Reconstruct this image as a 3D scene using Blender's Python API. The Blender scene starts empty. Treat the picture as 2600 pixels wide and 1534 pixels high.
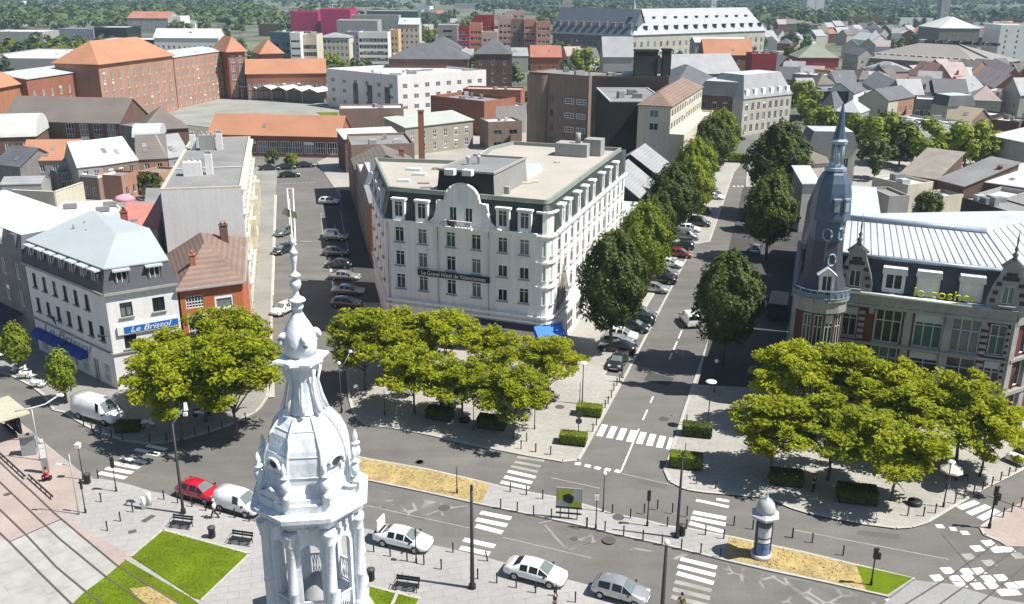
import bpy, math, random
from mathutils import Vector, Matrix
R_ = math.radians
SC = bpy.context.scene
COL = SC.collection
random.seed(7)

# ---------------------------------------------------------------- camera, sky, sun, exposure
CAM_H, FOC, PITCH, ROLL = 42.0, 2356.0, R_(19), R_(0.36)
_c, _s = math.cos(PITCH), math.sin(PITCH)
FWD = Vector((0, _c, -_s)); RT0 = Vector((1, 0, 0)); UP0 = Vector((0, _s, _c))
RT = RT0 * math.cos(ROLL) + UP0 * math.sin(ROLL)
UP = UP0 * math.cos(ROLL) - RT0 * math.sin(ROLL)
cam = bpy.data.cameras.new("camera"); co = bpy.data.objects.new("camera", cam); COL.objects.link(co)
cam.sensor_width = 36; cam.lens = 36 * FOC / 2600; cam.clip_start = .5; cam.clip_end = 20000
M = Matrix.Identity(4)
for i in range(3):
    M[i][0] = RT[i]; M[i][1] = UP[i]; M[i][2] = -FWD[i]
M[2][3] = CAM_H
co.matrix_world = M
SC.camera = co
SUN_EL, SUN_DIR = R_(56), Vector((.975, -.22, 0)).normalized()     # horizontal direction towards the sun
W = bpy.data.worlds.new("World"); SC.world = W; W.use_nodes = True
nt = W.node_tree; bg = nt.nodes["Background"]; sky = nt.nodes.new("ShaderNodeTexSky")
sky.sky_type = 'NISHITA'; sky.sun_disc = False; sky.sun_elevation = SUN_EL
sky.sun_rotation = math.atan2(SUN_DIR.x, SUN_DIR.y); sky.air_density = 1.0; sky.dust_density = .6
nt.links.new(sky.outputs[0], bg.inputs[0]); bg.inputs[1].default_value = .062
sl = bpy.data.lights.new("sun", 'SUN'); sl.energy = 4.6; sl.angle = R_(.5); sl.color = (1, .955, .88)
so = bpy.data.objects.new("sun", sl); COL.objects.link(so)
sd = SUN_DIR * math.cos(SUN_EL) + Vector((0, 0, math.sin(SUN_EL)))
so.rotation_euler = sd.to_track_quat('Z', 'Y').to_euler(); so.location = (60, 0, 120)
VS = SC.view_settings; VS.view_transform = 'Standard'; VS.look = 'None'; VS.gamma = 1; VS.exposure = .85
try: SC.cycles.max_bounces = 6; SC.cycles.transparent_max_bounces = 12; SC.cycles.volume_bounces = 0
except Exception: pass

# ---------------------------------------------------------------- survey: sightings through the calibrated camera meet a level plane
VIEW = dict(a=(0,790,3.871),b=(0,1150,3.865),c=(850,1150,3.865),d=(1400,1050,3.865),e=(1950,1150,3.865),f=(1950,830,3.865),
 g=(1350,800,3.865),h=(830,820,3.865),i=(0,0,3.865),j=(650,0,3.865),k=(1300,0,3.865),l=(1950,0,3.865),m=(1950,300,3.865),
 n=(0,300,3.865),o=(550,380,3.711),p=(1550,280,2.4727),q=(580,600,3.71),r=(580,980,2.679),s=(1980,520,3.709),t=(2260,520,3.709),
 A=(0,0,2.7956),B=(800,0,2.7956),C=(1700,0,2.7956),D=(0,480,2.7956),E=(850,400,2.7956),F=(1700,450,2.7956),G=(0,980,2.679),
 H=(850,900,2.341),I=(1700,900,2.341),Z=(0,0,.9673),N=(0,0,1))
def ray(v, x, y):
    a, b, k = VIEW[v]
    return FWD + RT * ((a + x / k - 1300) / FOC) + UP * ((767 - b - y / k) / FOC)
def P(v, x, y, z=0.):
    d = ray(v, x, y); t = (z - CAM_H) / d.z
    return Vector((d.x * t, d.y * t, z))
def PY(v, x, y, Y):                       # same sighting, but at a known distance
    d = ray(v, x, y); t = Y / d.y
    return Vector((d.x * t, Y, CAM_H + d.z * t))
def L2(v, *c, z=0.):
    return [P(v, c[k], c[k + 1], z) for k in range(0, len(c), 2)]

# ---------------------------------------------------------------- materials
MATS = {}
def _new(name):
    m = bpy.data.materials.new(name); m.use_nodes = True
    return m, m.node_tree, m.node_tree.nodes["Principled BSDF"]
def scaled(nt, src, lo, hi, col):
    mr = nt.nodes.new("ShaderNodeMapRange"); mr.inputs['From Min'].default_value = .3; mr.inputs['From Max'].default_value = .7
    mr.inputs['To Min'].default_value = lo; mr.inputs['To Max'].default_value = hi
    nt.links.new(src, mr.inputs['Value'])
    vm = nt.nodes.new("ShaderNodeVectorMath"); vm.operation = 'SCALE'
    if isinstance(col, (tuple, list)): vm.inputs[0].default_value = col[:3]
    else: nt.links.new(col, vm.inputs[0])
    nt.links.new(mr.outputs[0], vm.inputs['Scale'])
    return vm.outputs[0]
def noise(nt, scale, detail=3, stretch=None, vec=None):
    n = nt.nodes.new("ShaderNodeTexNoise"); n.inputs['Scale'].default_value = scale; n.inputs['Detail'].default_value = detail
    g = nt.nodes.new("ShaderNodeNewGeometry"); v = g.outputs['Position']
    if stretch:
        mp = nt.nodes.new("ShaderNodeMapping"); mp.inputs['Scale'].default_value = stretch
        nt.links.new(v, mp.inputs['Vector']); v = mp.outputs[0]
    nt.links.new(v, n.inputs['Vector'])
    return n.outputs['Fac']
def mat(name, col, rough=.8, var=.12, scale=.25, fine=.1, fscale=5., metal=0., spec=.35, bump=0., streak=0.):
    if name in MATS: return MATS[name]
    m, nt, p = _new(name)
    c = scaled(nt, noise(nt, scale, 4), 1 - var, 1 + var, col)
    if fine: c = scaled(nt, noise(nt, fscale, 2), 1 - fine, 1 + fine, c)
    if streak: c = scaled(nt, noise(nt, 1., 3, (2.2, 2.2, .12)), 1 - streak, 1 + streak * .4, c)
    nt.links.new(c, p.inputs['Base Color'])
    p.inputs['Roughness'].default_value = rough; p.inputs['Metallic'].default_value = metal
    p.inputs['Specular IOR Level'].default_value = spec
    if bump:
        b = nt.nodes.new("ShaderNodeBump"); b.inputs['Strength'].default_value = bump; b.inputs['Distance'].default_value = .05
        nt.links.new(noise(nt, fscale, 3), b.inputs['Height']); nt.links.new(b.outputs[0], p.inputs['Normal'])
    MATS[name] = m; return m
def tiled(name, col, axis, pitch, depth, **k):       # roofing or boards: fine parallel courses, as darker joints and relief
    if name in MATS: return MATS[name]
    m = mat(name, col, **k); nt = m.node_tree; p = nt.nodes["Principled BSDF"]
    w = nt.nodes.new("ShaderNodeTexWave"); w.wave_type = 'BANDS'; w.bands_direction = axis; w.inputs['Scale'].default_value = .314 / pitch
    w.inputs['Distortion'].default_value = .3
    g = nt.nodes.new("ShaderNodeNewGeometry"); nt.links.new(g.outputs['Position'], w.inputs['Vector'])
    old = p.inputs['Base Color'].links[0].from_socket
    nt.links.new(scaled(nt, w.outputs['Fac'], 1 - depth, 1 + depth * .4, old), p.inputs['Base Color'])
    b = nt.nodes.new("ShaderNodeBump"); b.inputs['Strength'].default_value = .3; b.inputs['Distance'].default_value = .04
    nt.links.new(w.outputs['Fac'], b.inputs['Height']); nt.links.new(b.outputs[0], p.inputs['Normal'])
    return m
def leafy(name, dark, light, trans=.3, scale=.55):
    if name in MATS: return MATS[name]
    m, nt, p = _new(name)
    g = nt.nodes.new("ShaderNodeNewGeometry")
    oi = nt.nodes.new("ShaderNodeObjectInfo")
    mx = nt.nodes.new("ShaderNodeMix"); mx.data_type = 'RGBA'; mx.inputs[6].default_value = (*dark, 1); mx.inputs[7].default_value = (*light, 1)
    nf = noise(nt, scale, 3)
    ad = nt.nodes.new("ShaderNodeMath"); ad.operation = 'ADD'; nt.links.new(nf, ad.inputs[0])
    ml = nt.nodes.new("ShaderNodeMath"); ml.operation = 'MULTIPLY_ADD'; ml.inputs[1].default_value = .5; ml.inputs[2].default_value = -.25
    nt.links.new(g.outputs['Random Per Island'], ml.inputs[0]); nt.links.new(ml.outputs[0], ad.inputs[1])
    m2 = nt.nodes.new("ShaderNodeMath"); m2.operation = 'MULTIPLY_ADD'; m2.inputs[1].default_value = .3; m2.inputs[2].default_value = -.15
    nt.links.new(oi.outputs['Random'], m2.inputs[0])
    a2 = nt.nodes.new("ShaderNodeMath"); a2.operation = 'ADD'; a2.use_clamp = True
    nt.links.new(ad.outputs[0], a2.inputs[0]); nt.links.new(m2.outputs[0], a2.inputs[1])
    nt.links.new(a2.outputs[0], mx.inputs[0])
    nt.links.new(mx.outputs[2], p.inputs['Base Color']); p.inputs['Roughness'].default_value = .6; p.inputs['Specular IOR Level'].default_value = .25
    tr = nt.nodes.new("ShaderNodeBsdfTranslucent"); nt.links.new(mx.outputs[2], tr.inputs[0])
    ms = nt.nodes.new("ShaderNodeMixShader"); ms.inputs[0].default_value = trans
    nt.links.new(p.outputs[0], ms.inputs[1]); nt.links.new(tr.outputs[0], ms.inputs[2])
    nt.links.new(ms.outputs[0], nt.nodes["Material Output"].inputs[0])
    MATS[name] = m; return m
def glossy(name, col, rough=.2, metal=0., coat=0., spec=.5):
    if name in MATS: return MATS[name]
    m, nt, p = _new(name)
    c = scaled(nt, noise(nt, 1.5, 2), .9, 1.1, col); nt.links.new(c, p.inputs['Base Color'])
    p.inputs['Roughness'].default_value = rough; p.inputs['Metallic'].default_value = metal
    p.inputs['Coat Weight'].default_value = coat; p.inputs['Coat Roughness'].default_value = .05; p.inputs['Specular IOR Level'].default_value = spec
    MATS[name] = m; return m

def jointed(m, w, h, dark=.82, rot=0., size=.02):          # laid slabs: thin darker joints and slight tone steps
    nt = m.node_tree; p = nt.nodes["Principled BSDF"]; b = nt.nodes.new("ShaderNodeTexBrick"); g = nt.nodes.new("ShaderNodeNewGeometry"); mp = nt.nodes.new("ShaderNodeMapping"); mp.inputs['Rotation'].default_value = (0, 0, rot)
    nt.links.new(g.outputs['Position'], mp.inputs['Vector']); nt.links.new(mp.outputs[0], b.inputs['Vector'])
    b.inputs['Scale'].default_value = 1; b.inputs['Brick Width'].default_value = w; b.inputs['Row Height'].default_value = h; b.inputs['Mortar Size'].default_value = size
    b.inputs['Color1'].default_value = (1, 1, 1, 1); b.inputs['Color2'].default_value = (.93, .93, .93, 1); b.inputs['Mortar'].default_value = (dark,) * 3 + (1,)
    v = nt.nodes.new("ShaderNodeVectorMath"); v.operation = 'MULTIPLY'; nt.links.new(p.inputs['Base Color'].links[0].from_socket, v.inputs[0]); nt.links.new(b.outputs['Color'], v.inputs[1]); nt.links.new(v.outputs[0], p.inputs['Base Color'])
    return m
def worn(m, stretch, lo=.86, hi=1.06, scale=1.):          # long wear bands
    nt = m.node_tree; p = nt.nodes["Principled BSDF"]; nt.links.new(scaled(nt, noise(nt, scale, 4, stretch), lo, hi, p.inputs['Base Color'].links[0].from_socket), p.inputs['Base Color']); return m
# ---------------------------------------------------------------- mesh building
class MB:
    def __init__(s): s.v = []; s.f = []; s.m = []; s.sm = []
    def poly(s, pts, m=0, sm=False):
        b = len(s.v); s.v += [tuple(p) for p in pts]; s.f.append(tuple(range(b, b + len(pts)))); s.m.append(m); s.sm.append(sm)
    def box(s, c, d, rz=0., m=0, top=1.):
        hx, hy, hz = d[0] / 2, d[1] / 2, d[2] / 2; cs, sn = math.cos(rz), math.sin(rz); b = len(s.v)
        for z in (-1, 1):
            k = top if z > 0 else 1
            for x, y in ((-1, -1), (1, -1), (1, 1), (-1, 1)):
                X, Y = x * hx * k, y * hy * k
                s.v.append((c[0] + X * cs - Y * sn, c[1] + X * sn + Y * cs, c[2] + z * hz))
        for q in ((3, 2, 1, 0), (4, 5, 6, 7), (0, 1, 5, 4), (1, 2, 6, 5), (2, 3, 7, 6), (3, 0, 4, 7)):
            s.f.append(tuple(b + i for i in q)); s.m.append(m); s.sm.append(False)
    def prism(s, poly, z0, z1, m=0, mt=None, cap=True, bottom=False):
        n = len(poly)
        for i in range(n):
            a, c = poly[i], poly[(i + 1) % n]
            s.poly([(a[0], a[1], z0), (c[0], c[1], z0), (c[0], c[1], z1), (a[0], a[1], z1)], m)
        if cap: s.poly([(p[0], p[1], z1) for p in poly], m if mt is None else mt)
        if bottom: s.poly([(p[0], p[1], z0) for p in reversed(poly)], m)
    def loft(s, rings, m=0, sm=True, close=True, caps=True):
        b = len(s.v); n = len(rings[0])
        for r in rings: s.v += [tuple(p) for p in r]
        for i in range(len(rings) - 1):
            for j in range(n if close else n - 1):
                k = (j + 1) % n
                s.f.append((b + i * n + j, b + i * n + k, b + (i + 1) * n + k, b + (i + 1) * n + j)); s.m.append(m); s.sm.append(sm)
        if caps:
            s.f.append(tuple(b + j for j in range(n - 1, -1, -1))); s.m.append(m); s.sm.append(False)
            e = b + (len(rings) - 1) * n
            s.f.append(tuple(e + j for j in range(n))); s.m.append(m); s.sm.append(False)
    def lathe(s, prof, n=16, c=(0, 0), m=0, sm=True, ph=0.):
        s.loft([[(c[0] + r * math.cos(ph + 2 * math.pi * j / n), c[1] + r * math.sin(ph + 2 * math.pi * j / n), z) for j in range(n)] for r, z in prof], m, sm)
    def tube(s, pts, rad, n=6, m=0, sm=True):
        pts = [Vector(p) for p in pts]; rings = []
        for i, p in enumerate(pts):
            d = (pts[min(i + 1, len(pts) - 1)] - pts[max(i - 1, 0)]).normalized()
            u = d.cross(Vector((0, 0, 1)) if abs(d.z) < .9 else Vector((1, 0, 0))).normalized(); w = d.cross(u)
            r = rad[i] if isinstance(rad, (list, tuple)) else rad
            rings.append([p + (u * math.cos(2 * math.pi * j / n) + w * math.sin(2 * math.pi * j / n)) * r for j in range(n)])
        s.loft(rings, m, sm)
    def mesh(s, name, mats, off=(0, 0, 0)):
        me = bpy.data.meshes.new(name)
        o = off
        me.from_pydata([(v[0] - o[0], v[1] - o[1], v[2] - o[2]) for v in s.v], [], s.f)
        for k in (mats if isinstance(mats, (list, tuple)) else [mats]): me.materials.append(k)
        me.polygons.foreach_set("material_index", s.m); me.polygons.foreach_set("use_smooth", s.sm)
        me.update(); return me
    def build(s, name, mats, parent=None, off=(0, 0, 0)):
        return link(name, s.mesh(name, mats, off), parent)
def link(name, me, parent=None, loc=None, rz=0.):
    o = bpy.data.objects.new(name, me); COL.objects.link(o)
    if parent: o.parent = parent
    if loc is not None: o.location = loc
    if rz: o.rotation_euler = (0, 0, rz)
    return o
def tag(o, label, cat, group=None):
    o['label'] = label; o['category'] = cat
    if group: o['group'] = group
    return o
def thing(name, label, cat, loc=(0, 0, 0), rz=0., group=None):
    o = bpy.data.objects.new(name, None); COL.objects.link(o); o.location = loc; o.rotation_euler = (0, 0, rz); o.empty_display_size = .3
    return tag(o, label, cat, group)
def struct(o, kind='structure'): o['kind'] = kind; return o
KIDS = {}
def kids(o):
    return list(o.children)
def copy_tree(o, parent=None):
    c = o.copy(); COL.objects.link(c); c.parent = parent
    for ch in CH.get(o.name, ()): copy_tree(ch, c)
    return c
CH = {}
def remember(*roots):                     # children looked up once, before copying
    for r in roots:
        CH[r.name] = list(r.children)
        for c in r.children: remember(c)
def dup(root, label, loc, rz=0., group=None, scale=None):
    c = copy_tree(root); c.location = loc; c.rotation_euler = (0, 0, rz); c['label'] = label
    if group: c['group'] = group
    if scale: c.scale = (scale,) * 3 if not isinstance(scale, tuple) else scale
    return c
def inset(poly, d):
    n = len(poly); out = []
    for i in range(n):
        a, b, c = Vector(poly[i - 1][:2]), Vector(poly[i][:2]), Vector(poly[(i + 1) % n][:2])
        e1, e2 = (b - a).normalized(), (c - b).normalized()
        n1, n2 = Vector((-e1.y, e1.x)), Vector((-e2.y, e2.x))
        k = n1 + n2; q = k / max(.25, 1 + n1.dot(n2))
        out.append(b + q * d)
    return out
def text_mesh(name, body, size, m, parent, loc, rz, shear=0., tilt=90, align='CENTER', sx=1., ext=.015):
    cu = bpy.data.curves.new(name, 'FONT'); cu.body = body; cu.size = size; cu.shear = shear; cu.align_x = align; cu.align_y = 'CENTER'; cu.extrude = ext
    ob = bpy.data.objects.new(name, cu); COL.objects.link(ob)
    dg = bpy.context.evaluated_depsgraph_get(); dg.update()
    me = bpy.data.meshes.new_from_object(ob.evaluated_get(dg)); COL.objects.unlink(ob); bpy.data.objects.remove(ob)
    me.materials.clear(); me.materials.append(m)
    o = link(name, me, parent, loc); o.rotation_euler = (R_(tilt), 0, rz); o.scale = (sx, 1, 1)
    return o
# ================================================================ ground, roads, pavements, markings
def sheet(name, pts, z, m, kind='structure'):
    b = MB(); b.poly([(p[0], p[1], z) for p in pts]); o = b.build(name, m); struct(o, kind); return o
def slab(name, pts, z, m, z0=-.05):
    b = MB(); b.prism(pts, z0, z, 0); o = b.build(name, m); struct(o); return o
def strip(b, pts, w, z, side=0, m=0):
    n = len(pts)
    for i in range(n - 1):
        p, q = Vector(pts[i][:2]), Vector(pts[i + 1][:2]); d = (q - p)
        if d.length < 1e-4: continue
        d.normalize(); nn = Vector((-d.y, d.x)); o0 = (side - .5) * w; o1 = (side + .5) * w
        b.poly([(*(p + nn * o0), z), (*(q + nn * o0), z), (*(q + nn * o1), z), (*(p + nn * o1), z)], m)
M_city = mat('city_ground_mix', (.105, .115, .075), .95, .45, .02, .3, .25)
M_road = worn(worn(mat('worn_asphalt', (.138, .132, .123), .9, .14, .06, .07, 4.), (.05, .55, 1)), (.35, .35, 1), .9, 1.08)
M_pave = jointed(mat('pale_paving', (.325, .312, .285), .85, .13, .12, .08, 2.5), 1.2, .6, .8, .33, .03)
M_side = jointed(mat('grey_paving', (.25, .24, .222), .85, .15, .15, .08, 3.), 1., .5, .8, -.6, .03)
M_fore = jointed(mat('forecourt_slabs', (.315, .306, .297), .8, .11, .1, .06, 2.), 1.6, .8, .8, -.24, .035)
M_kerb = mat('kerb_stone', (.38, .37, .335), .8, .08)
M_pink = mat('pink_setts', (.325, .268, .242), .85, .10, .3, .08, 4.)
M_conc = jointed(mat('track_concrete', (.335, .325, .305), .85, .12, .5, .08, 1.2), 4., 1.6, .85, -.75, .05)
M_white = mat('road_paint', (.72, .72, .70), .7, .12, .6, .12, 5.)
M_faint = mat('worn_road_paint', (.27, .265, .235), .8, .15, .6, .1, 4.)
M_rail = mat('rail_steel', (.09, .078, .07), .6, .1)
M_lawn = worn(mat('mown_lawn', (.098, .142, .006), .9, .16, .35, .22, 9., spec=.1), (.5, .9, 1), .85, 1.1)
M_dry = worn(mat('dry_grass', (.35, .265, .115), .95, .16, .5, .16, 4.), (.8, .8, 1), .8, 1.1)
M_yard = mat('back_yard_ground', (.17, .165, .15), .95, .25, .1, .1, 2.)

G_ = MB(); G_.poly([(-9000, -400, -.06), (9000, -400, -.06), (9000, 14000, -.06), (-9000, 14000, -.06)])
struct(G_.build('ground', M_city))
sheet('road', [(-190, -30), (190, -30), (190, 120), (110, 260), (60, 330), (-60, 330), (-160, 260)], 0, M_road)

# pavements of the three street blocks, raised on kerbs
left_kerb = L2('a', 0, 610, 130, 655, 300, 745, 420, 835, 520, 985, 620, 1005, 700, 1055, 830, 1135, 1000, 1215, 1200, 1283, 1400, 1312, 1600, 1303, 1800, 1272, 2100, 1185, 2300, 1112, 2516, 1005) \
  + L2('N', 665, 1036, 682, 1010, 690, 960) + [Vector((-25.5, 90, 0)), Vector((-33.8, 124.4, 0)), Vector((-49.1, 189, 0))]
slab('pavement', left_kerb + [Vector((-56, 219, 0)), Vector((-170, 219, 0)), Vector((-170, 150, 0))], .12, M_side)
mid_kerb = [Vector((-35, 186, 0)), Vector((-21.6, 127, 0)), Vector((-17.8, 106, 0))] + L2('h', 190, 480, 205, 720, 240, 870, 300, 960, 380, 1010, 700, 1052, 1000, 1110, 1300, 1180, 1700, 1262, 2000, 1322, 2250, 1362) \
  + L2('g', 300, 1452, 470, 1436, 545, 1310, 640, 1130, 720, 960, 830, 770, 905, 620) + [P('g', 715, 600)]
av = Vector((.3195, .9476, 0))
mid_kerb += [P('g', 715, 600) + av * 58, P('g', 715, 600) + av * 61 + Vector((4, 0, 0)), P('p', 775, 395)]
slab('pavement', [Vector((-48, 226, 0))] + mid_kerb + [Vector((58, 232, 0)), Vector((60, 300, 0)), Vector((0, 320, 0)), Vector((-45, 243, 0))], .12, M_pave)
right_kerb = [P('p', 870, 320), P('p', 860, 450), P('p', 860, 600), P('g', 1760, 230), P('g', 1530, 900)] + L2('d', 1190, 400, 1130, 560, 1180, 670, 1330, 745, 1500, 770) \
  + L2('e', 0, 440, 250, 545, 400, 590, 640, 640, 900, 690, 1250, 735, 1400, 725, 1550, 680, 1800, 530, 2100, 350, 2510, 150, 2900, -60)
slab('pavement', list(reversed(right_kerb)) + [Vector((62, 240, 0)), Vector((190, 240, 0)), Vector((190, 110, 0))][:0] + [Vector((64, 236, 0)), Vector((150, 236, 0)), Vector((150, 130, 0))], .12, M_pave)
kb = MB()
for k, sd_ in ((left_kerb, .5), (mid_kerb, .5), (right_kerb, -.5)): strip(kb, k, .3, .125, sd_)
struct(kb.build('kerb', M_kerb))
# median island
med_u = L2('N', 860, 1150) + L2('c', 340, 65, 900, 160, 1440, 285, 1700, 350, 1950, 400, 2210, 445, 2512, 530) + L2('d', 600, 992, 900, 1045, 1140, 1110, 1330, 1130, 1680, 1200, 1760, 1212, 2512, 1372) + L2('e', 700, 1062, 1440, 1240)
med_l = L2('N', 820, 1205) + L2('c', 370, 290, 900, 400, 1450, 522, 1800, 592, 2512, 745) + L2('d', 600, 1190, 1100, 1300, 1700, 1452) + L2('e', 0, 1165, 600, 1292, 1180, 1425)
slab('median_island', med_l + list(reversed(med_u)), .12, M_fore)
kb2 = MB(); strip(kb2, med_l, .22, .126, .5); strip(kb2, med_u, .22, .126, -.5); struct(kb2.build('kerb', M_kerb))
gu = L2('N', 860, 1153) + L2('c', 340, 80, 900, 175, 1440, 300, 1520, 330); gl = L2('N', 825, 1200) + L2('c', 370, 275, 900, 385, 1440, 505)
sheet('dry_verge', gl + list(reversed(gu)), .128, M_dry)
gu = L2('d', 1740, 1225, 2512, 1390) + L2('e', 700, 1080, 860, 1115); gl = L2('d', 1715, 1435) + L2('e', 0, 1140, 600, 1272, 960, 1360)
sheet('dry_verge', gl + list(reversed(gu)), .128, M_dry)
sheet('grass_verge', L2('e', 960, 1360, 1170, 1405, 1420, 1240, 860, 1115), .128, M_lawn)
# station forecourt with tram tracks and lawns
fore = L2('N', -500, 800, -150, 960) + L2('a', 0, 1000, 160, 1065, 300, 1172, 455, 1308) + L2('b', 560, 0, 700, 108, 800, 192, 880, 232, 980, 252, 1130, 277, 1300, 320, 1500, 382, 1620, 402, 1690, 430, 1860, 502, 2150, 582, 2512, 682) \
  + L2('N', 780, 1358, 870, 1325) + L2('c', 270, 735, 600, 815, 930, 897, 1200, 957, 1520, 1037, 1680, 1082, 2270, 1240, 2512, 1302) + L2('N', 1560, 1500, 1650, 1545, 1900, 1640, 1900, 2600, -700, 2600)
sheet('forecourt', fore, .02, M_fore)
pk = L2('N', -500, 830, -150, 975) + L2('a', 0, 1015, 160, 1080, 300, 1190, 445, 1320) + L2('b', 550, 10, 690, 115, 790, 200, 800, 340, 780, 600, 560, 600, 605, 655, 95, 875, 0, 835, -300, 780) + L2('N', -500, 1330)
sheet('tram_platform', pk, .026, M_pink)
sheet('track_bed', L2('b', 605, 658, 95, 878, 0, 840, -500, 760, -900, 1484, 700, 1900, 2000, 1640, 1750, 1480, 1500, 1330, 1150, 1105, 850, 855), .026, M_conc)
sheet('paving_band', L2('b', 640, 630, 1300, 1030, 1270, 1055, 1180, 1120, 850, 850, 620, 655), .03, M_pink)
sheet('lawn', L2('b', 1600, 757, 2455, 992, 1978, 1450, 1900, 1425, 1285, 1022), .06, M_lawn)
sheet('lawn', L2('b', 1235, 1055, 1880, 1430, 1960, 1490, 2300, 1700, 500, 1700, 720, 1478, 830, 1372, 1040, 1218, 1165, 1112), .05, M_lawn)
sheet('bare_patch', L2('b', 1270, 1335, 1460, 1318, 1640, 1400, 1800, 1500, 1750, 1600, 1420, 1500), .056, M_dry)
sheet('lawn', L2('c', 345, 1310, 830, 1432, 700, 1640, 250, 1560), .06, M_lawn)
eg = MB()
for pl in (L2('b', 1285, 1022, 1600, 757, 2455, 992, 1978, 1450), L2('c', 345, 1310, 830, 1432)): strip(eg, pl, .22, .065, 0)
strip(eg, L2('c', 640, 1325, 560, 1500), .25, .067, 0)
struct(eg.build('lawn_edging', M_kerb))
rl = MB()
for pl in (L2('b', -300, -180, 0, 95, 110, 200, 330, 400, 540, 600, 850, 860, 1150, 1110, 1500, 1330, 1900, 1570), L2('b', -300, 30, 0, 290, 430, 700, 590, 850, 1040, 1220, 1420, 1484, 1700, 1660), L2('b', -300, 290, 0, 560, 260, 810, 560, 1130, 850, 1370, 1200, 1640), L2('b', -300, 480, 0, 790, 95, 880, 400, 1190, 700, 1484, 900, 1660)):
    strip(rl, pl, .13, .07, 0)
strip(rl, L2('b', 600, 655, 430, 727, 95, 878), .12, .045, 0)
for pl in (L2('e', 1300, 1520, 1700, 1270, 2250, 885, 2800, 500), L2('e', 1640, 1520, 2050, 1225, 2450, 935, 2900, 610), L2('e', 2040, 1510, 2512, 1120, 2900, 800)): strip(rl, pl, .13, .034, 0)
struct(rl.build('tram_rail', M_rail))
ti = L2('e', 2070, 735, 2200, 640, 2330, 575, 2700, 380, 3000, 600, 2512, 930, 2340, 925, 2270, 880, 2110, 812)
slab('tram_platform', ti, .1, M_pink)
kb3 = MB(); strip(kb3, L2('e', 2270, 880, 2110, 812, 2070, 735, 2200, 640, 2330, 575), .25, .104, -.5); struct(kb3.build('kerb', M_kerb))
sheet('track_bed', L2('e', 1200, 1430, 1440, 1250, 1800, 1290, 2300, 1440, 2700, 1500, 2500, 1800, 1000, 1600), .02, mat('grey_slabs', (.25, .25, .245), .85, .08))
# painted markings: every stripe lies on the road as its own quad
mk = MB(); mf = MB()
def stripes(b, v, rows, w):
    for x0, y0, x1, y1 in rows: strip(b, [P(v, x0, y0), P(v, x1, y1)], w, .008, 0)
stripes(mk, 'b', [(1450, 0, 1560, 22), (1190, 48, 1440, 98), (1105, 98, 1365, 150), (1040, 150, 1300, 196), (975, 195, 1235, 248)], .5)
stripes(mk, 'a', [(1440, 1320, 1635, 1360), (1325, 1358, 1560, 1405)], .5)
stripes(mk, 'c', [(1430, 585, 1730, 645), (1390, 652, 1690, 714), (1385, 715, 1645, 782), (1265, 850, 1570, 918), (1230, 930, 1520, 992)], .55)
stripes(mk, 'c', [(1700, 180, 1970, 240), (1665, 235, 1935, 294), (1630, 285, 1905, 345)], .5)
stripes(mf, 'c', [(1790, 40, 2055, 80), (1765, 88, 2020, 135), (1730, 130, 1990, 185)], .45)
stripes(mk, 'd', [(1390, 970, 1715, 1030), (1370, 1022, 1710, 1090), (1355, 1075, 1690, 1160)], .55)
stripes(mk, 'd', [(1420, 850, 1740, 918), (1620, 840, 1745, 862)], .4)
stripes(mk, 'I', [(65, 1215, 280, 1268), (50, 1258, 272, 1312), (45, 1300, 262, 1360)], .5)
stripes(mf, 'I', [(30, 1350, 250, 1405), (20, 1395, 240, 1450), (10, 1440, 230, 1495)], .5)
for k in range(8):                          # zebra across the avenue
    t = k / 7; stripes(mk, 'd', [(525 + t * 665, 110 + t * 130, 470 + t * 685, 222 + t * 132)], .62)
stripes(mk, 'd', [(232, 490, 288, 497), (330, 508, 385, 520), (425, 528, 480, 543), (525, 545, 580, 557), (625, 560, 682, 574)], .5)
stripes(mk, 'd', [(682, 570, 860, 150)], .14)
stripes(mf, 'd', [(690, 590, 1330, 735), (0, 630, 480, 735), (0, 1180, 160, 1350), (160, 1345, 440, 1250)], .12)
for y0, y1 in ((930, 1030), (800, 860), (370, 440), (260, 340), (150, 230)):
    f = lambda y: 1475 - (y - 150) * .436
    stripes(mk, 'g', [(f(y0), y0, f(y1), y1)], .16)
stripes(mk, 'g', [(1545, 880, 1760, 270), (1760, 270, 1900, -90)], .14)
gl_ = [Vector((6.8, 78.4, 0)), Vector((13.2, 97.6, 0)), Vector((33.4, 160.5, 0)), Vector((47.6, 203.9, 0))]
gt = MB(); strip(gt, gl_, .3, .012, 0); struct(gt.build('gutter', M_kerb))
stripes(mk, 'p', [(770, 478, 783, 478), (797, 478, 810, 478), (822, 478, 835, 478)], .8)
stripes(mk, 'o', [(560, 430, 530, 1370), (1100, 1310, 1060, 1020), (665, 365, 705, 860), (720, 365, 745, 900)], .22)
stripes(mk, 'o', [(665, 365, 720, 365)], .3)
stripes(mf, 'o', [(985, 600, 1000, 800), (560, 870, 880, 872), (1160, 560, 1245, 980), (1110, 700, 1130, 780)], .14)
for k in range(9): stripes(mf, 'o', [(612 + k * 38, 322 - k * 2, 626 + k * 38, 322 - k * 2)], .9)
stripes(mk, 'e', [(1650, 720, 1725, 722), (1785, 745, 1850, 750), (1895, 785, 1970, 785)], .55)
stripes(mk, 'e', [(1875, 545, 2050, 480), (1970, 600, 2160, 520), (2080, 650, 2250, 560), (2210, 690, 2380, 620)], .6)
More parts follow.
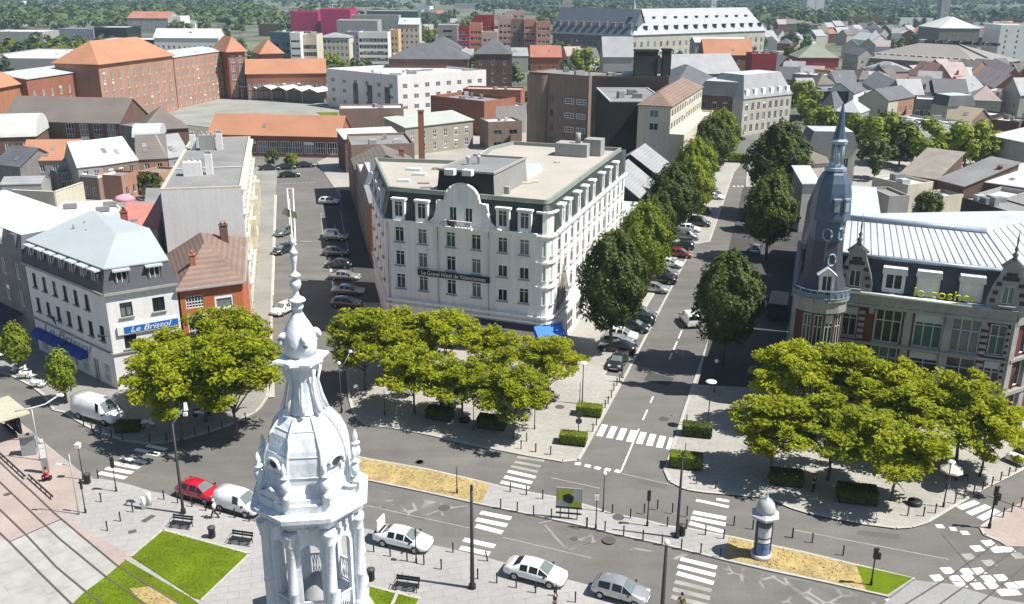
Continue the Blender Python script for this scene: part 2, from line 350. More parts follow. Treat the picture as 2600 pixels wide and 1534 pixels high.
for x, y in ((2165, 885), (2055, 938), (2245, 950), (2355, 945), (2450, 1010), (1970, 1018), (2170, 1080), (1762, 1155), (1945, 1165), (2070, 1160), (1660, 1228), (1840, 1235), (1968, 1228), (2160, 1235), (2290, 1225), (1885, 1290), (2060, 1308), (2200, 1300), (2390, 1305), (2500, 1290), (2310, 1370), (2410, 1365), (1225, 1465), (1270, 1465)):
    stripes(mk if y > 1100 or x % 2 else mf, 'e', [(x - 52, y + 4, x + 52, y - 4)], .78)
stripes(mf, 'e', [(250, 755, 1770, 1045)], .12)
stripes(mf, 'c', [(300, 515, 1330, 740), (2512, 1030, 1650, 830)], .1)
stripes(mf, 'c', [(2060, 705, 2290, 960), (2290, 950, 2512, 880), (1020, 560, 1300, 520), (900, 610, 1060, 550), (2000, 690, 2140, 660)], .12)
struct(mk.build('road_marking', M_white)); struct(mf.build('road_marking', M_faint))
ds = MB(); strip(ds, L2('b', 1400, 680, 1510, 615), .5, .03, 0); strip(ds, L2('b', 1260, 785, 1340, 765), .5, .03, 0); struct(ds.build('floor_grate', M_rail))

# patched carriageway beside the median: a network of pale sealed cracks
M_patch = mat('crack_sealed_asphalt', (.128, .122, .113), .9, .14, .5, .06, 3.); nt = M_patch.node_tree; p_ = nt.nodes["Principled BSDF"]
vo = nt.nodes.new("ShaderNodeTexVoronoi"); vo.feature = 'DISTANCE_TO_EDGE'; vo.inputs['Scale'].default_value = .62; ge = nt.nodes.new("ShaderNodeNewGeometry"); nt.links.new(ge.outputs['Position'], vo.inputs['Vector'])
m1 = nt.nodes.new("ShaderNodeMapRange"); m1.inputs['From Min'].default_value = .02; m1.inputs['From Max'].default_value = .075; m1.inputs['To Min'].default_value = 1; m1.inputs['To Max'].default_value = 0; nt.links.new(vo.outputs['Distance'], m1.inputs['Value'])
m2 = nt.nodes.new("ShaderNodeMapRange"); m2.inputs['From Min'].default_value = .47; m2.inputs['From Max'].default_value = .6; nt.links.new(noise(nt, .45, 2), m2.inputs['Value'])
mu = nt.nodes.new("ShaderNodeMath"); mu.operation = 'MULTIPLY'; nt.links.new(m1.outputs[0], mu.inputs[0]); nt.links.new(m2.outputs[0], mu.inputs[1])
mx = nt.nodes.new("ShaderNodeMix"); mx.data_type = 'RGBA'; nt.links.new(mu.outputs[0], mx.inputs[0]); nt.links.new(p_.inputs['Base Color'].links[0].from_socket, mx.inputs[6]); mx.inputs[7].default_value = (.26, .255, .235, 1); nt.links.new(mx.outputs[2], p_.inputs['Base Color'])
sheet('road_patch', L2('d', -100, 1060, 600, 1215, 1100, 1325, 1690, 1475) + L2('e', 0, 1190, 600, 1318, 1120, 1430, 900, 1600, 200, 1500) + L2('d', 1700, 1560, 1250, 1440, 700, 1330, 200, 1230), .004, M_patch)
sheet('road_patch', L2('c', 420, 360, 1300, 545, 1250, 600, 700, 640, 330, 500), .004, M_patch)

mh = 0
for v, x, y, r_ in (('c', 840, 92, .4), ('c', 1075, 540, .5), ('c', 2370, 722, .45), ('d', 565, 1255, .55), ('g', 1300, 1020, .5), ('g', 275, 912, .5), ('e', 1430, 505, .3), ('b', 70, 410, .3), ('c', 2350, 845, .3), ('g', 1370, 985, .12), ('H', 500, 640, .4), ('d', 655, 1030, .5)):
    p = P(v, x, y); b = MB(); zz = .135 if v in 'dg' and (x < 600 or x == 655) else .03; b.lathe([(r_, zz - .02), (r_, zz)], 14, (p.x, p.y)); tag(b.build('manhole_cover', M_rail), 'round dark manhole cover set flush in the street surface', 'manhole', 'manhole covers')

M_dark = worn(mat('dark_asphalt_and_shade', (.062, .060, .058), .9, .16, .1, .08, 4.), (.3, .3, 1))  # dark asphalt for a road patch, and for shade painted on the ground
ko = lambda y, x0: x0 + (y - 91) * .337
sheet('pavement_shade', [(20.6, 94), (29.0, 93), (ko(200, 29.2), 200), (50.5, 200)], .127, M_dark)  # overlay that paints deep shade onto the avenue's right pavement
sheet('pavement_shade', [(-21.2, 121), (-18.2, 121), (-20.6, 136), (-34.5, 194), (-36.8, 194)], .127, M_dark)  # same for the shaded pavement right of the left street
sheet('parking_bay_shade', [(-25.3, 127), (-21.9, 127), (-35.2, 185), (-38.6, 185)], .005, M_dark)  # bay surface blackened, its shade put into the colour
for v, c in (('c', (600, 560, 900, 640, 880, 670, 580, 590)), ('d', (850, 640, 1150, 700, 1130, 740, 830, 680)), ('a', (1900, 1330, 2300, 1250, 2330, 1290, 1950, 1375)), ('g', (1150, 560, 1400, 620, 1340, 700, 1100, 640)), ('e', (900, 760, 1300, 800, 1280, 850, 860, 800)), ('a', (700, 1250, 1000, 1350, 950, 1400, 660, 1300))):
    sheet('road_patch', L2(v, *c), .003, M_dark if v in 'g' else mat('older_asphalt', (.108, .104, .098), .9, .14, .3, .08, 4.))
def tufts(name, polys, m, n, s, z, seed):                     # blades and tufts that roughen turf and its edges
    r = random.Random(seed); b = MB()
    for pl in polys:
        xs, ys = [p.x for p in pl], [p.y for p in pl]; k = 0
        area = abs(sum(pl[i].x * pl[(i + 1) % len(pl)].y - pl[(i + 1) % len(pl)].x * pl[i].y for i in range(len(pl)))) / 2
        while k < n * area:
            x, y = r.uniform(min(xs), max(xs)), r.uniform(min(ys), max(ys)); ins = False
            for i in range(len(pl)):
                p, q = pl[i], pl[(i + 1) % len(pl)]
                if (p.y > y) != (q.y > y) and x < (q.x - p.x) * (y - p.y) / (q.y - p.y) + p.x: ins = not ins
            k += 1
            if not ins: continue
            x += r.gauss(0, .06); y += r.gauss(0, .06); a = r.uniform(0, 3.14); h = s * r.uniform(.5, 1.3); dx, dy = math.cos(a) * s, math.sin(a) * s
            b.poly([(x - dx, y - dy, z), (x + dx, y + dy, z), (x + r.gauss(0, s * .5), y + r.gauss(0, s * .5), z + h)])
    o = b.build(name, m); o['kind'] = 'stuff'; return o
tufts('grass', [L2('b', 1600, 757, 2455, 992, 1978, 1450, 1900, 1425, 1285, 1022), L2('b', 1235, 1055, 1880, 1430, 1700, 1500, 720, 1478, 830, 1372, 1040, 1218), L2('c', 345, 1310, 830, 1432, 800, 1500, 300, 1484), L2('e', 960, 1360, 1170, 1405, 1420, 1240, 860, 1115)], leafy('grass_blades', (.075, .12, .004), (.15, .19, .012), .1, 2.), 38, .07, .055, 1)
tufts('dry_tufts', [L2('N', 825, 1200) + L2('c', 370, 275, 900, 385, 1440, 505, 1520, 330, 1440, 300, 900, 175, 340, 80), L2('d', 1740, 1225, 2512, 1390) + L2('e', 700, 1080, 860, 1115, 960, 1360, 600, 1272, 0, 1140) + L2('d', 1715, 1435)], leafy('straw_blades', (.26, .20, .07), (.44, .35, .16), 0., 1.5), 30, .08, .126, 2)
# ================================================================ building kit: walls with real openings, framed windows, roofs
GLASS = glossy('window_glass', (.02, .025, .03), .12, spec=.6)
GLASS_PALE = glossy('curtained_glass', (.16, .17, .175), .2, spec=.5)
GLASS_TEAL = glossy('teal_glass', (.05, .10, .10), .15, spec=.6)
F_WHITE = mat('white_joinery', (.74, .74, .72), .6, .05)
F_GREY = mat('grey_joinery', (.22, .22, .22), .6, .05)
F_DARK = mat('dark_joinery', (.03, .03, .035), .6, .05)
SILL = mat('sill_stone', (.33, .32, .30), .8, .1)
WINC = {}; VAR = random.Random(5)
def win_meshes(w, h, st):
    key = (round(w, 2), round(h, 2), st['k'], st['g'].name)
    if key in WINC: return WINC[key]
    f = MB(); b = st.get('b', .08); y = .10; c, r = st.get('c', 2), st.get('r', 1)
    def bar(x0, x1, z0, z1): f.box(((x0 + x1) / 2, y, (z0 + z1) / 2), (x1 - x0, .08, z1 - z0))
    bar(-w / 2, -w / 2 + b, 0, h); bar(w / 2 - b, w / 2, 0, h); bar(-w / 2 + b, w / 2 - b, 0, b); bar(-w / 2 + b, w / 2 - b, h - b, h)
    for i in range(1, c): x = -w / 2 + w * i / c; bar(x - b * .4, x + b * .4, b, h - b)
    for i in range(1, r): z = h * st.get('t', i / r) ; bar(-w / 2 + b, w / 2 - b, z - b * .35, z + b * .35)
    g = MB(); g.poly([(-w / 2, y + .05, 0), (w / 2, y + .05, 0), (w / 2, y + .05, h), (-w / 2, y + .05, h)])
    if st.get('blind'): f.box((0, y - .02, h * .87), (w - .1, .05, h * .26))
    s = MB(); s.box((0, -.06, -.06), (w + .3, .3, .12))
    if st.get('rail'):
        s.box((0, -.17, .75), (w + .2, .04, .05))
        for i in range(7): s.box((-w / 2 + w * i / 6, -.17, .36), (.035, .035, .74))
    if st.get('one'):
        n = len(f.v); f.v += g.v; f.f += [tuple(i + n for i in q) for q in g.f]; f.m += [1] * len(g.f); f.sm += g.sm
        out = (f.mesh('window', [st['f'], st['g']]), None, None)
    else: out = (f.mesh('window', st['f']), g.mesh('pane', st['g']), s.mesh('sill', st.get('s', SILL)) if st.get('s', SILL) else None)
    WINC[key] = out; return out
def style(k, f=F_WHITE, g=GLASS, **q): return dict(k=k, f=f, g=g, **q)
ST_HOTEL = style('hotel', c=2, r=2, t=.78, g=GLASS)
ST_FULL = style('full', c=2, r=1)
ST_ONE = style('one', c=2, one=1)
ST_ONEG = style('oneg', f=F_GREY, c=2, one=1)
ST_ONED = style('oned', f=F_DARK, c=1, one=1)
ST_BIG = style('big', c=4, r=2, one=1, b=.13)
def put_window(th, w, h, st, at, ang, off, label=None):
    if st.get('g', GLASS) is GLASS and VAR.random() < .3: st = dict(st, g=VAR.choice((GLASS_PALE, GLASS_PALE, GLASS_TEAL)), k=st['k'] + 'v%d' % VAR.randint(0, 1))
    if VAR.random() < .14 and h > 1.2 and not st.get('blind'): st = dict(st, k=st['k'] + 'b', blind=1)
    a, p, s = win_meshes(w, h, st)
    o = link('window', a, th, Vector(at) - Vector(off), ang)
    if p: link('pane', p, o)
    if s: link('sill', s, o)
    return o
def wall(mb, p0, p1, z0, z1, ops, m=0, depth=.2, z1b=None):
    """wall sheet from p0 to p1 (outside on the right hand), cells left out at ops = [(u0,u1,v0,v1)], with reveals"""
    p0, p1 = Vector(p0[:2]), Vector(p1[:2]); d = p1 - p0; L = d.length
    if L < .05: return
    d /= L; n = Vector((-d.y, d.x)) * depth
    us = sorted({0, L} | {o[0] for o in ops} | {o[1] for o in ops}); vs = sorted({z0, z1} | {o[2] for o in ops} | {o[3] for o in ops})
    q = lambda u, v, k=0: (p0.x + d.x * u + n.x * k, p0.y + d.y * u + n.y * k, v)
    # merge cells row by row
    for j in range(len(vs) - 1):
        v0, v1 = vs[j], vs[j + 1]; st = None
        for i in range(len(us) - 1):
            um, vm = (us[i] + us[i + 1]) / 2, (v0 + v1) / 2
            hole = any(o[0] < um < o[1] and o[2] < vm < o[3] for o in ops)
            if not hole and st is None: st = us[i]
            if hole and st is not None: mb.poly([q(st, v0), q(us[i], v0), q(us[i], v1), q(st, v1)], m); st = None
        if st is not None: mb.poly([q(st, v0), q(L, v0), q(L, v1), q(st, v1)], m)
    for u0, u1, v0, v1 in ops:
        mb.poly([q(u0, v0), q(u0, v0, 1), q(u0, v1, 1), q(u0, v1)], m); mb.poly([q(u1, v0, 1), q(u1, v0), q(u1, v1), q(u1, v1, 1)], m)
        mb.poly([q(u0, v0, 1), q(u0, v0), q(u1, v0), q(u1, v0, 1)], m); mb.poly([q(u0, v1), q(u0, v1, 1), q(u1, v1, 1), q(u1, v1)], m)
def facade(th, mb, p0, p1, z0, z1, wins, st, off, m=0, depth=.2):
    """wins = [(u_centre, sill_z, w, h[, style])]"""
    p0, p1 = Vector(p0[:2]), Vector(p1[:2]); d = (p1 - p0).normalized(); ang = math.atan2(d.y, d.x); L = (p1 - p0).length
    ops = []
    for q in wins:
        u, z, w, h = q[:4]
        if u - w / 2 < .05 or u + w / 2 > L - .05: continue
        ops.append((u - w / 2, u + w / 2, z, z + h)); c = p0 + d * u
        put_window(th, w, h, q[4] if len(q) > 4 else st, (c.x, c.y, z), ang, off)
    wall(mb, p0, p1, z0, z1, ops, m, depth)
def wgrid(L, n, rows, w, h, a=0., b=0.):
    """n windows spread along L between margins a and b, one row for each sill height"""
    return [(a + (L - a - b) * (i + .5) / n, z, w, h) for z in rows for i in range(n)]
def roof_quad(mb, q, z, kind, rise, m=0, ov=.3, wallmb=None, wm=0, th=.16, axis=None, hipk=.5):
    """roof over the four corners q (0-1 is the front edge)"""
    q = [Vector(p[:2]) for p in q]; e = inset(q, -ov) if ov else q
    A, B, C, D = e
    f2 = (B - A).length; s2 = (C - B).length
    def V(p, zz): return (p.x, p.y, zz)
    zb = z - (rise * ov / (s2 / 2) if kind in ('gx',) else 0)
    if kind == 'gx':
        r0, r1 = (A + D) / 2, (B + C) / 2
        mb.poly([V(A, zb), V(B, zb), V(r1, z + rise), V(r0, z + rise)], m); mb.poly([V(C, zb), V(D, zb), V(r0, z + rise), V(r1, z + rise)], m)
        for x, y in ((A, B), (C, D)): mb.poly([V(x, zb - th), V(y, zb - th), V(y, zb), V(x, zb)], m)
        for x, r, y in ((B, r1, C), (D, r0, A)):
            mb.poly([V(x, zb - th), V(r, z + rise - th), V(r, z + rise), V(x, zb)], m); mb.poly([V(r, z + rise - th), V(y, zb - th), V(y, zb), V(r, z + rise)], m)
        mb.poly([V(B, zb - th), V(A, zb - th), V(r0, z + rise - th), V(r1, z + rise - th)], m); mb.poly([V(D, zb - th), V(C, zb - th), V(r1, z + rise - th), V(r0, z + rise - th)], m)
        if wallmb is not None:
            for x, y in ((q[1], q[2]), (q[3], q[0])): wallmb.poly([V(x, z), V(y, z), V((x + y) / 2, z + rise * .96)], wm)
    elif kind == 'gy':
        roof_quad(mb, [q[1], q[2], q[3], q[0]], z, 'gx', rise, m, ov, wallmb, wm, th)
    elif kind == 'hip':
        if f2 >= s2:
            k = min(.48, hipk * s2 / f2); r0 = (A + D) / 2; r1 = (B + C) / 2; a, b = r0.lerp(r1, k), r1.lerp(r0, k)
            mb.poly([V(A, z), V(B, z), V(b, z + rise), V(a, z + rise)], m); mb.poly([V(B, z), V(C, z), V(b, z + rise)], m)
            mb.poly([V(C, z), V(D, z), V(a, z + rise), V(b, z + rise)], m); mb.poly([V(D, z), V(A, z), V(a, z + rise)], m)
            for x, y in ((A, B), (B, C), (C, D), (D, A)): mb.poly([V(x, z - th), V(y, z - th), V(y, z), V(x, z)], m)
            mb.poly([V(p, z - th) for p in (D, C, B, A)], m)
        else: roof_quad(mb, [q[1], q[2], q[3], q[0]], z, 'hip', rise, m, ov, wallmb, wm, th, axis, hipk)
    elif kind == 'shed':
        mb.poly([V(A, z), V(B, z), V(C, z + rise), V(D, z + rise)], m)
        for x, y, a, b in ((A, B, z, z), (B, C, z, z + rise), (C, D, z + rise, z + rise), (D, A, z + rise, z)): mb.poly([V(x, a - th), V(y, b - th), V(y, b), V(x, a)], m)
        if wallmb is not None:
            wallmb.poly([V(q[1], z), V(q[2], z), V(q[2], z + rise * .97)], wm); wallmb.poly([V(q[3], z), V(q[0], z), V(q[3], z + rise * .97)], wm)
            wallmb.poly([V(q[2], z), V(q[3], z), V(q[3], z + rise * .97), V(q[2], z + rise * .97)], wm)
    elif kind == 'barrel':
        n = 10; rings = []
        for x, y in ((A, D), (B, C)):
            rings.append([V(x.lerp(y, (1 - math.cos(math.pi * i / n)) / 2), z + rise * math.sin(math.pi * i / n)) for i in range(n + 1)])
        mb.loft(list(reversed(rings)), m, True, False, False)
        for r in rings: mb.poly(r if r is rings[1] else list(reversed(r)), m)
def parapet(mb, poly, z, h=.6, t=.3, m=0, mr=1):
    """low wall round a flat roof, and the roof deck inside it"""
    inn = inset(poly, t); n = len(poly)
    for i in range(n):
        j = (i + 1) % n
        mb.poly([(*poly[i][:2], z), (*poly[j][:2], z), (*poly[j][:2], z + h), (*poly[i][:2], z + h)], m)
        mb.poly([(*poly[i][:2], z + h), (*poly[j][:2], z + h), (*inn[j], z + h), (*inn[i], z + h)], m)
        mb.poly([(*inn[j], z), (*inn[i], z), (*inn[i], z + h), (*inn[j], z + h)], m)
    mb.poly([(*p, z + .02) for p in inn], mr)
def mansard(mb, poly, z0, z1, d, m=0, mtop=1, rise=.5):
    inn = inset(poly, d); n = len(poly)
    for i in range(n):
        j = (i + 1) % n; mb.poly([(*poly[i][:2], z0), (*poly[j][:2], z0), (*inn[j], z1), (*inn[i], z1)], m)
    c = sum((Vector(p) for p in inn), Vector((0, 0))) / n
    for i in range(n): mb.poly([(*inn[i], z1), (*inn[(i + 1) % n], z1), (c.x, c.y, z1 + rise)], mtop)
    return inn
def quad_from(a, b, depth):
    a, b = Vector(a[:2]), Vector(b[:2]); d = (b - a).normalized(); n = Vector((-d.y, d.x)) * depth
    return [a, b, b + n, a + n]
BRICK = mat('red_brick', (.26, .105, .065), .9, .12, .3, .14, 6., streak=.12)
BRICKO = mat('orange_brick', (.33, .14, .075), .9, .12, .2, .14, 5., streak=.1)
BRICKP = mat('pinkish_brick', (.34, .192, .135), .9, .12, .2, .14, 5., streak=.1)
BRICKD = mat('dark_brick', (.13, .075, .06), .9, .14, .3, .15, 6., streak=.12)
BRICKB = mat('brown_brick', (.225, .165, .13), .9, .1, .3, .1, 6., streak=.14)
STONE = mat('pale_stone', (.40, .38, .33), .85, .1, .3, .1, 4., streak=.14)
STONED = mat('weathered_stone', (.19, .185, .175), .9, .14, .4, .12, 4., streak=.2)
RENDW = mat('white_render', (.66, .65, .64), .85, .05, .2, .04, 3., streak=.07)
RENDC = mat('cream_render', (.52, .48, .39), .85, .07, .2, .05, 3., streak=.1)
RENDG = mat('grey_render', (.30, .295, .285), .85, .08, .2, .06, 3., streak=.12)
SLATE = tiled('slate_roof', (.105, .108, .118), 'Z', .35, .14, rough=.7, var=.14, scale=.3)
SLATEL = tiled('light_slate_roof', (.27, .275, .285), 'Z', .35, .1, rough=.6, var=.12, scale=.3)
SLATEB = tiled('brown_slate_roof', (.155, .135, .12), 'Z', .35, .12, rough=.8, var=.12, scale=.2)
TILEO = tiled('orange_tile_roof', (.375, .18, .105), 'Z', .35, .12, rough=.85, var=.10, scale=.15)
TILER = tiled('red_tile_roof', (.34, .14, .10), 'Z', .35, .12, rough=.85, var=.14, scale=.2)
TILEB = tiled('brown_tile_roof', (.20, .14, .112), 'Z', .35, .14, rough=.85, var=.16, scale=.35)
ZINC = mat('zinc_sheet', (.44, .475, .49), .45, .06, .25, .03, 2., spec=.5)
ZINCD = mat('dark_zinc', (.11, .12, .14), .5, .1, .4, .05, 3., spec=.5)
FELT = mat('roof_felt', (.20, .20, .20), .9, .16, .2, .08, 3.)
FELTB = mat('beige_roof_felt', (.37, .345, .305), .9, .1, .15, .05, 3.)
FELTW = mat('white_roof_felt', (.50, .50, .50), .9, .1, .15, .05, 3.)
POT = mat('clay_pot', (.35, .15, .09), .9, .1)
def chimney(th, at, z0, h, off, w=.9, d=.55, m=BRICK, rz=0., pots=2):
    b = MB(); b.box((at[0], at[1], z0 + h / 2), (w, d, h), rz, 0); b.box((at[0], at[1], z0 + h + .06), (w + .16, d + .16, .12), rz, 0)
    for i in range(pots):
        x = (i + .5) / pots * w - w / 2; b.lathe([(.13, z0 + h + .1), (.11, z0 + h + .55)], 8, (at[0] + x * math.cos(rz), at[1] + x * math.sin(rz)), 1)
    return b.build('chimney', [m, POT], th, off)
def house(name, label, cat, q, z, roof, rise, mw, mr, front=(), sides=None, st=ST_ONE, ov=.3, ch=(), group=None, base=0., side_n=0, rows=(), w=1., h=1.6, n=0, par=.5, mt=None, hipk=.5, mans=.9):
    """a four-cornered building: q[0]->q[1] faces the square; rows of n windows in front, side_n on both flanks"""
    q = [Vector(p[:2]) for p in q]; c = sum(q, Vector((0, 0))) / 4; off = (c.x, c.y, base)
    th = thing(name, label, cat, off, 0., group); wb = MB()
    for i in range(4):
        a, b = q[i], q[(i + 1) % 4]; L = (b - a).length; ws = []
        if i == 0 and n: ws = wgrid(L, n, rows, w, h, .4, .4)
        if i in (1, 3) and side_n: ws = wgrid(L, side_n, rows, w, h, .6, .6)
        facade(th, wb, a, b, base, z, ws, st, off)
    if roof == 'flat':
        rb = MB(); parapet(rb, q, z, par, .25, 0, 1); rb.build('roof', [mw if mt is None else mt, mr], th, off)
        if 100 < c.y < 460 and (q[1] - q[0]).length * (q[2] - q[1]).length > 50:
            for k in range(VAR.randint(2, 4)):
                p = q[0].lerp(q[1], VAR.uniform(.15, .85)).lerp(q[3].lerp(q[2], VAR.uniform(.15, .85)), VAR.uniform(.15, .85)); b = MB(); hh = VAR.uniform(.4, 1.5); b.box((p.x, p.y, z + hh / 2), (VAR.uniform(.6, 2.6), VAR.uniform(.6, 1.8), hh), VAR.uniform(0, .6)); b.build('roof_unit', VAR.choice((F_GREY, RENDG, ZINC, FELT)), th, off)
    elif roof == 'mansard':
        rb = MB(); mansard(rb, inset(q, -.25), z, z + rise, mans, 0, 1, .5); rb.build('roof', [mr, mt or ZINC], th, off)
    else:
        rb = MB(); roof_quad(rb, q, z, roof, rise, 0, ov, wb, 0, hipk=hipk); rb.build('roof', mr, th, off)
    wb.build('wall', mw, th, off)
    if roof in ('gx', 'shed') and 90 < c.y < 620 and (n or ch):
        d = (q[1] - q[0]); L = d.length; d.normalize(); e = Vector((-d.y, d.x)); D = (q[3] - q[0]).length; sl = rise / (D / 2 if roof == 'gx' else D)
        for k in range(VAR.randint(0, 2)):
            u, v = VAR.uniform(.2, .8) * L, VAR.uniform(.12, .3) * D; p = q[0] + d * u + e * v; b = MB(); zz = z + v * sl; s2 = .55
            b.poly([(*(p - d * .45 - e * s2), zz - s2 * sl + .1), (*(p + d * .45 - e * s2), zz - s2 * sl + .1), (*(p + d * .45 + e * s2), zz + s2 * sl + .1), (*(p - d * .45 + e * s2), zz + s2 * sl + .1)]); b.build('skylight', F_GREY if k else GLASS_PALE, th, off)
    for (u, v, hh) in ch:
        p = q[0].lerp(q[1], u).lerp(q[3].lerp(q[2], u), v); d = q[1] - q[0]
        chimney(th, p, z + (0 if roof == 'flat' else .3), hh, off, rz=math.atan2(d.y, d.x))
    return th, off
# ================================================================ the white corner hotel
WHT = mat('hotel_render', (.79, .775, .75), .85, .06, .2, .03, 3., streak=.12)
MANS = tiled('green_black_slate', (.035, .048, .043), 'Z', .3, .12, rough=.6, var=.12)
COPG = mat('green_painted_cornice', (.235, .27, .235), .6, .1)
def hotel():
    A = Vector((-16.2, 114.6)); B = Vector((3.9, 107.2)); avd = Vector((.3195, .9476)); D0 = Vector((-21.1, 136.2))
    off = (-3., 118., 0)
    th = thing('hotel', 'large white hotel with dark mansard, curved gable and long name banner', 'hotel', off)
    fd = (B - A).normalized()
    B0 = B - fd * 1.0; R0 = B + avd * 1.6 + Vector((.9, .0)) ; Rend = R0 + avd * 39
    # curved corner between front and avenue side
    c0 = B0; c2 = R0; ctl = B + (fd - avd) * .35 + Vector((.45, -.1))
    corner = [c0.lerp(ctl, t).lerp(ctl.lerp(c2, t), t) for t in (0, .2, .4, .6, .8, 1)]
    Z0, Z1, ZR = -2.3, 13.6, 17.3
    rows = [4.6, 7.7, 10.8]
    foot = [A] + corner + [Rend, Rend + Vector((-18, 6)), Vector((-4, 146)), Vector((-6.5, 134)), D0]
    wb = MB(); n = len(foot)
    Lf = (c0 - A).length
    us = [1.9, 5.1, 9.0, 12.4, 15.9, 18.7]
    fw = [(u + .1, z, 1.25, 1.95) for z in rows for u in us]
    shop = [(u, -1.9, w, 2.7, ST_BIG) for u, w in ((2.4, 3.2), (6.6, 3.2), (11., 3.4), (15.2, 3.4))]
    facade(th, wb, A, c0, Z0, Z1, fw + shop, ST_HOTEL, off)
    # rounded corner: three narrow lights on each floor
    for i in range(5):
        a, b = corner[i], corner[i + 1]; L = (b - a).length
        ws = [(L / 2, z, L * .82 if i == 2 else L * .6, 2.0) for z in rows] if i in (1, 2, 3) else []
        if i == 2: ws = ws + [(L / 2, -2.2, L * .8, 2.9)]
        facade(th, wb, a, b, Z0, Z1 if not 1 <= i <= 3 else 16.2, ws, ST_FULL, off)
    La = (Rend - R0).length
    na = 13; aw = [((i + .5) * La / na, z, 1.25, 1.95) for z in rows for i in range(na)]
    facade(th, wb, R0, Rend, Z0, Z1, aw + [((i + .5) * La / 8, -1.8, 3.2, 2.8, ST_BIG) for i in range(8)], ST_HOTEL, off)
    for i in range(7, n - 1): facade(th, wb, foot[i], foot[i + 1], Z0, ZR, [], ST_HOTEL, off)
    Ll = (A - D0).length
    facade(th, wb, D0, A, Z0, Z1, [(u, z, 1.2, 1.95) for z in rows for u in (4, 9, 14, 19)], ST_HOTEL, off)
    # attic of the corner bay and wavy parapet curls are part of the wall
    for i in (1, 2, 3):
        a, b = corner[i], corner[i + 1]
    wb.build('wall', WHT, th, off)
    # mansard and flat roof
    inn = inset(foot, .95); rb = MB()
    for i in [0, 1, 5, 6, n - 1]:
        if i == 1: continue
        j = (i + 1) % n
        rb.poly([(*foot[i], Z1), (*foot[j], Z1), (*inn[j], ZR), (*inn[i], ZR)], 0)
    for i in (1, 2, 3, 4, 5):
        if i in (1, 5): rb.poly([(*foot[i], Z1), (*foot[i + 1], Z1), (*inn[i + 1], ZR), (*inn[i], ZR)], 0)
        else: rb.poly([(*foot[i], 16.2), (*foot[i + 1], 16.2), (*inn[i + 1], ZR), (*inn[i], ZR)], 0)
    rb.build('mansard_roof', MANS, th, off)
    cb = MB(); parapet(cb, inset(foot, .62), ZR - .2, .55, .34, 0, 1); cb.build('roof', [COPG, FELTB], th, off)
    # base cornice of the mansard, string course above the shops
    co_ = MB()
    for z, w, hgt, pts in ((Z1 - .1, .5, .34, [D0, A, c0]), (Z1 - .1, .5, .34, [R0, Rend]), (3.0, .4, .3, [D0, A] + corner + [Rend]), (2.3, .25, .25, [D0, A] + corner + [Rend])):
        for i in range(len(pts) - 1):
            p, q = pts[i], pts[i + 1]; d = (q - p); L = d.length; mdl = (p + q) / 2; nn = Vector((d.y, -d.x)) / L * .12
            co_.box((mdl.x + nn.x, mdl.y + nn.y, z), (L + .15, w, hgt), math.atan2(d.y, d.x), 0)
    for z in (6.95, 10.05, 13.3, 16.25):
        pts = corner
        for i in range(5):
            p, q = pts[i], pts[i + 1]; d = (q - p); L = d.length; mdl = (p + q) / 2; nn = Vector((d.y, -d.x)) / L * .1
            co_.box((mdl.x + nn.x, mdl.y + nn.y, z), (L + .12, .36, .22), math.atan2(d.y, d.x), 0)
    co_.build('cornice', WHT, th, off)
    # dormers: front, avenue side, left side
    def dormer(p, d, w=1.7, hh=2.6):
        ang = math.atan2(d.y, d.x); nn = Vector((d.y, -d.x)); b = MB(); c = p + nn * .05
        def bx(u, v, z, sx, sy, sz): q = c + d * u + (-nn) * v; b.box((q.x, q.y, z), (sx, sy, sz), ang, 0)
        bx(-w / 2 + .14, .55, Z1 + .1 + hh / 2, .28, 1.1, hh); bx(w / 2 - .14, .55, Z1 + .1 + hh / 2, .28, 1.1, hh)
        bx(0, .5, Z1 + .1 + hh, w + .3, 1.3, .26); bx(0, .55, Z1 + .25, w - .3, 1.1, .4)
        o = b.build('dormer', WHT, th, off)
        a_, p_, s_ = win_meshes(w - .56, hh - .6, ST_HOTEL); q = c
        wi = link('window', a_, o, Vector((q.x, q.y, Z1 + .45)) - Vector(off), ang); link('pane', p_, wi)
    for u in us[:2] + us[4:]: dormer(A + fd * (u + .1), fd)
    for k, u in enumerate([3.0, 6.0, 10.5, 14.5, 18.5, 24., 28.5, 33.]): dormer(R0 + avd * u, avd, 1.35)
    for u in (6, 12, 17): dd = (A - D0).normalized(); dormer(D0 + dd * u, dd, 1.5)
    # curved gable with balcony
    gb = MB(); gc = A + fd * 10.75; nn = Vector((fd.y, -fd.x)); hw = 3.1
    prof = [(-5.2, Z1), (-4.3, Z1 + .25), (-3.7, Z1 + .9), (-3.35, Z1 + 2.0), (-3.3, Z1 + 3.0), (-2.35, Z1 + 3.05)]
    prof += [(-2.25 * math.cos(t * math.pi / 10), Z1 + 3.25 + 2.1 * math.sin(t * math.pi / 10)) for t in range(0, 11)]
    prof += [(-x, z) for x, z in reversed(prof[:6])]
    def pt(u, z, k): q = gc + fd * u + nn * k; return (q.x, q.y, z)
    fr = [pt(u, z, .22) for u, z in prof]; bk = [pt(u, z, -.35) for u, z in prof]
    hole = [(-1.75, -.75), (.35, 1.35)]; zb, zt = Z1 + .3, Z1 + 2.45
    # front sheet cut round the two balcony doors
    low = [pt(u, z, .22) for u, z in ((-5.2, Z1), (5.2, Z1), (4.3, Z1 + .25), (-4.3, Z1 + .25))]
    gb.poly(low)
    L_ = [(-4.3, Z1 + .25), (-1.75, Z1 + .25), (-1.75, zt), (-3.3, zt), (-3.35, Z1 + 2.0), (-3.7, Z1 + .9)]
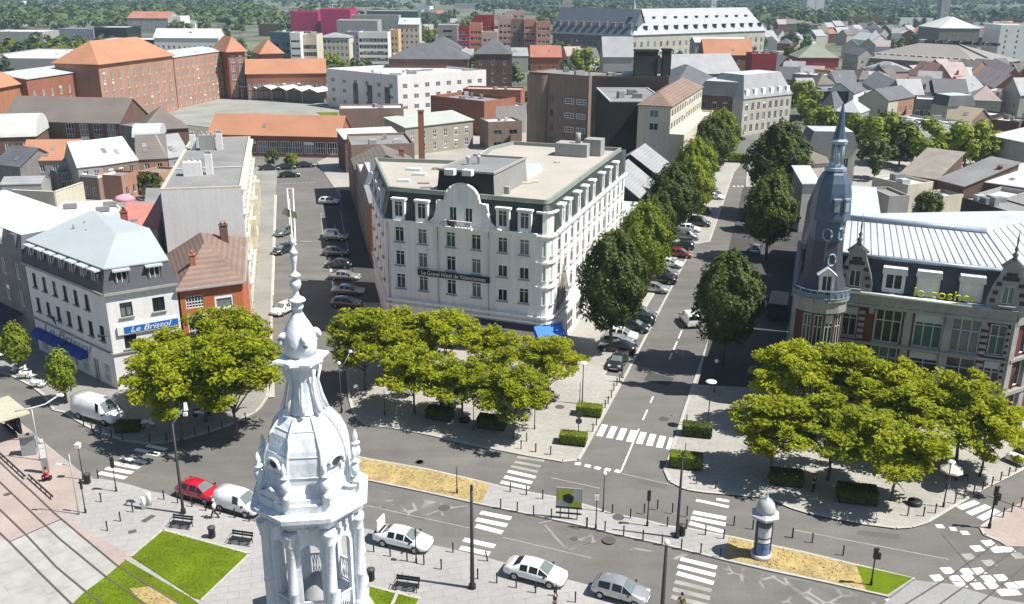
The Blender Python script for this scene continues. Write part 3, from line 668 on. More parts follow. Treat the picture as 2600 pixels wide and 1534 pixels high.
    gb.poly([pt(u, z, .22) for u, z in L_]); gb.poly([pt(u, z, .22) for u, z in [(-.75, Z1 + .25), (.35, Z1 + .25), (.35, zt), (-.75, zt)]])
    gb.poly([pt(-u, z, .22) for u, z in reversed([(-4.3, Z1 + .25), (-1.35, Z1 + .25), (-1.35, zt), (-3.3, zt), (-3.35, Z1 + 2.0), (-3.7, Z1 + .9)])])
    gb.poly([pt(u, z, .22) for u, z in [(-3.3, zt), (3.3, zt)] + [p for p in reversed(prof) if p[1] > zt]])
    for i in range(len(prof) - 1): gb.poly([fr[i + 1], fr[i], bk[i], bk[i + 1]])
    gb.poly(list(reversed(bk)))
    for u0, u1 in hole:
        for k in (u0, u1): gb.poly([pt(k, zb, .22), pt(k, zt, .22), pt(k, zt, -.1), pt(k, zb, -.1)])
        gb.poly([pt(u0, zt, .22), pt(u1, zt, .22), pt(u1, zt, -.1), pt(u0, zt, -.1)])
    # raised rim following the outline
    for i in range(len(prof) - 1):
        p, q = Vector(fr[i]), Vector(fr[i + 1]); gb.tube([p, q], .16, 6, 0)
    gb.build('gable', WHT, th, off)
    ang = math.atan2(fd.y, fd.x)
    for u in (-1.25, .85):
        q = gc + fd * u + nn * .1; a_, p_, s_ = win_meshes(1.0, 2.1, ST_FULL); wi = link('window', a_, th, Vector((q.x, q.y, zb)) - Vector(off), ang); link('pane', p_, wi)
    bb = MB(); q = gc + nn * .65 - fd * .2
    bb.box((q.x, q.y, Z1 - .05), (3.6, 1.0, .25), ang); bb.box((*(gc + nn * 1.1 - fd * .2), Z1 + .85), (3.6, .16, .14), ang)
    for i in range(9): p = gc + nn * 1.1 + fd * (-1.9 + i * .425); bb.lathe([(.05, Z1 + .05), (.11, Z1 + .3), (.05, Z1 + .6), (.07, Z1 + .8)], 6, (p.x, p.y))
    bb.build('balcony', WHT, th, off)
    # flag and pole
    fb = MB(); p0 = gc - fd * .9 + nn * .3; fb.tube([(*p0, Z1 + 1.2), (*(p0 + nn * 1.9 - fd * 1.2), Z1 + .7)], .04, 6, 0)
    e = p0 + nn * 1.1 - fd * .7; fb.poly([(*e, Z1 + 1.0), (*(e + fd * 1.2), Z1 + .95), (*(e + fd * 1.1 + nn * .2), Z1 + .2), (*(e + fd * .2), Z1 + .35)], 1)
    fb.build('flag', [F_DARK, mat('dark_cloth', (.05, .045, .06), .9, .2)], th, off)
    # dark slate pavilion behind the gable, with its flat zinc top
    pv = MB(); Lx = A + fd * 6.6; Rx = A + fd * 14.9; inn_ = Vector((-fd.y, fd.x))
    base = [Lx + inn_ * .5, Rx + inn_ * .5, Rx + inn_ * 13, Lx + inn_ * 12.5]
    top = [Lx + inn_ * 1.3 + fd * .5, Rx + inn_ * 1.3 - fd * .6, Rx + inn_ * 12.5 - fd * .5, Lx + inn_ * 12 + fd * .5]
    for i in range(4): j = (i + 1) % 4; pv.poly([(*base[i], Z1), (*base[j], Z1), (*top[j], 20.1), (*top[i], 20.1)], 0 if i in (0, 3) else 1)
    pv.build('pavilion_roof', [mat('black_slate', (.022, .021, .022), .7, .15), mat('grey_slate_hanging', (.23, .23, .22), .8, .1)], th, off)
    pt_ = MB(); parapet(pt_, inset(top, -.15), 20.1, .25, .3, 0, 1); pt_.build('pavilion_deck', [RENDG, mat('lead_grey_deck', (.20, .20, .205), .6, .12)], th, off)
    # clutter on the roof: vents, condensers, low kerbs, lift housing
    for k, (v, x, y, sx, sy, sz, m_) in enumerate([('B', 1340, 1310, .9, .7, 1.9, RENDW), ('B', 1390, 1310, .8, .7, 2.2, RENDW), ('B', 1360, 1370, .8, .8, .9, RENDG), ('B', 700, 1205, 2.2, .9, .3, RENDW), ('B', 740, 1240, 1.9, .8, .3, RENDW), ('B', 630, 1285, 1.7, .7, .3, RENDW), ('B', 790, 1330, 1.6, .6, .15, RENDG), ('B', 770, 1300, 1.6, .5, .15, RENDG), ('B', 860, 1200, 1.2, .5, .3, RENDG), ('B', 1500, 1300, 1.6, .5, .2, RENDC), ('B', 1560, 1290, 1.0, .5, .2, RENDC), ('B', 1720, 1150, .8, .5, .2, RENDC)]):
        p = P(v, x, y, 17.2); b = MB(); b.box((p.x, p.y, 17.15 + sz / 2), (sx, sy, sz), ang + .05 * k, 0, .92); b.build('roof_unit', m_, th, off)
    for x, y in ((1085, 1165), (1160, 1160)):
        p = P('B', x, y, 20.2); b = MB(); b.lathe([(.12, 20.1), (.12, 20.9), (.3, 20.9), (.26, 21.2), (.05, 21.25)], 8, (p.x, p.y)); b.build('vent', ZINC, th, off)
    for x, y in ((960, 1235), (1085, 1240)):
        p = P('B', x, y, 20.2); b = MB(); b.box((p.x, p.y, 20.45), (1.2, .9, .7), ang); b.build('roof_unit', RENDW, th, off)
    p = P('B', 1840, 1110, 17.3); b = MB(); b.box((p.x, p.y + 2, 18.1), (5, 3, 1.9), ang, 0); b.box((p.x + 3.2, p.y + 2.5, 18.4), (2.6, 2.4, 2.4), ang, 0); b.lathe([(.4, 19.1), (.4, 20.6)], 8, (p.x + .6, p.y + 1.5)); b.build('lift_housing', RENDG, th, off)
    q = [P('B', 1430, 1300, 17.4), P('B', 1610, 1200, 17.4), P('B', 1600, 1180, 17.4), P('B', 1410, 1170, 17.4)]
    b = MB(); b.prism([(v.x, v.y) for v in q], 17.1, 17.75, 0, 1); b.build('skylight', [RENDW, ZINC], th, off)
    for u in (.35, 7.35, 14.2):
        p = A + fd * u + nn * .12; k = MB(); k.tube([(p.x, p.y, -2.2), (p.x, p.y, 13.3)], .055, 6); k.build('drainpipe', RENDG, th, off)
    for u in (1.5, 13, 26): p = R0 + avd * u + Vector((avd.y, -avd.x)) * .12; k = MB(); k.tube([(p.x, p.y, -2.2), (p.x, p.y, 13.3)], .055, 6); k.build('drainpipe', RENDG, th, off)
    # banner, fascia, awning
    bn = MB(); p0 = A + fd * 4.6 + nn * .3; p1 = A + fd * 14.4 + nn * .3; mm = (p0 + p1) / 2
    bn.box((mm.x, mm.y, 7.15), ((p1 - p0).length, .12, .78), ang); bo = bn.build('name_banner', mat('black_banner', (.018, .016, .018), .6, .1), th, off)
    t = mm + nn * .08; text_mesh('lettering', 'Le Grand Hôtel de Valenciennes', .72, F_WHITE, bo, Vector((t.x, t.y, 7.15)) - Vector(off), ang, sx=.93)
    fs = MB(); p0 = A + fd * 12 + nn * .2; p1 = c0 + nn * .2; mm = (p0 + p1) / 2
    fs.box((mm.x, mm.y, 1.5), ((p1 - p0).length, .3, .75), ang); fs.build('shop_fascia', mat('navy_fascia', (.02, .018, .075), .5, .1), th, off)
    aw = MB(); e0, e1 = corner[1], corner[4]; d = (e1 - e0).normalized(); nn2 = Vector((d.y, -d.x)); m0 = (e0 + e1) / 2
    a, b_ = m0 - d * 1.9, m0 + d * 1.9
    aw.poly([(*(a + nn2 * .25), 2.1), (*(a + nn2 * 2.0), .7), (*(b_ + nn2 * 2.0), .7), (*(b_ + nn2 * .25), 2.1)], 0); aw.poly([(*(a + nn2 * 2.), .3), (*(b_ + nn2 * 2.), .3), (*(b_ + nn2 * 2.), .7), (*(a + nn2 * 2.), .7)], 0)
    for k in (a, b_): aw.poly([(*(k + nn2 * .25), 2.1), (*(k + nn2 * 2.), .7), (*(k + nn2 * .25), .7)], 0)
    aw.build('awning', mat('bright_blue_canvas', (.03, .17, .62), .7, .08), th, off)
    st_ = MB(); g0 = R0 + avd * 1.2; 
    rr = Vector((avd.y, -avd.x)) * .03; pp = [(.2, 3.2), (6.2, 3.6), (6.6, 4.4), (5.9, 5.2), (4.2, 8.3), (3.2, 8.6), (2.4, 6.6), (.9, 4.6)]
    st_.poly([(*(R0 + avd * u + rr), z) for u, z in pp]); st_.build('grime_patch', mat('sooty_render', (.20, .19, .18), .9, .5, .9, .3, 3.), th, off)
    th.scale = (.948,) * 3; th.location = (off[0] * .948, off[1] * .948, 42 * .052)
hotel()
# ================================================================ left corner: white building, brick house, tall white block and the rows behind
M_MAN2 = mat('charcoal_slate', (.075, .075, .088), .7, .12)
def white_corner():
    Cn = Vector((-42.5, 91.7)); Rt = Vector((-36.4, 95.6)); Lf = Vector((-56.6, 103.2))
    Bk = [Vector((-41.5, 104)), Vector((-52, 112.5))]
    foot = [Lf, Cn, Rt] + Bk; off = (-46, 100, 0); Z1, Z2 = 11.1, 13.6
    th = thing('bistro_building', 'white corner building with charcoal mansard, pale zinc roof and blue bistro sign and awnings', 'building', off)
    wb = MB(); Ll = (Cn - Lf).length; Lr = (Rt - Cn).length
    ws = [(1.9 + i * 2.42, z, .95, 1.75) for z in (8.3, 5.3) for i in range(7) if not (i == 6 and z > 6)]
    gr = [(u, .4, 1.5, 2.4, ST_BIG) for u in (1.8, 4.2, 6.6, 9., 11.4)] + [(13.9, .05, 1.2, 2.6, ST_FULL), (16.2, .4, 1.5, 2.3, ST_BIG)]
    facade(th, wb, Lf, Cn, 0, Z1, ws + gr, style('dk', f=F_DARK, c=1), off)
    facade(th, wb, Cn, Rt, 0, Z1, [(1.9, 8.2, 1.25, 1.55), (5.2, 8.2, 1.25, 1.55), (1.9, 4.6, 1.25, 1.5), (5.2, 4.6, 1.25, 1.5), (3.6, .1, 3.6, 2.7, ST_BIG)], style('dk2', f=F_DARK, c=2), off)
    for i in range(2, 5): facade(th, wb, foot[i], foot[(i + 1) % 5], 0, Z1, [], ST_ONE, off)
    wb.build('wall', RENDW, th, off)
    rb = MB(); o = inset(foot, -.3); inn = inset(foot, .55)
    for i in range(5): j = (i + 1) % 5; rb.poly([(*o[i], Z1), (*o[j], Z1), (*inn[j], Z2), (*inn[i], Z2)], 0)
    rb.build('mansard_roof', M_MAN2, th, off)
    zb = MB(); oo = inset(foot, .4); ap = [(oo[0] + oo[4]) / 2, None]
    zz = [13.62, 13.62, 13.62, 15.0, 15.2]
    r1 = Vector((-44.2, 100.2))
    P3 = [(*oo[i], zz[i]) for i in range(5)]; pk = (r1.x, r1.y, 15.2)
    for i in range(5): zb.poly([P3[i], P3[(i + 1) % 5], pk], 0)
    for i in range(5): a, b = P3[i], P3[(i + 1) % 5]; zb.poly([(a[0], a[1], a[2] - .14), (b[0], b[1], b[2] - .14), b, a], 0)
    wbk = MB()
    for i in (2, 3, 4): a, b = P3[i], P3[(i + 1) % 5]; wbk.poly([(*inn[i], Z2 - .1), (*inn[(i + 1) % 5], Z2 - .1), (b[0], b[1], b[2] - .1), (a[0], a[1], a[2] - .1)])
    wbk.build('upstand', RENDG, th, off)
    zb.build('roof', mat('pale_blue_zinc', (.36, .40, .415), .5, .05, .12, .02, 2., spec=.4), th, off)
    cb = MB()
    for a, b in ((Lf, Cn), (Cn, Rt)):
        d = b - a; L = d.length; m = (a + b) / 2; nn = Vector((d.y, -d.x)) / L * .15; cb.box((m.x + nn.x, m.y + nn.y, Z1 - .12), (L + .3, .5, .28), math.atan2(d.y, d.x)); cb.box((m.x + nn.x * .5, m.y + nn.y * .5, 4.25), (L + .1, .2, .16), math.atan2(d.y, d.x))
    cb.build('cornice', RENDG, th, off)
    for a, b, us in ((Lf, Cn, [1.9 + i * 2.42 for i in range(7)]), (Cn, Rt, [1.9, 5.2])):
        d = (b - a).normalized(); ang = math.atan2(d.y, d.x); inw = Vector((-d.y, d.x))
        for u in us:
            c = a + d * u - inw * .05; k = MB()
            for s in (-.62, .62): q = c + d * s + inw * .5; k.box((q.x, q.y, Z1 + 1.15), (.16, 1.0, 2.0), ang, 0)
            q = c + inw * .4; k.box((q.x, q.y, Z1 + 2.22), (1.75, 1.35, .16), ang, 1)
            o_ = k.build('dormer', [M_MAN2, ZINC], th, off)
            a_, p_, s_ = win_meshes(1.1, 1.75, ST_FULL); wi = link('window', a_, o_, Vector((c.x, c.y, Z1 + .35)) - Vector(off), ang); link('pane', p_, wi)
    # sign on the sunny front
    d = (Rt - Cn).normalized(); ang = math.atan2(d.y, d.x); nn = Vector((d.y, -d.x))
    c = Cn + d * 3.9 + nn * .14; b = MB(); b.box((c.x, c.y, 6.75), (6.4, .2, .95), ang, 0); c2 = c - nn * -.02 + d * .2; b.box((*(c + d * .25 + nn * .03), 6.75), (5.6, .2, .72), ang, 1)
    so_ = b.build('shop_sign', [RENDW, mat('sign_blue', (.015, .13, .42), .5, .1)], th, off)
    q = c + nn * .16 + d * .1; text_mesh('lettering', 'Le Bristol', .85, F_WHITE, so_, Vector((q.x, q.y, 6.72)) - Vector(off), ang, shear=.35, sx=1.25)
    d = (Cn - Lf).normalized(); ang = math.atan2(d.y, d.x); nn = Vector((d.y, -d.x))
    q = Lf + d * 7.6 + nn * .05; text_mesh('lettering', 'Le Bristol', 1.35, mat('grey_lettering', (.26, .29, .33), .7, .05), th, Vector((q.x, q.y, 3.45)) - Vector(off), ang, shear=.3, sx=2.1)
    cl = mat('royal_blue_canvas', (.012, .05, .26), .75, .12)
    for k, u in enumerate((1.9, 4.4, 6.9, 9.4, 11.4)):
        k_ = MB(); c = Lf + d * u; w = 1.15
        pts = [(0.1, 3.15), (.55, 3.05), (.9, 2.75), (1.05, 2.35)]
        k_.loft([[(*(c + d * x + nn * y), z) for x in (-w, w)] for y, z in pts], 0, True, False, False)
        for s in (-w, w): k_.poly([(*(c + d * s + nn * y), z) for y, z in pts] + [(*(c + d * s + nn * .1), 2.35)])
        k_.build('awning', cl, th, off)
    f = MB(); c = Lf + d * 7.0 + nn * .35; f.tube([(*(c - nn * .3), 5.4), (*(c + nn * .9), 6.6)], .03, 6); f.poly([(*(c + nn * .8), 6.4), (*(c + nn * .3 + d * .25), 4.9), (*(c + nn * .1 - d * .25), 4.8), (*(c + nn * .3), 6.0)], 1)
    f.build('flag', [F_GREY, cl], th, off)
    l = MB(); c = Cn - d * .6; l.tube([(*(c + nn * .1), 6.2), (*(c + nn * .9), 6.5)], .05, 6); l.lathe([(.06, 6.25), (.2, 6.4), (.12, 6.75)], 8, tuple(c + nn * .9)); l.build('wall_lamp', F_DARK, th, off)
    for (v, x, y) in (('n', 835, 1050), ('n', 725, 1085), ('n', 850, 1115), ('n', 1200, 1160), ('n', 1380, 1100)):
        p = P(v, x, y, 14.6); b = MB(); b.lathe([(.14, 14.3), (.12, 15.1 if x < 840 else 14.9)], 8, (p.x, p.y)); b.build('vent', F_GREY, th, off)
white_corner()
def brick_house():
    a, b = Vector((-36.2, 95.7)), Vector((-30.2, 98.7)); back = Vector((-34.8, 116.5)); back2 = Vector((-42.0, 109))
    foot = [a, b, back, back2]; off = (-35, 104, 0); Z = 10.3
    th = thing('brick_house', 'orange brick house under a hipped brown tile roof beside the white bistro building', 'house', off); wb = MB()
    facade(th, wb, a, b, 0, Z, [(1.5, 7.9, 1.9, 1.4, style('glz', c=6, r=4, one=1)), (1.5, 4.6, 1.9, 2.6, style('glz', c=6, r=4, one=1)), (4.6, 7.4, 2.0, 1.6, style('wd', c=1, b=.18, g=GLASS_PALE)), (4.6, 4.2, 2.0, 1.6, style('wd', c=1, b=.18, g=GLASS_PALE)), (3.6, .2, 4.4, 2.6, ST_BIG)], ST_FULL, off)
    for i in (1, 2, 3): facade(th, wb, foot[i], foot[(i + 1) % 4], 0, Z, wgrid((foot[2] - foot[1]).length, 5, (1., 4.2, 7.4), 1.2, 1.7) if i == 1 else [], ST_ONE, off)
    wb.build('wall', mat('warm_orange_brick', (.42, .13, .055), .9, .1, .4, .12, 6.), th, off)
    o = inset(foot, -.35); rb = MB(); r0 = Vector((-35.6, 103.5)); r1 = Vector((-37.5, 108.)); zt = 13.4
    rb.poly([(*o[0], Z), (*o[1], Z), (*r0, zt)]); rb.poly([(*o[1], Z), (*o[2], Z), (*r1, zt), (*r0, zt)]); rb.poly([(*o[2], Z), (*o[3], Z), (*r1, zt)]); rb.poly([(*o[3], Z), (*o[0], Z), (*r0, zt), (*r1, zt)])
    rb.build('roof', TILEB, th, off)
    g = MB()
    for p, q in ((o[0], o[1]), (o[1], o[2])):
        d = q - p; m = (p + q) / 2; g.box((m.x, m.y, Z - .08), (d.length + .1, .22, .2), math.atan2(d.y, d.x))
    g.build('gutter', RENDG, th, off)
    p = P('D', 1375, 590, 11); chimney(th, (p.x, p.y), 10.6, 2.4, off, .6, .6, BRICKO, .4, 1)
    p = P('D', 1590, 330, 12.5); chimney(th, (p.x, p.y), 11.4, 2.4, off, .9, .7, BRICKD, .4, 2)
brick_house()
def tall_white():
    a, b, c, d = Vector((-44.6, 115.6)), Vector((-34.9, 117.6)), Vector((-44.6, 158)), Vector((-54, 156)); foot = [a, b, c, d]; off = (-44, 135, 0); Z = 16.8
    th = thing('apartment_block', 'tall block with a blank white gable wall and flat grey roof above the brick house', 'building', off); wb = MB()
    facade(th, wb, a, b, 0, Z, [], ST_ONE, off); L = (c - b).length
    facade(th, wb, b, c, 0, Z, wgrid(L, 9, (4.3, 7.4, 10.5, 13.5), 1.2, 1.9, 1, 1) + wgrid(L, 6, (.4,), 2.6, 2.6, 1, 1), style('rl', c=2, rail=1), off)
    facade(th, wb, c, d, 0, Z, [], ST_ONE, off); facade(th, wb, d, a, 0, Z, [], ST_ONE, off)
    wb.build('wall', RENDW, th, off)
    sb = MB(); dd = (c - b).normalized(); nn = Vector((dd.y, -dd.x))
    sb.poly([(*(b + nn * .03), .1), (*(c + nn * .03), .1), (*(c + nn * .03), 3.6), (*(b + nn * .03), 3.6)])
    for z in (3.8, 7.1, 10.2, 13.3, 16.5): m = (b + c) / 2 + nn * .2; sb.box((m.x, m.y, z), (L, .5, .2), math.atan2(dd.y, dd.x))
    for u in (7, 20, 33): q = b + dd * u + nn * .6; sb.box((q.x, q.y, 9.), (1.9, 1.1, 4.2), math.atan2(dd.y, dd.x)); 
    sb.build('street_front', mat('cream_stone', (.62, .56, .42), .85, .12, .5, .1, 3., streak=.15), th, off)
    rb = MB(); parapet(rb, foot, Z, .25, .3, 0, 1); rb.build('roof', [RENDC, FELT], th, off)
    t = MB(); m0 = a.lerp(d, .35); m1 = b.lerp(c, .35); strip(t, [m0, m1], .3, Z + .12, 0); t.build('roof_joint', RENDW, th, off)
    def blk(v, x, y, sx, sy, sz, m_, z0=16.8):
        p = P(v, x, y, z0); k = MB(); k.box((p.x, p.y, z0 + sz / 2), (sx, sy, sz), .2); o = k.build('chimney_stack', m_, th, off)
        for i in range(3): q = MB(); q.lathe([(.14, z0 + sz), (.12, z0 + sz + .5)], 7, (p.x - sx / 2 + (i + .5) * sx / 3, p.y)); q.build('chimney_pot', RENDG, o)
        for ch in o.children: ch.location = -Vector(off)
    for ch in (('n', 1900, 560, 2.4, 1.6, 1.9, RENDW), ('n', 2060, 550, .9, .9, 2.8, RENDW), ('n', 1900, 310, .8, .9, 2.4, RENDW), ('n', 2040, 310, 2.2, 1.8, 2.4, RENDG), ('n', 2160, 310, .9, .9, 2.6, RENDW)): blk(*ch)
tall_white()
# the dark stone row along the side street at far left
q = [Vector((-78, 121.5)), Vector((-56.9, 103.6)), Vector((-50.5, 111)), Vector((-71.5, 129))]
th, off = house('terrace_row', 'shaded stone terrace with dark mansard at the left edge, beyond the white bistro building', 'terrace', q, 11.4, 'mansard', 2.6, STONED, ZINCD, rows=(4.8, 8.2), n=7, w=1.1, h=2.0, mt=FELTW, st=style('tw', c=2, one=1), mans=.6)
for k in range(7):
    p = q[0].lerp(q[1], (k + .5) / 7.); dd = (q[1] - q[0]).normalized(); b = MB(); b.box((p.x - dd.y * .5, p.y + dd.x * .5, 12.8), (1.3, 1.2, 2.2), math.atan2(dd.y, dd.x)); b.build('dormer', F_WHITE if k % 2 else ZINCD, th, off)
dd = (q[1] - q[0]).normalized(); nn = Vector((dd.y, -dd.x)); b = MB(); c = q[0].lerp(q[1], .78)
b.poly([(*(c - dd * 3.5 + nn * .1), 3.9), (*(c - dd * 3.5 + nn * 2.6), 2.9), (*(c + dd * 3.6 + nn * 2.6), 2.9), (*(c + dd * 3.6 + nn * .1), 3.9)]); b.poly([(*(c - dd * 3.5 + nn * 2.6), 2.5), (*(c + dd * 3.6 + nn * 2.6), 2.5), (*(c + dd * 3.6 + nn * 2.6), 2.9), (*(c - dd * 3.5 + nn * 2.6), 2.9)])
b.build('awning', mat('dark_plum_canvas', (.04, .03, .06), .8, .1), th, off)
b = MB(); c = q[0].lerp(q[1], .35); b.box((c.x + nn.x * .3, c.y + nn.y * .3, 4.), (1.6, .5, 3.4), math.atan2(dd.y, dd.x)); b.build('shop_sign', mat('bright_red', (.55, .01, .02), .6, .1), th, off)
# flat white roofs, red roof and garden walls behind the white corner
def flat(label, pts, z, mr, mw=RENDG, name='outbuilding', par=.3, z0=0):
    pts = [Vector(p[:2]) for p in pts]
    ar = sum(pts[i].x * pts[(i + 1) % len(pts)].y - pts[(i + 1) % len(pts)].x * pts[i].y for i in range(len(pts)))
    if ar < 0: pts.reverse()
    c = sum(pts, Vector((0, 0))) / len(pts); off = (c.x, c.y, z0); th = thing(name, label, 'building', off)
    wb = MB(); wb.prism(pts, z0, z, 0, cap=False); wb.build('wall', mw, th, off); rb = MB(); parapet(rb, pts, z, par, .22, 0, 1); rb.build('roof', [mw, mr], th, off)
    return th, off
WF = mat('brilliant_white_coating', (.64, .63, .62), .8, .05)
th, off = flat('low building with a dazzling white flat roof and skylights behind the shaded terrace', L2('n', 270, 1150, 0, 1000, 0, 790, 330, 830, 590, 940, 590, 1000, z=11.), 10.8, WF, WF)
for x, y, s in ((90, 880, 1.4), (190, 1010, 1.5), (350, 1090, 1.2), (505, 985, 2.0)):
    p = P('n', x, y, 11); b = MB(); b.box((p.x, p.y, 11.3), (s * 1.5, s * .9, .9), -.6); b.build('roof_unit', F_GREY, th, off)
th, off = flat('white flat roofs with rooflights between the garden wall and bistro building', L2('n', 860, 1010, 560, 890, 620, 830, 1100, 810, 1190, 890, z=8.), 7.8, WF, WF)
for x, y in ((690, 880), (1010, 910), (1080, 860)):
    p = P('n', x, y, 8); b = MB(); b.box((p.x, p.y, 8.3), (2., .8, .7), .3); b.build('rooflight', F_GREY, th, off)
def quadP(v, *c, z=0.): return [p.xy for p in L2(v, *c, z=z)]
q = quadP('n', 1190, 1090, 1540, 1065, 1610, 905, 1250, 895, z=11)
house('back_house', 'small house with a pinkish red pitched roof below the tall white gable', 'house', q, 10.8, 'shed', 1.2, RENDG, mat('faded_red_roof', (.42, .17, .14), .8, .1), ov=.1, ch=((.06, .25, 1.5),))
q = quadP('n', 1410, 905, 1610, 900, 1640, 705, 1440, 705, z=12)
house('lean_to', 'grey roofed extension leaning on the tall white block', 'building', q, 11.5, 'shed', .8, RENDC, FELT, ov=.1)
q = quadP('n', 920, 1020, 1130, 1110, 1190, 1090, 1170, 950, z=11)
house('back_wing', 'narrow wing with pale sloping roof between bistro building and red roofed house', 'building', q, 10.9, 'shed', .6, RENDG, ZINC, ov=.05)
# garden walls
def gwall(label, pts, h, m_, t=.35):
    b = MB()
    for i in range(len(pts) - 1):
        p, r = Vector(pts[i][:2]), Vector(pts[i + 1][:2]); d = r - p; mm = (p + r) / 2; b.box((mm.x, mm.y, h / 2), (d.length + t * .3, t, h), math.atan2(d.y, d.x)); b.box((mm.x, mm.y, h + .05), (d.length + t * .3, t + .15, .1), math.atan2(d.y, d.x))
    o = b.build('garden_wall', m_); o.location = (0, 0, 0); return tag(o, label, 'wall')
gwall('long pale rendered garden wall behind the white flat roofs', [P('n', 150, 870, 4), P('n', 560, 890, 4), P('n', 830, 790, 4)], 7.0, RENDC)
# row houses with their backs towards the square
def row(label, x0, y0, x1, y1, z, dep, rise, mw, mr, n=2, kind='gx', ch=(), rows=(1.0, 3.9), name='row_house', view='n', st=ST_ONE, **k):
    q = quad_from(P(view, x0, y0, z), P(view, x1, y1, z), dep)
    return house(name, label, 'house', q, z, kind, rise, mw, mr, rows=rows, n=n, ch=ch, st=st, ov=.2, **k)
row('row house with a bright orange tile roof at left, back to the square', 195, 412, 738, 405, 6.5, 11, 3.4, RENDG, TILEO, 4, ch=((.98, .5, 2.6),))
row('row house with a white zinc roof and dark chimney, back to the square', 760, 475, 1010, 450, 6.6, 11, 4.2, RENDG, mat('white_zinc', (.52, .51, .52), .6, .08), 2, ch=((.9, .45, 2.4),))
row('row house with a light grey zinc roof beside the white roofed one', 1015, 449, 1345, 402, 6.6, 11, 4.2, BRICKB, mat('light_zinc', (.47, .48, .50), .6, .06), 3)
row('row house with a charcoal roof and two skylights', 1350, 400, 1640, 385, 6.6, 11, 4.2, BRICKP, SLATEB, 2, ch=((.92, .5, 2.4),))
row('row house with a mid grey roof next to the charcoal roof', 1650, 384, 1860, 360, 6.6, 11, 4.0, RENDG, SLATEL, 2, ch=((.95, .5, 2.4),))
for k, (x0, y0, x1, y1, z, d, mw, lb) in enumerate([(790, 575, 960, 590, 4.6, 5, BRICKB, 'brown brick back extension with white coping'), (1190, 590, 1350, 540, 4.6, 6, BRICKP, 'pink brick back extension behind the row houses'), (1360, 545, 1560, 560, 4.6, 6, BRICKP, 'tan brick back extension with a pale coping'), (560, 560, 745, 540, 4.0, 6, STONED, 'low grey back building with a dark doorway'), (0, 650, 400, 640, 3.5, 6, RENDG, 'long low shed with grey corrugated roof at left edge')]):
    q = quad_from(P('n', x0, y0, z), P('n', x1, y1, z), d); house('back_extension', lb, 'building', q, z, 'flat' if k != 4 else 'gx', 1.0, mw, FELT if k < 4 else SLATEL, rows=(1.,), n=2 if k < 4 else 0, ov=.1, mt=RENDW if k == 0 else None)
b = MB(); p = P('n', 1220, 800, 2.2); b.lathe([(2.2, 2.2), (1.4, 2.9), (.1, 3.3)], 10, (p.x, p.y)); b.lathe([(.04, 0), (.04, 3.2)], 6, (p.x, p.y))
tag(b.build('parasol', mat('pink_canvas', (.60, .25, .32), .8, .1)), 'pink garden parasol in the yard behind the row houses', 'parasol')
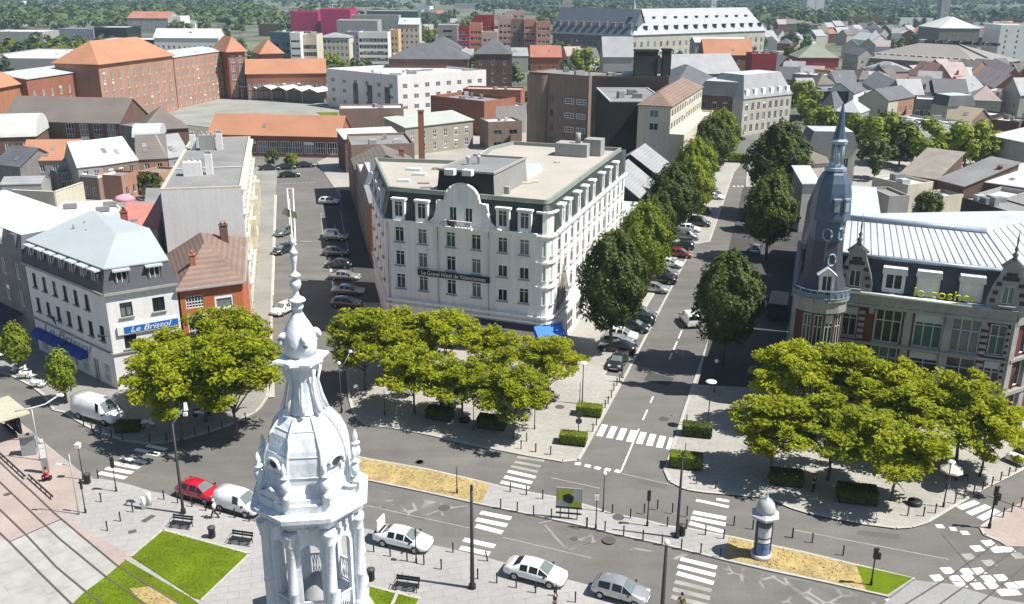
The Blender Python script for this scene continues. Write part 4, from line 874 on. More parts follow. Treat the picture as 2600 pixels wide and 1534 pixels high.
# ================================================================ right corner: brick and stone bank with domed tower
RB = mat('dark_red_brick', (.115, .034, .028), .9, .14, .5, .14, 6.)
SB = mat('bank_stone', (.29, .285, .265), .85, .12, .5, .1, 4., streak=.15)
SLB = mat('dark_mansard_slate', (.055, .058, .075), .6, .14)
BLU = mat('weathered_blue_lead', (.062, .092, .14), .45, .16, .6, .1, 3., spec=.5)
BLUL = mat('pale_lead', (.25, .31, .38), .4, .14, .6, .08, 3., spec=.5)
SEAM = mat('bright_zinc_seam_roof', (.45, .465, .475), .5, .08, .3, .05, 1.5)
def bank():
    T = Vector((31.6, 90.2)); a = Vector((33.5, 91.0)); fd = Vector((.927, -.375)).normalized(); b = a + fd * 16.6
    inw = Vector((-fd.y, fd.x)); off = (41, 97, 0); Z = 12.3; nn = -inw
    th = thing('bank_building', 'ornate brick and stone corner building with a slim blue domed tower and bright zinc roof', 'building', off)
    av = Vector((.3195, .9476)); la = Vector((29.2, 91.2)); lb = la + av * 20
    rd = Vector((.86, .51)); rb_ = b + rd * 22
    wb = MB(); ang = math.atan2(fd.y, fd.x)
    FJ = mat('stone_grey_joinery', (.40, .42, .41), .6, .06)
    S3 = style('bank3', f=FJ, c=3, r=2, t=.66, b=.14, g=GLASS); S3t = style('bank3t', f=FJ, c=3, r=2, t=.6, b=.14, g=GLASS_TEAL); S2 = style('bank2', f=FJ, c=2, r=2, t=.62, b=.12, g=GLASS)
    ws = [(1.6, 7.4, 1.5, 3.2, S2), (5.3, 7.2, 2.6, 3.6, S3), (9.1, 7.2, 2.7, 3.6, S3), (12.5, 7.2, 2.7, 3.6, S3), (15.4, 7.4, 1.5, 3.2, S2),
          (1.6, 3.9, 1.5, 2.9, S3t), (5.3, 3.8, 2.6, 3.0, S3t), (9.1, 3.8, 2.7, 2.9, S2), (12.5, 3.8, 2.7, 2.9, S2), (15.4, 3.8, 1.5, 2.9, S2),
          (1.6, .2, 1.5, 2.8, S2), (5.3, .2, 2.6, 2.8, S3), (9.1, .2, 2.7, 2.8, S3), (12.5, .2, 2.7, 2.8, S3), (15.4, .2, 1.5, 2.8, S2)]
    facade(th, wb, a, b, 0, 11.3, ws, S3, off, depth=.4)
    # round corner
    r = 2.6; arc = [T + Vector((math.cos(t), math.sin(t))) * r for t in [math.radians(x) for x in (190, 215, 240, 265, 290, 315)]]
    for i in range(5):
        L = (arc[i + 1] - arc[i]).length
        facade(th, wb, arc[i], arc[i + 1], 0, 11.3, [(L / 2, z, L * .8, h, S2 if z > 5 else S3t) for z, h in ((7.2, 3.4), (3.8, 3.0), (.2, 2.8))] if 0 < i < 5 else [], S2, off, depth=.25)
    facade(th, wb, arc[5], a, 0, 11.3, [], S2, off)
    facade(th, wb, lb, arc[0], 0, 11.3, wgrid((lb - arc[0]).length, 5, (.4, 3.9, 7.4), 1.6, 2.8, 1, 1), ST_ONE, off)
    facade(th, wb, b, rb_, 0, 11.3, wgrid(22, 6, (.4, 3.9, 7.4), 1.8, 2.9, 1, 1), ST_ONE, off)
    facade(th, wb, rb_, lb, 0, 11.3, [], S2, off)
    wb.build('wall', RB, th, off)
    # stone dressings: banded piers, string courses, frieze
    sb = MB()
    def bx(u, z, sx, sy, sz, o=.1): q = a + fd * u + nn * o; sb.box((q.x, q.y, z), (sx, sy, sz), ang)
    for u in (.45, 2.75, 14.2, 16.4):
        for k in range(12): bx(u, 3.6 + k * .66 if k < 11 else 3.6, .62, .3, .34)
    for u in (7.15, 10.85): bx(u, 7.2, .75, .3, 7.4, .06)
    for u, w in ((3.55, .34), (7.0, .3), (14.0, .34)): bx(u, 3.0, .45, .24, 6, .06)
    for u in (0.1, 3.9, 6.7, 7.7, 10.5, 11.1, 14.0): bx(u, 1.8, .4, .3, 3.6, .08)
    for z, h, o in ((3.45, .3, .2), (6.98, .22, .14), (11.0, .3, .12), (11.55, .9, .05), (12.15, .35, .3)): bx(8.3, z, 16.8, .5, h, o)
    for u in (3.6, 7.2, 10.8, 14.0): bx(u, 10.7, .5, .45, .9, .18)
    pts = arc + [a]
    for z, h, o in ((3.45, .3, .15), (6.98, .22, .1), (11.1, .5, .08), (11.7, .8, .06), (12.2, .3, .25)):
        for i in range(6):
            p, q = pts[i], pts[i + 1]; d = q - p; m_ = (p + q) / 2; n2 = Vector((d.y, -d.x)).normalized() * o; sb.box((m_.x + n2.x, m_.y + n2.y, z), (d.length + .1, .4, h), math.atan2(d.y, d.x))
    for p0, p1 in ((lb, arc[0]), (b, rb_)):
        d = p1 - p0; L = d.length; m_ = (p0 + p1) / 2; n2 = Vector((d.y, -d.x)) / L
        for z, h, o in ((3.45, .4, .2), (7., .3, .15), (11.3, 1.2, .1), (12.1, .35, .3)): sb.box((m_.x + n2.x * o, m_.y + n2.y * o, z), (L, .5, h), math.atan2(d.y, d.x))
        for k in range(8):
            q = p0 + d * ((k + .04) / 7.1); sb.box((q.x + n2.x * .1, q.y + n2.y * .1, 5.6), (.8, .4, 11.2), math.atan2(d.y, d.x))
    sb.build('stone_dressing', SB, th, off)
    # mansard, zinc roof with standing seams
    mb = MB(); f0, f1 = a + inw * .5, b + inw * .5 + fd * -.3; k0, k1 = f0 + inw * 1.0, f1 + inw * 1.0 - fd * .6; ZM = 15.9
    mb.poly([(*f0, Z - .3), (*f1, Z - .3), (*k1, ZM), (*k0, ZM)], 0)
    r0, r1 = rb_ - rd * 1 + Vector((-rd.y, rd.x)) * .5, None
    g1 = b + Vector((-rd.y, rd.x)) * .5 ; g2 = rb_ + Vector((-rd.y, rd.x)) * .5; h2 = g2 + Vector((-rd.y, rd.x)) * 1.0
    mb.poly([(*f1, Z - .3), (*g2, Z - .3), (*h2, ZM), (*k1, ZM)], 0)
    l0 = arc[0] + Vector((.4, .2)); l1 = lb + Vector((.5, 0)); m0 = l0 + Vector((.9, 0)); m1 = l1 + Vector((.9, 0))
    mb.poly([(*l1, Z - .3), (*l0, Z - .3), (*m0, ZM), (*m1, ZM)], 0); mb.poly([(*l0, Z - .3), (*f0, Z - .3), (*k0, ZM), (*m0, ZM)], 0)
    mb.build('mansard_roof', SLB, th, off)
    zb = MB(); e0, e1 = k0 + nn * .25, k1 + nn * .25; ridge0 = k0 + inw * 6.3 - fd * .2; ridge1 = k1 + inw * 6.0 - fd * 2.2; ZT = 18.0
    zb.poly([(*e0, ZM + .1), (*e1, ZM + .1), (*ridge1, ZT), (*ridge0, ZT)], 0)
    zb.poly([(*e1, ZM + .1), (*h2, ZM + .1), (*(h2 + Vector((-rd.y, rd.x)) * 6.5), ZT), (*ridge1, ZT)], 0)
    bk0, bk1 = ridge0 + inw * 5, h2 + Vector((-rd.y, rd.x)) * 6.5
    zb.poly([(*ridge0, ZT), (*ridge1, ZT), (*bk1, ZT), (*(bk1 + inw * 3), ZT - .6), (*bk0, ZT - .6)], 0)
    zb.poly([(*m0, ZM), (*e0, ZM + .1), (*ridge0, ZT), (*bk0, ZT - .6), (*m1, ZM)], 0)
    zb.poly([(*(e0 - nn * -.02), ZM - .25), (*(e1 + nn * .02), ZM - .25), (*e1, ZM + .1), (*e0, ZM + .1)], 0)
    n_ = 22
    for i in range(1, n_):
        t = i / n_; p, q = e0.lerp(e1, t), ridge0.lerp(ridge1, t); zb.tube([(*p, ZM + .13), (*q, ZT + .04)], .045, 4, 1)
    for i in range(1, 14):
        t = i / 14; p, q = e1.lerp(h2, t), ridge1.lerp(bk1, t); zb.tube([(*p, ZM + .13), (*q, ZT + .04)], .04, 4, 1)
    zb.build('zinc_roof', [SEAM, mat('seam_shadow_zinc', (.24, .25, .26), .6, .1)], th, off)
    gb = MB(); gb.tube([(*ridge0, ZT + .05), (*ridge1, ZT + .05)], .38, 8, 0); gb.tube([(*(e0 + nn * .12), ZM - .1), (*(e1 + nn * .12), ZM - .1)], .2, 6, 0); gb.tube([(*(a + nn * .62), Z + .1), (*(a + fd * 12.6 + nn * .62), Z + .1)], .16, 8, 1)
    gb.tube([(*ridge1, ZT), (*(e1), ZM + .1)], .1, 6, 0)
    for u, w in ((8.2, 11.), ): q = a + fd * u + nn * .15; gb.box((q.x, q.y, Z + .05), (w + 1.2, .8, .1), ang, 0)
    gb.build('gutter', [BLUL, F_WHITE], th, off)
    # dormers
    for u, blind in ((5.3, 0), (8.5, 1), (12.4, 1)):
        c = a + fd * u + inw * .45; k = MB()
        for s in (-.95, .95): q = c + fd * s + inw * .5; k.box((q.x, q.y, Z + 1.25), (.22, 1.0, 1.9), ang)
        q = c + inw * .35; k.box((q.x, q.y, Z + 2.5), (2.4, 1.5, .65), ang, 0, .94); q = c + inw * .5; k.box((q.x, q.y, Z + .3), (2.0, 1.0, .3), ang)
        o_ = k.build('dormer', RENDW, th, off)
        a_, p_, s_ = win_meshes(1.7, 1.7, style('dm%d' % blind, c=2, b=.13, g=F_WHITE if blind else GLASS)); wi = link('window', a_, o_, Vector((c.x, c.y, Z + .45)) - Vector(off), ang); link('pane', p_, wi)
    # two stepped stone gables with finials
    for u, tall in ((1.6, 1), (15.6, 1)):
        c = a + fd * u + nn * .12; g = MB()
        pr = [(-1.75, Z - .4), (-1.75, Z + .9), (-1.5, Z + 1.9), (-1.15, Z + 2.9), (-.85, Z + 3.7), (-.8, Z + 4.3), (0, Z + 4.95)]; pr = pr + [(-x, z) for x, z in reversed(pr[:-1])]
        def pt(x, z, k): q = c + fd * x + nn * k; return (q.x, q.y, z)
        fr = [pt(x, z, .15) for x, z in pr]; bkk = [pt(x, z, -.4) for x, z in pr]
        cut = [(-.55, Z + .5), (-.55, Z + 2.3), (.55, Z + 2.3), (.55, Z + .5)]
        g.poly([pt(x, z, .15) for x, z in ((-1.75, Z - .4), (1.75, Z - .4), (1.75, Z + .5), (-1.75, Z + .5))])
        Lp = [(-1.75, Z + .5), (-.55, Z + .5), (-.55, Z + 2.3), (-1.36, Z + 2.3), (-1.5, Z + 1.9), (-1.75, Z + .9)]
        g.poly([pt(x, z, .15) for x, z in Lp]); g.poly([pt(-x, z, .15) for x, z in reversed(Lp)])
        g.poly([pt(x, z, .15) for x, z in [(-1.36, Z + 2.3), (1.36, Z + 2.3)] + [(-x, z) for x, z in pr[3:6]][:0] + [(1.15, Z + 2.9), (.85, Z + 3.7), (.8, Z + 4.3), (0, Z + 4.95), (-.8, Z + 4.3), (-.85, Z + 3.7), (-1.15, Z + 2.9)]])
        for i in range(len(pr) - 1): g.poly([fr[i + 1], fr[i], bkk[i], bkk[i + 1]])
        g.poly(list(reversed(bkk)))
        for s in (-1, 1):
            q = c + fd * s * .5; g.tube([pt(s * 1.0, Z + 4.2, -.1), pt(0, Z + 5.15, -.1)], .16, 6)
        k = g
        for x, z in ((-1.3, Z + .8), (1.3, Z + .8), (-1.15, Z + 1.6), (1.15, Z + 1.6), (-.95, Z + 2.5), (.95, Z + 2.5), (-.5, Z + 3.1), (.5, Z + 3.1), (0, Z + 3.1), (-.25, Z + 3.5), (.25, Z + 3.5)):
            q = c + fd * x + nn * .17; k.box((q.x, q.y, z), (.46, .1, .4), ang, 1)
        go = g.build('gable', [SB, mat('purple_brick', (.06, .045, .05), .9, .1)], th, off)
        f = MB(); q = c - nn * .1; f.lathe([(.28, Z + 4.9), (.2, Z + 5.2), (.3, Z + 5.5), (.1, Z + 5.7), (.2, Z + 6.0), (.07, Z + 6.3), (.1, Z + 6.8), (.01, Z + 8.2)], 8, (q.x, q.y)); f.build('finial', ZINCD, go)
        sl_ = MB(); q = c + nn * .35; sl_.box((q.x, q.y, Z + .38), (1.5, .5, .14), ang); sl_.build('sill', SB, go)
        for ch in go.children: ch.location = -Vector(off) * 0
        for nm in go.children:
            nm.location = (-off[0], -off[1], 0)
        a_, p_, s_ = win_meshes(1.1, 1.8, style('gb%d' % int(u), c=2, g=GLASS if u < 5 else GLASS_PALE)); q = c + nn * .05; wi = link('window', a_, go, Vector((q.x, q.y, Z + .5)) - Vector(off), ang); link('pane', p_, wi)
    # balcony round the corner
    k = MB(); pts = [T + Vector((math.cos(R_(x)), math.sin(R_(x)))) * 3.0 for x in range(185, 325, 12)]
    for z in (Z + .1, Z + .9): k.tube([(*p, z) for p in pts], .07, 5)
    for p in pts: k.tube([(*p, Z), (*p, Z + .9)], .05, 4)
    k.loft([[(*p, z) for p in pts] for z in (Z + .15, Z + .6)], 0, False, False, False)
    k.build('balcony', mat('blue_paint', (.14, .20, .26), .5, .25), th, off)
    # slim tower: flared slate skirt, drum, bell dome, lantern, spire
    oc = 8; ph = R_(22.5); tb = MB()
    tb.lathe([(2.9, Z - .3), (2.35, Z + .8), (1.8, Z + 2.6), (1.62, Z + 4.5), (1.55, Z + 7.2)], oc, tuple(T), 0, False, ph); tb.build('tower_skirt', SLB, th, off)
    tb = MB(); tb.lathe([(1.6, Z + 5.6), (1.6, Z + 7.6), (1.95, Z + 7.7), (1.95, Z + 7.95)], oc, tuple(T), 0, False, ph); tb.build('tower_drum', BLU, th, off)
    tb = MB(); tb.lathe([(1.95, Z + 7.95), (1.9, Z + 8.5), (1.84, Z + 9.4), (1.78, Z + 10.4), (1.58, Z + 11.4), (1.2, Z + 12.2), (.92, Z + 12.5)], oc, tuple(T), 0, False, ph); tb.build('dome', [BLU], th, off)
    tb = MB(); tb.lathe([(1.05, Z + 12.5), (1.05, Z + 12.8), (.7, Z + 12.85), (.7, Z + 13.1)], oc, tuple(T), 0, False, ph)
    for j in range(6): t = j * math.pi / 3; tb.tube([(T.x + .6 * math.cos(t), T.y + .6 * math.sin(t), Z + 13.), (T.x + .55 * math.cos(t), T.y + .55 * math.sin(t), Z + 15.2)], .09, 6)
    tb.lathe([(.25, Z + 13), (.25, Z + 15.2)], 8, tuple(T)); tb.lathe([(.78, Z + 15.1), (.85, Z + 15.4), (.6, Z + 15.6)], oc, tuple(T), 0, False, ph); tb.build('lantern', BLUL, th, off)
    tb = MB(); tb.lathe([(.62, Z + 15.6), (.42, Z + 16.6), (.08, Z + 18.9), (.03, Z + 19.0), (.03, Z + 19.6)], oc, tuple(T), 0, False, ph); tb.build('spire', BLU, th, off)
    for t, z in ((250, Z + 6.4), (300, Z + 6.4), (275, Z + 3.8)):
        d = Vector((math.cos(R_(t)), math.sin(R_(t)))); k = MB(); c = T + d * 1.62
        k.tube([(c.x - d.y * .4 * math.cos(u), c.y + d.x * .4 * math.cos(u), z + .6 * math.sin(u)) for u in [i * math.pi / 6 for i in range(13)]], .1, 5)
        k.build('round_window', BLUL, th, off)
    for t in (268, 300):
        d = Vector((math.cos(R_(t)), math.sin(R_(t)))); k = MB(); c = T + d * 1.75; k.box((c.x, c.y, Z + 9.3), (.5, .5, 1.1), R_(t + 90)); k.box((c.x, c.y, Z + 9.95), (.75, .7, .16), R_(t + 90)); k.build('dome_lucarne', BLUL, th, off)
    # corner dormer with a peaked hood
    d = Vector((math.cos(R_(262)), math.sin(R_(262)))); c = T + d * 2.1; k = MB(); an = R_(262 + 90)
    for s in (-.6, .6): k.box((c.x + math.cos(an) * s, c.y + math.sin(an) * s, Z + 1.6), (.2, .7, 1.8), an)
    e = Vector((math.cos(an), math.sin(an))); k.poly([(*(c - e * .95 + d * .4), Z + 2.4), (*(c + e * 0 + d * .5), Z + 3.2), (*(c - d * 1.0), Z + 3.2), (*(c - e * .95 - d * .8), Z + 2.4)]); k.poly([(*(c + d * .5), Z + 3.2), (*(c + e * .95 + d * .4), Z + 2.4), (*(c + e * .95 - d * .8), Z + 2.4), (*(c - d * 1.), Z + 3.2)]); k.poly([(*(c - e * .8 + d * .3), Z + 2.4), (*(c + e * .8 + d * .3), Z + 2.4), (*(c + d * .4), Z + 3.1)])
    o_ = k.build('dormer', RENDW, th, off); a_, p_, s_ = win_meshes(1.0, 1.6, ST_FULL); q = c + d * .3; wi = link('window', a_, o_, Vector((q.x, q.y, Z + .8)) - Vector(off), an); link('pane', p_, wi)
    # yellow roof letters and window lettering
    q = a + fd * 10.1 + nn * .35; text_mesh('lettering', 'le cosher', 1.25, mat('yellow_letters', (.60, .62, .03), .6, .05), th, Vector((q.x, q.y, Z + .75)) - Vector(off), ang, sx=1.25, ext=.1)
    q = a + fd * 12.4 - nn * .25; k = MB(); k.box((q.x, q.y, 6.2), (1.7, .1, 1.0), ang); sg = k.build('window_sign', mat('slate_blue_panel', (.06, .07, .10), .5, .1), th, off)
    for i, s in enumerate(('CREA', 'HOME')): text_mesh('lettering', s, .5, F_WHITE, sg, Vector((q.x + nn.x * .08, q.y + nn.y * .08, 6.42 - i * .44)) - Vector(off), ang)
    for u, m_, rr in ((9.0, 'pale_disc', .3), (15.4, 'pale_disc', .38), (12.4, 'purple_disc', .42)):
        q = a + fd * u - nn * .24; k = MB(); c_ = [(q.x + fd.x * rr * math.cos(t), q.y + fd.y * rr * math.cos(t), 4.9 + rr * math.sin(t)) for t in [i * math.pi / 8 for i in range(16)]]; k.poly(c_)
        k.poly([(x - nn.x * .02 + fd.x * s_, y - nn.y * .02 + fd.y * s_, z_) for (x, y) in [(q.x, q.y)] for s_, z_ in ((-.75, 3.9), (.75, 3.9), (.75, 5.5), (-.75, 5.5))], 1)
        k.build('window_sticker', [mat(m_, (.55, .58, .58) if 'pale' in m_ else (.10, .02, .13), .5, .05), mat('grey_blue_vinyl', (.10, .13, .15) if 'pale' in m_ else (.16, .22, .34), .5, .1)], th, off)
    q = b + rd * 2.5 + Vector((rd.y, -rd.x)) * .9; k = MB(); k.loft([[(q.x + rd.x * s + rd.y * 0 + .55 * math.cos(t) * fd.x, q.y + rd.y * s + .55 * math.cos(t) * fd.y, 6.3 + .55 * math.sin(t)) for t in [i * math.pi / 8 for i in range(16)]] for s in (-.08, .08)], 0, False)
    k.tube([(q.x, q.y, 6.9), (q.x - rd.y * .9, q.y + rd.x * .9, 6.9)], .04, 5)
    k.build('hanging_sign', mat('dark_red_sign', (.16, .02, .03), .5, .1), th, off)
    # dark courtyard wing with stone parapet gables on the avenue side
bank()
# ================================================================ the town behind, building by building
def storeys(z): return [.9 + 3.1 * k for k in range(max(1, int((z - .6) / 3.1)))]
def bld(label, v, x0, y0, x1, y1, z, dep, kind='gx', rise=3., mw=BRICKD, mr=SLATE, n=4, name='house', cat='house', Y=None, side=0, w=1.1, h=1.7, st=ST_ONE, base=0., **k):
    if Y is not None:
        a, b = PY(v, x0, y0, Y), PY(v, x1, y1, Y + (z or 0)); zz = (a.z + b.z) / 2
    else: a, b, zz = P(v, x0, y0, z), P(v, x1, y1, z), z
    if (b - a).x < 0 and abs((b - a).x) > abs((b - a).y): a, b = b, a
    q = quad_from(a, b, dep)
    return house(name, label, cat, q, zz, kind, rise, mw, mr, rows=storeys(zz - base), n=n, side_n=side, w=w, h=h, st=st, **k)
# school of red and orange brick on the left
SW = dict(name='school_wing', cat='school', st=style('sch', c=2, one=1, f=F_WHITE, g=GLASS_PALE))
bld('tall central school block with a huge orange hipped roof', 'i', 960, 632, 1690, 542, 18.3, 15, 'hip', 6.2, BRICKP, TILEO, 10, ov=.8, h=2.6, w=1.0, **SW)
bld('four storey school wing with a flat pale roof, right of the orange hipped block', 'i', 1700, 562, 2222, 492, 17.3, 10, 'shed', 1.2, BRICKP, ZINC, 11, h=2.2, w=1.1, side=2, **SW)
bld('school wing with a pale zinc roof and white arched windows, left of the hipped block', 'i', 255, 776, 945, 678, 15.8, 10, 'shed', 1.3, BRICK, ZINC, 8, h=2.4, w=1.0, **SW)
bld('school end pavilion with orange hipped roof at the left edge', 'i', -260, 905, 262, 808, 14.5, 14, 'hip', 5, BRICKO, TILEO, 0, ov=.7, **SW)
bld('dark red school stair tower under an orange hipped roof', 'i', 2232, 510, 2400, 500, 4, 14, 'hip', 5.2, BRICK, TILEO, 2, Y=352, ov=1.0, w=1.6, h=2.6, **SW)
bld('school block with a pyramid orange roof behind the stair tower', 'A', 1850, 385, 2005, 375, 4, 13, 'hip', 5, BRICKP, TILEO, 4, Y=372, ov=.8, **SW)
bld('long low school range with orange roof and two small roof hoods', 'A', 1745, 508, 2312, 525, 6, 12, 'gx', 4.6, BRICK, TILEO, 16, Y=350, ov=.4, h=2.2, w=1.3, **SW)
bld('long single storey brick range with bright orange roof closing the left street', 'A', 1480, 945, 2405, 965, 5.6, 12, 'gx', 4.2, BRICK, TILEO, 11, name='school_range', cat='school', w=2.6, h=3.0, st=style('rng', c=4, r=2, one=1, b=.12), ov=.4)
sheet('schoolyard', L2('A', 1180, 790, 1600, 690, 2400, 745, 2440, 880, 1500, 910, 1250, 880), .13, mat('mossy_yard', (.235, .24, .22), .95, .16, .1, .1, 1.))
sheet('grass_verge', L2('A', 2240, 800, 2400, 800, 2400, 845, 2330, 850), .14, M_lawn)
th = thing('covered_walkway', 'zigzag white roofed walkway along the school yard', 'canopy', PY('A', 1900, 700, 335) * Vector((1, 1, 0)) if 0 else (P('A', 1900, 720).x, P('A', 1900, 720).y, 0)); off = th.location.copy(); b = MB(); pb = MB()
p0, p1 = P('A', 1620, 700), P('A', 2260, 745); d = (p1 - p0); L = d.length; d.normalize(); nn = Vector((-d.y, d.x, 0))
for i in range(6):
    u0, u1 = L * i / 6, L * (i + 1) / 6; um = (u0 + u1) / 2
    for ua, ub, za, zb in ((u0, um, 4.4, 5.6), (um, u1, 5.6, 4.4)): q0, q1 = p0 + d * ua, p0 + d * ub; b.poly([(q0.x, q0.y, za), (q1.x, q1.y, zb), (q1.x + nn.x * 9, q1.y + nn.y * 9, zb), (q0.x + nn.x * 9, q0.y + nn.y * 9, za)])
    for k in (0, 8.5): q = p0 + d * u0 + nn * k; pb.box((q.x, q.y, 2.2), (.3, .3, 4.4), 0)
q = p0 + d * L * .5 + nn * 7; pb.box((q.x, q.y, 1.8), (L * .9, 1, 3.6), math.atan2(d.y, d.x))
b.build('roof', RENDW, th, off); pb.build('frame', F_GREY, th, off)
# dark roofed hall with its hipped cross wing; barrel roofed hall
bld('long dark brick hall with a brown slate roof and tall white framed windows', 'A', 430, 862, 845, 872, 8.5, 15, 'gx', 5.2, BRICKD, SLATEB, 4, name='hall', cat='hall', w=2.2, h=4., st=style('hall', c=3, r=3, one=1), ov=.3)
bld('left half of the brown slate roofed hall', 'A', 15, 852, 428, 861, 8.5, 15, 'gx', 5.2, BRICKD, SLATEB, 0, name='hall', cat='hall', ov=.3)
bld('hipped brown slate cross wing at the end of the dark hall', 'A', 1005, 925, 1335, 905, 7.4, 12, 'hip', 4.6, BRICKD, SLATEB, 0, name='hall_wing', cat='hall', ov=.4)
bld('rounded stair tower with broken facade beside the dark hall', 'A', 850, 900, 960, 915, 7.8, 6, 'flat', 1, STONED, SLATEL, 2)
bld('white barrel roofed shed at the left edge', 'A', -300, 985, 252, 968, 7.0, 14, 'barrel', 4.5, BRICKD, mat('white_barrel_sheet', (.55, .56, .53), .6, .06), 4, name='shed', cat='shed')
bld('grey gabled house between barrel shed and orange roofed house', 'n', -60, 440, 190, 470, 6.0, 10, 'gx', 3, STONED, SLATE, 2)
bld('semicircular gabled grey store behind the row houses', 'n', 1310, 190, 1560, 185, 7.5, 8, 'barrel', 2.6, RENDG, ZINC, 0, name='shed', cat='shed')
# white modern school block
C1, Cl, Cr = P('j', 1388, 762, 12.5), P('j', 690, 690, 12.5), P('j', 2258, 705, 12.5)
th, off = house('modern_block', 'white modern block with a cluttered flat roof and grey panelled left face', 'building', [Cl, C1, Cr, Cr + (Cl - C1)], 12.5, 'flat', 0, RENDW, FELTW, rows=(2., 5.4, 8.8), n=6, side_n=8, w=1.8, h=1.5, st=style('mod', f=F_WHITE, g=GLASS_PALE, c=2, one=1), par=.7)
for k in range(10):
    p = C1 + (Cr - C1) * random.uniform(.05, .95) + (Cl - C1) * random.uniform(.1, .8); b = MB(); b.box((p.x, p.y, 13.), (random.uniform(1.5, 6), random.uniform(1, 3), random.uniform(.4, 1.2)), .4); b.build('roof_unit', RENDW if k % 2 else F_GREY, th, off)
d = (C1 - Cl).normalized(); nn = Vector((d.y, -d.x, 0))
for u in (.42, .62, .86): p = Cl.lerp(C1, u) + nn * .1; b = MB(); b.box((p.x, p.y, 4.5), (2.2, .3, 9), math.atan2(d.y, d.x)); b.build('stair_glazing', GLASS, th, off)
# brown brick telephone-exchange like block and its neighbours
th, off = bld('tall brown brick office block with paired windows, behind the hotel', 'k', 165, 716, 758, 758, 21, 12, 'flat', 0, BRICKB, FELT, 0, name='office_block', cat='building', par=.3, Y=None)
a, b_ = P('k', 165, 716, 21), P('k', 758, 758, 21); d = (b_ - a); L = d.length; d.normalize(); ang = math.atan2(d.y, d.x)
for z in (4.2, 7.6, 11, 14.4): 
    for u in (.70, .89): q = a + d * L * u - Vector((-d.y, d.x, 0)) * .2; put_window(th, 2.6, 1.3, style('bb', c=3, r=2, one=1, b=.14), (q.x, q.y, z), ang, off)
    q = a + d * L * .40 - Vector((-d.y, d.x, 0)) * .2; put_window(th, .7, 1.6, ST_ONED, (q.x, q.y, z), ang, off)
b = MB(); q = a + d * L * .16; b.loft([[(q.x + d.x * 3. * math.cos(t) + d.y * 1.8 * math.sin(t), q.y + d.y * 3. * math.cos(t) - d.x * 1.8 * math.sin(t), z) for t in [i * math.pi / 10 for i in range(11)]] for z in (0, 20.8)], 0, True, False, False)
b.build('stair_tower', BRICKB, th, off)
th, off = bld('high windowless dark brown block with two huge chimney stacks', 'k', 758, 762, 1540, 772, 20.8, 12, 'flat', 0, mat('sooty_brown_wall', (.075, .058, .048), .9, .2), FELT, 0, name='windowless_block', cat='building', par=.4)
for (x0, x1, y, hgt, dd) in ((1205, 1425, 745, 6., 3.5), (1478, 1558, 750, 6.3, 2.5)):
    p, q = P('k', x0, y, 21), P('k', x1, y, 21); m_ = (p + q) / 2; b = MB(); b.box((m_.x, m_.y + 2, 20.8 + hgt / 2), ((q - p).x, dd, hgt), .0, 0); b.box((m_.x, m_.y + 2, 20.8 + hgt), ((q - p).x + .3, dd + .3, .4), 0, 0); b.build('chimney', mat('black_stack', (.035, .033, .03), .9, .2), th, off)
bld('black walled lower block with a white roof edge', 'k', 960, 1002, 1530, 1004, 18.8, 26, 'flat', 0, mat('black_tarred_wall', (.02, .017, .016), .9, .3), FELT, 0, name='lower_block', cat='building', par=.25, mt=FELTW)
q = [Vector((25.5, 192)), Vector((31.8, 189.6)), Vector((45.5, 228)), Vector((37.5, 231))]
th, off = house('cream_block', 'cream office block with strip windows and brown roof lining the avenue', 'building', q, 18.6, 'hip', 2.4, RENDC, TILEB, rows=(13.6, 16.2), n=1, side_n=13, w=1.9, h=1.5, ov=.3)
b = MB(); d = (q[2] - q[1]).normalized(); nn = Vector((d.y, -d.x)); L = (q[2] - q[1]).length
pq = [q[1] + nn * .02, q[1] + nn * 3, q[2] + nn * 3, q[2] + nn * .02]
for i in range(3): facade(th, b, pq[i], pq[i + 1], 0, 12.6, wgrid(L, 13, (1., 4.4, 7.6), 1.8, 1.7, 1, 1) if i == 1 else [], ST_ONE, off)
parapet(b, pq, 12.6, .5, .25, 0, 0); b.build('podium', RENDC, th, off)
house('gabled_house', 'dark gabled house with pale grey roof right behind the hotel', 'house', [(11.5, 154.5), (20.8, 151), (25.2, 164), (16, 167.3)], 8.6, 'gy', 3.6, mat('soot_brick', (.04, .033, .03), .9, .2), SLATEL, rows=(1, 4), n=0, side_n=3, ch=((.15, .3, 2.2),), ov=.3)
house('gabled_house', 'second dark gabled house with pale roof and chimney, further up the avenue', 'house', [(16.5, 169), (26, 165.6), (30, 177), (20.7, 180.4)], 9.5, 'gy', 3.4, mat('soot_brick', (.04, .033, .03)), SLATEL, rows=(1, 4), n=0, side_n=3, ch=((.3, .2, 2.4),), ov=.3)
house('low_shop', 'low grey flat topped house squeezed beside the hotel on the avenue', 'house', [(8.5, 148.6), (19.2, 145), (20.6, 150.4), (10.5, 153.6)], 6.6, 'shed', 1.2, RENDG, ZINC, rows=(1,), n=0, side_n=1, ov=.2)
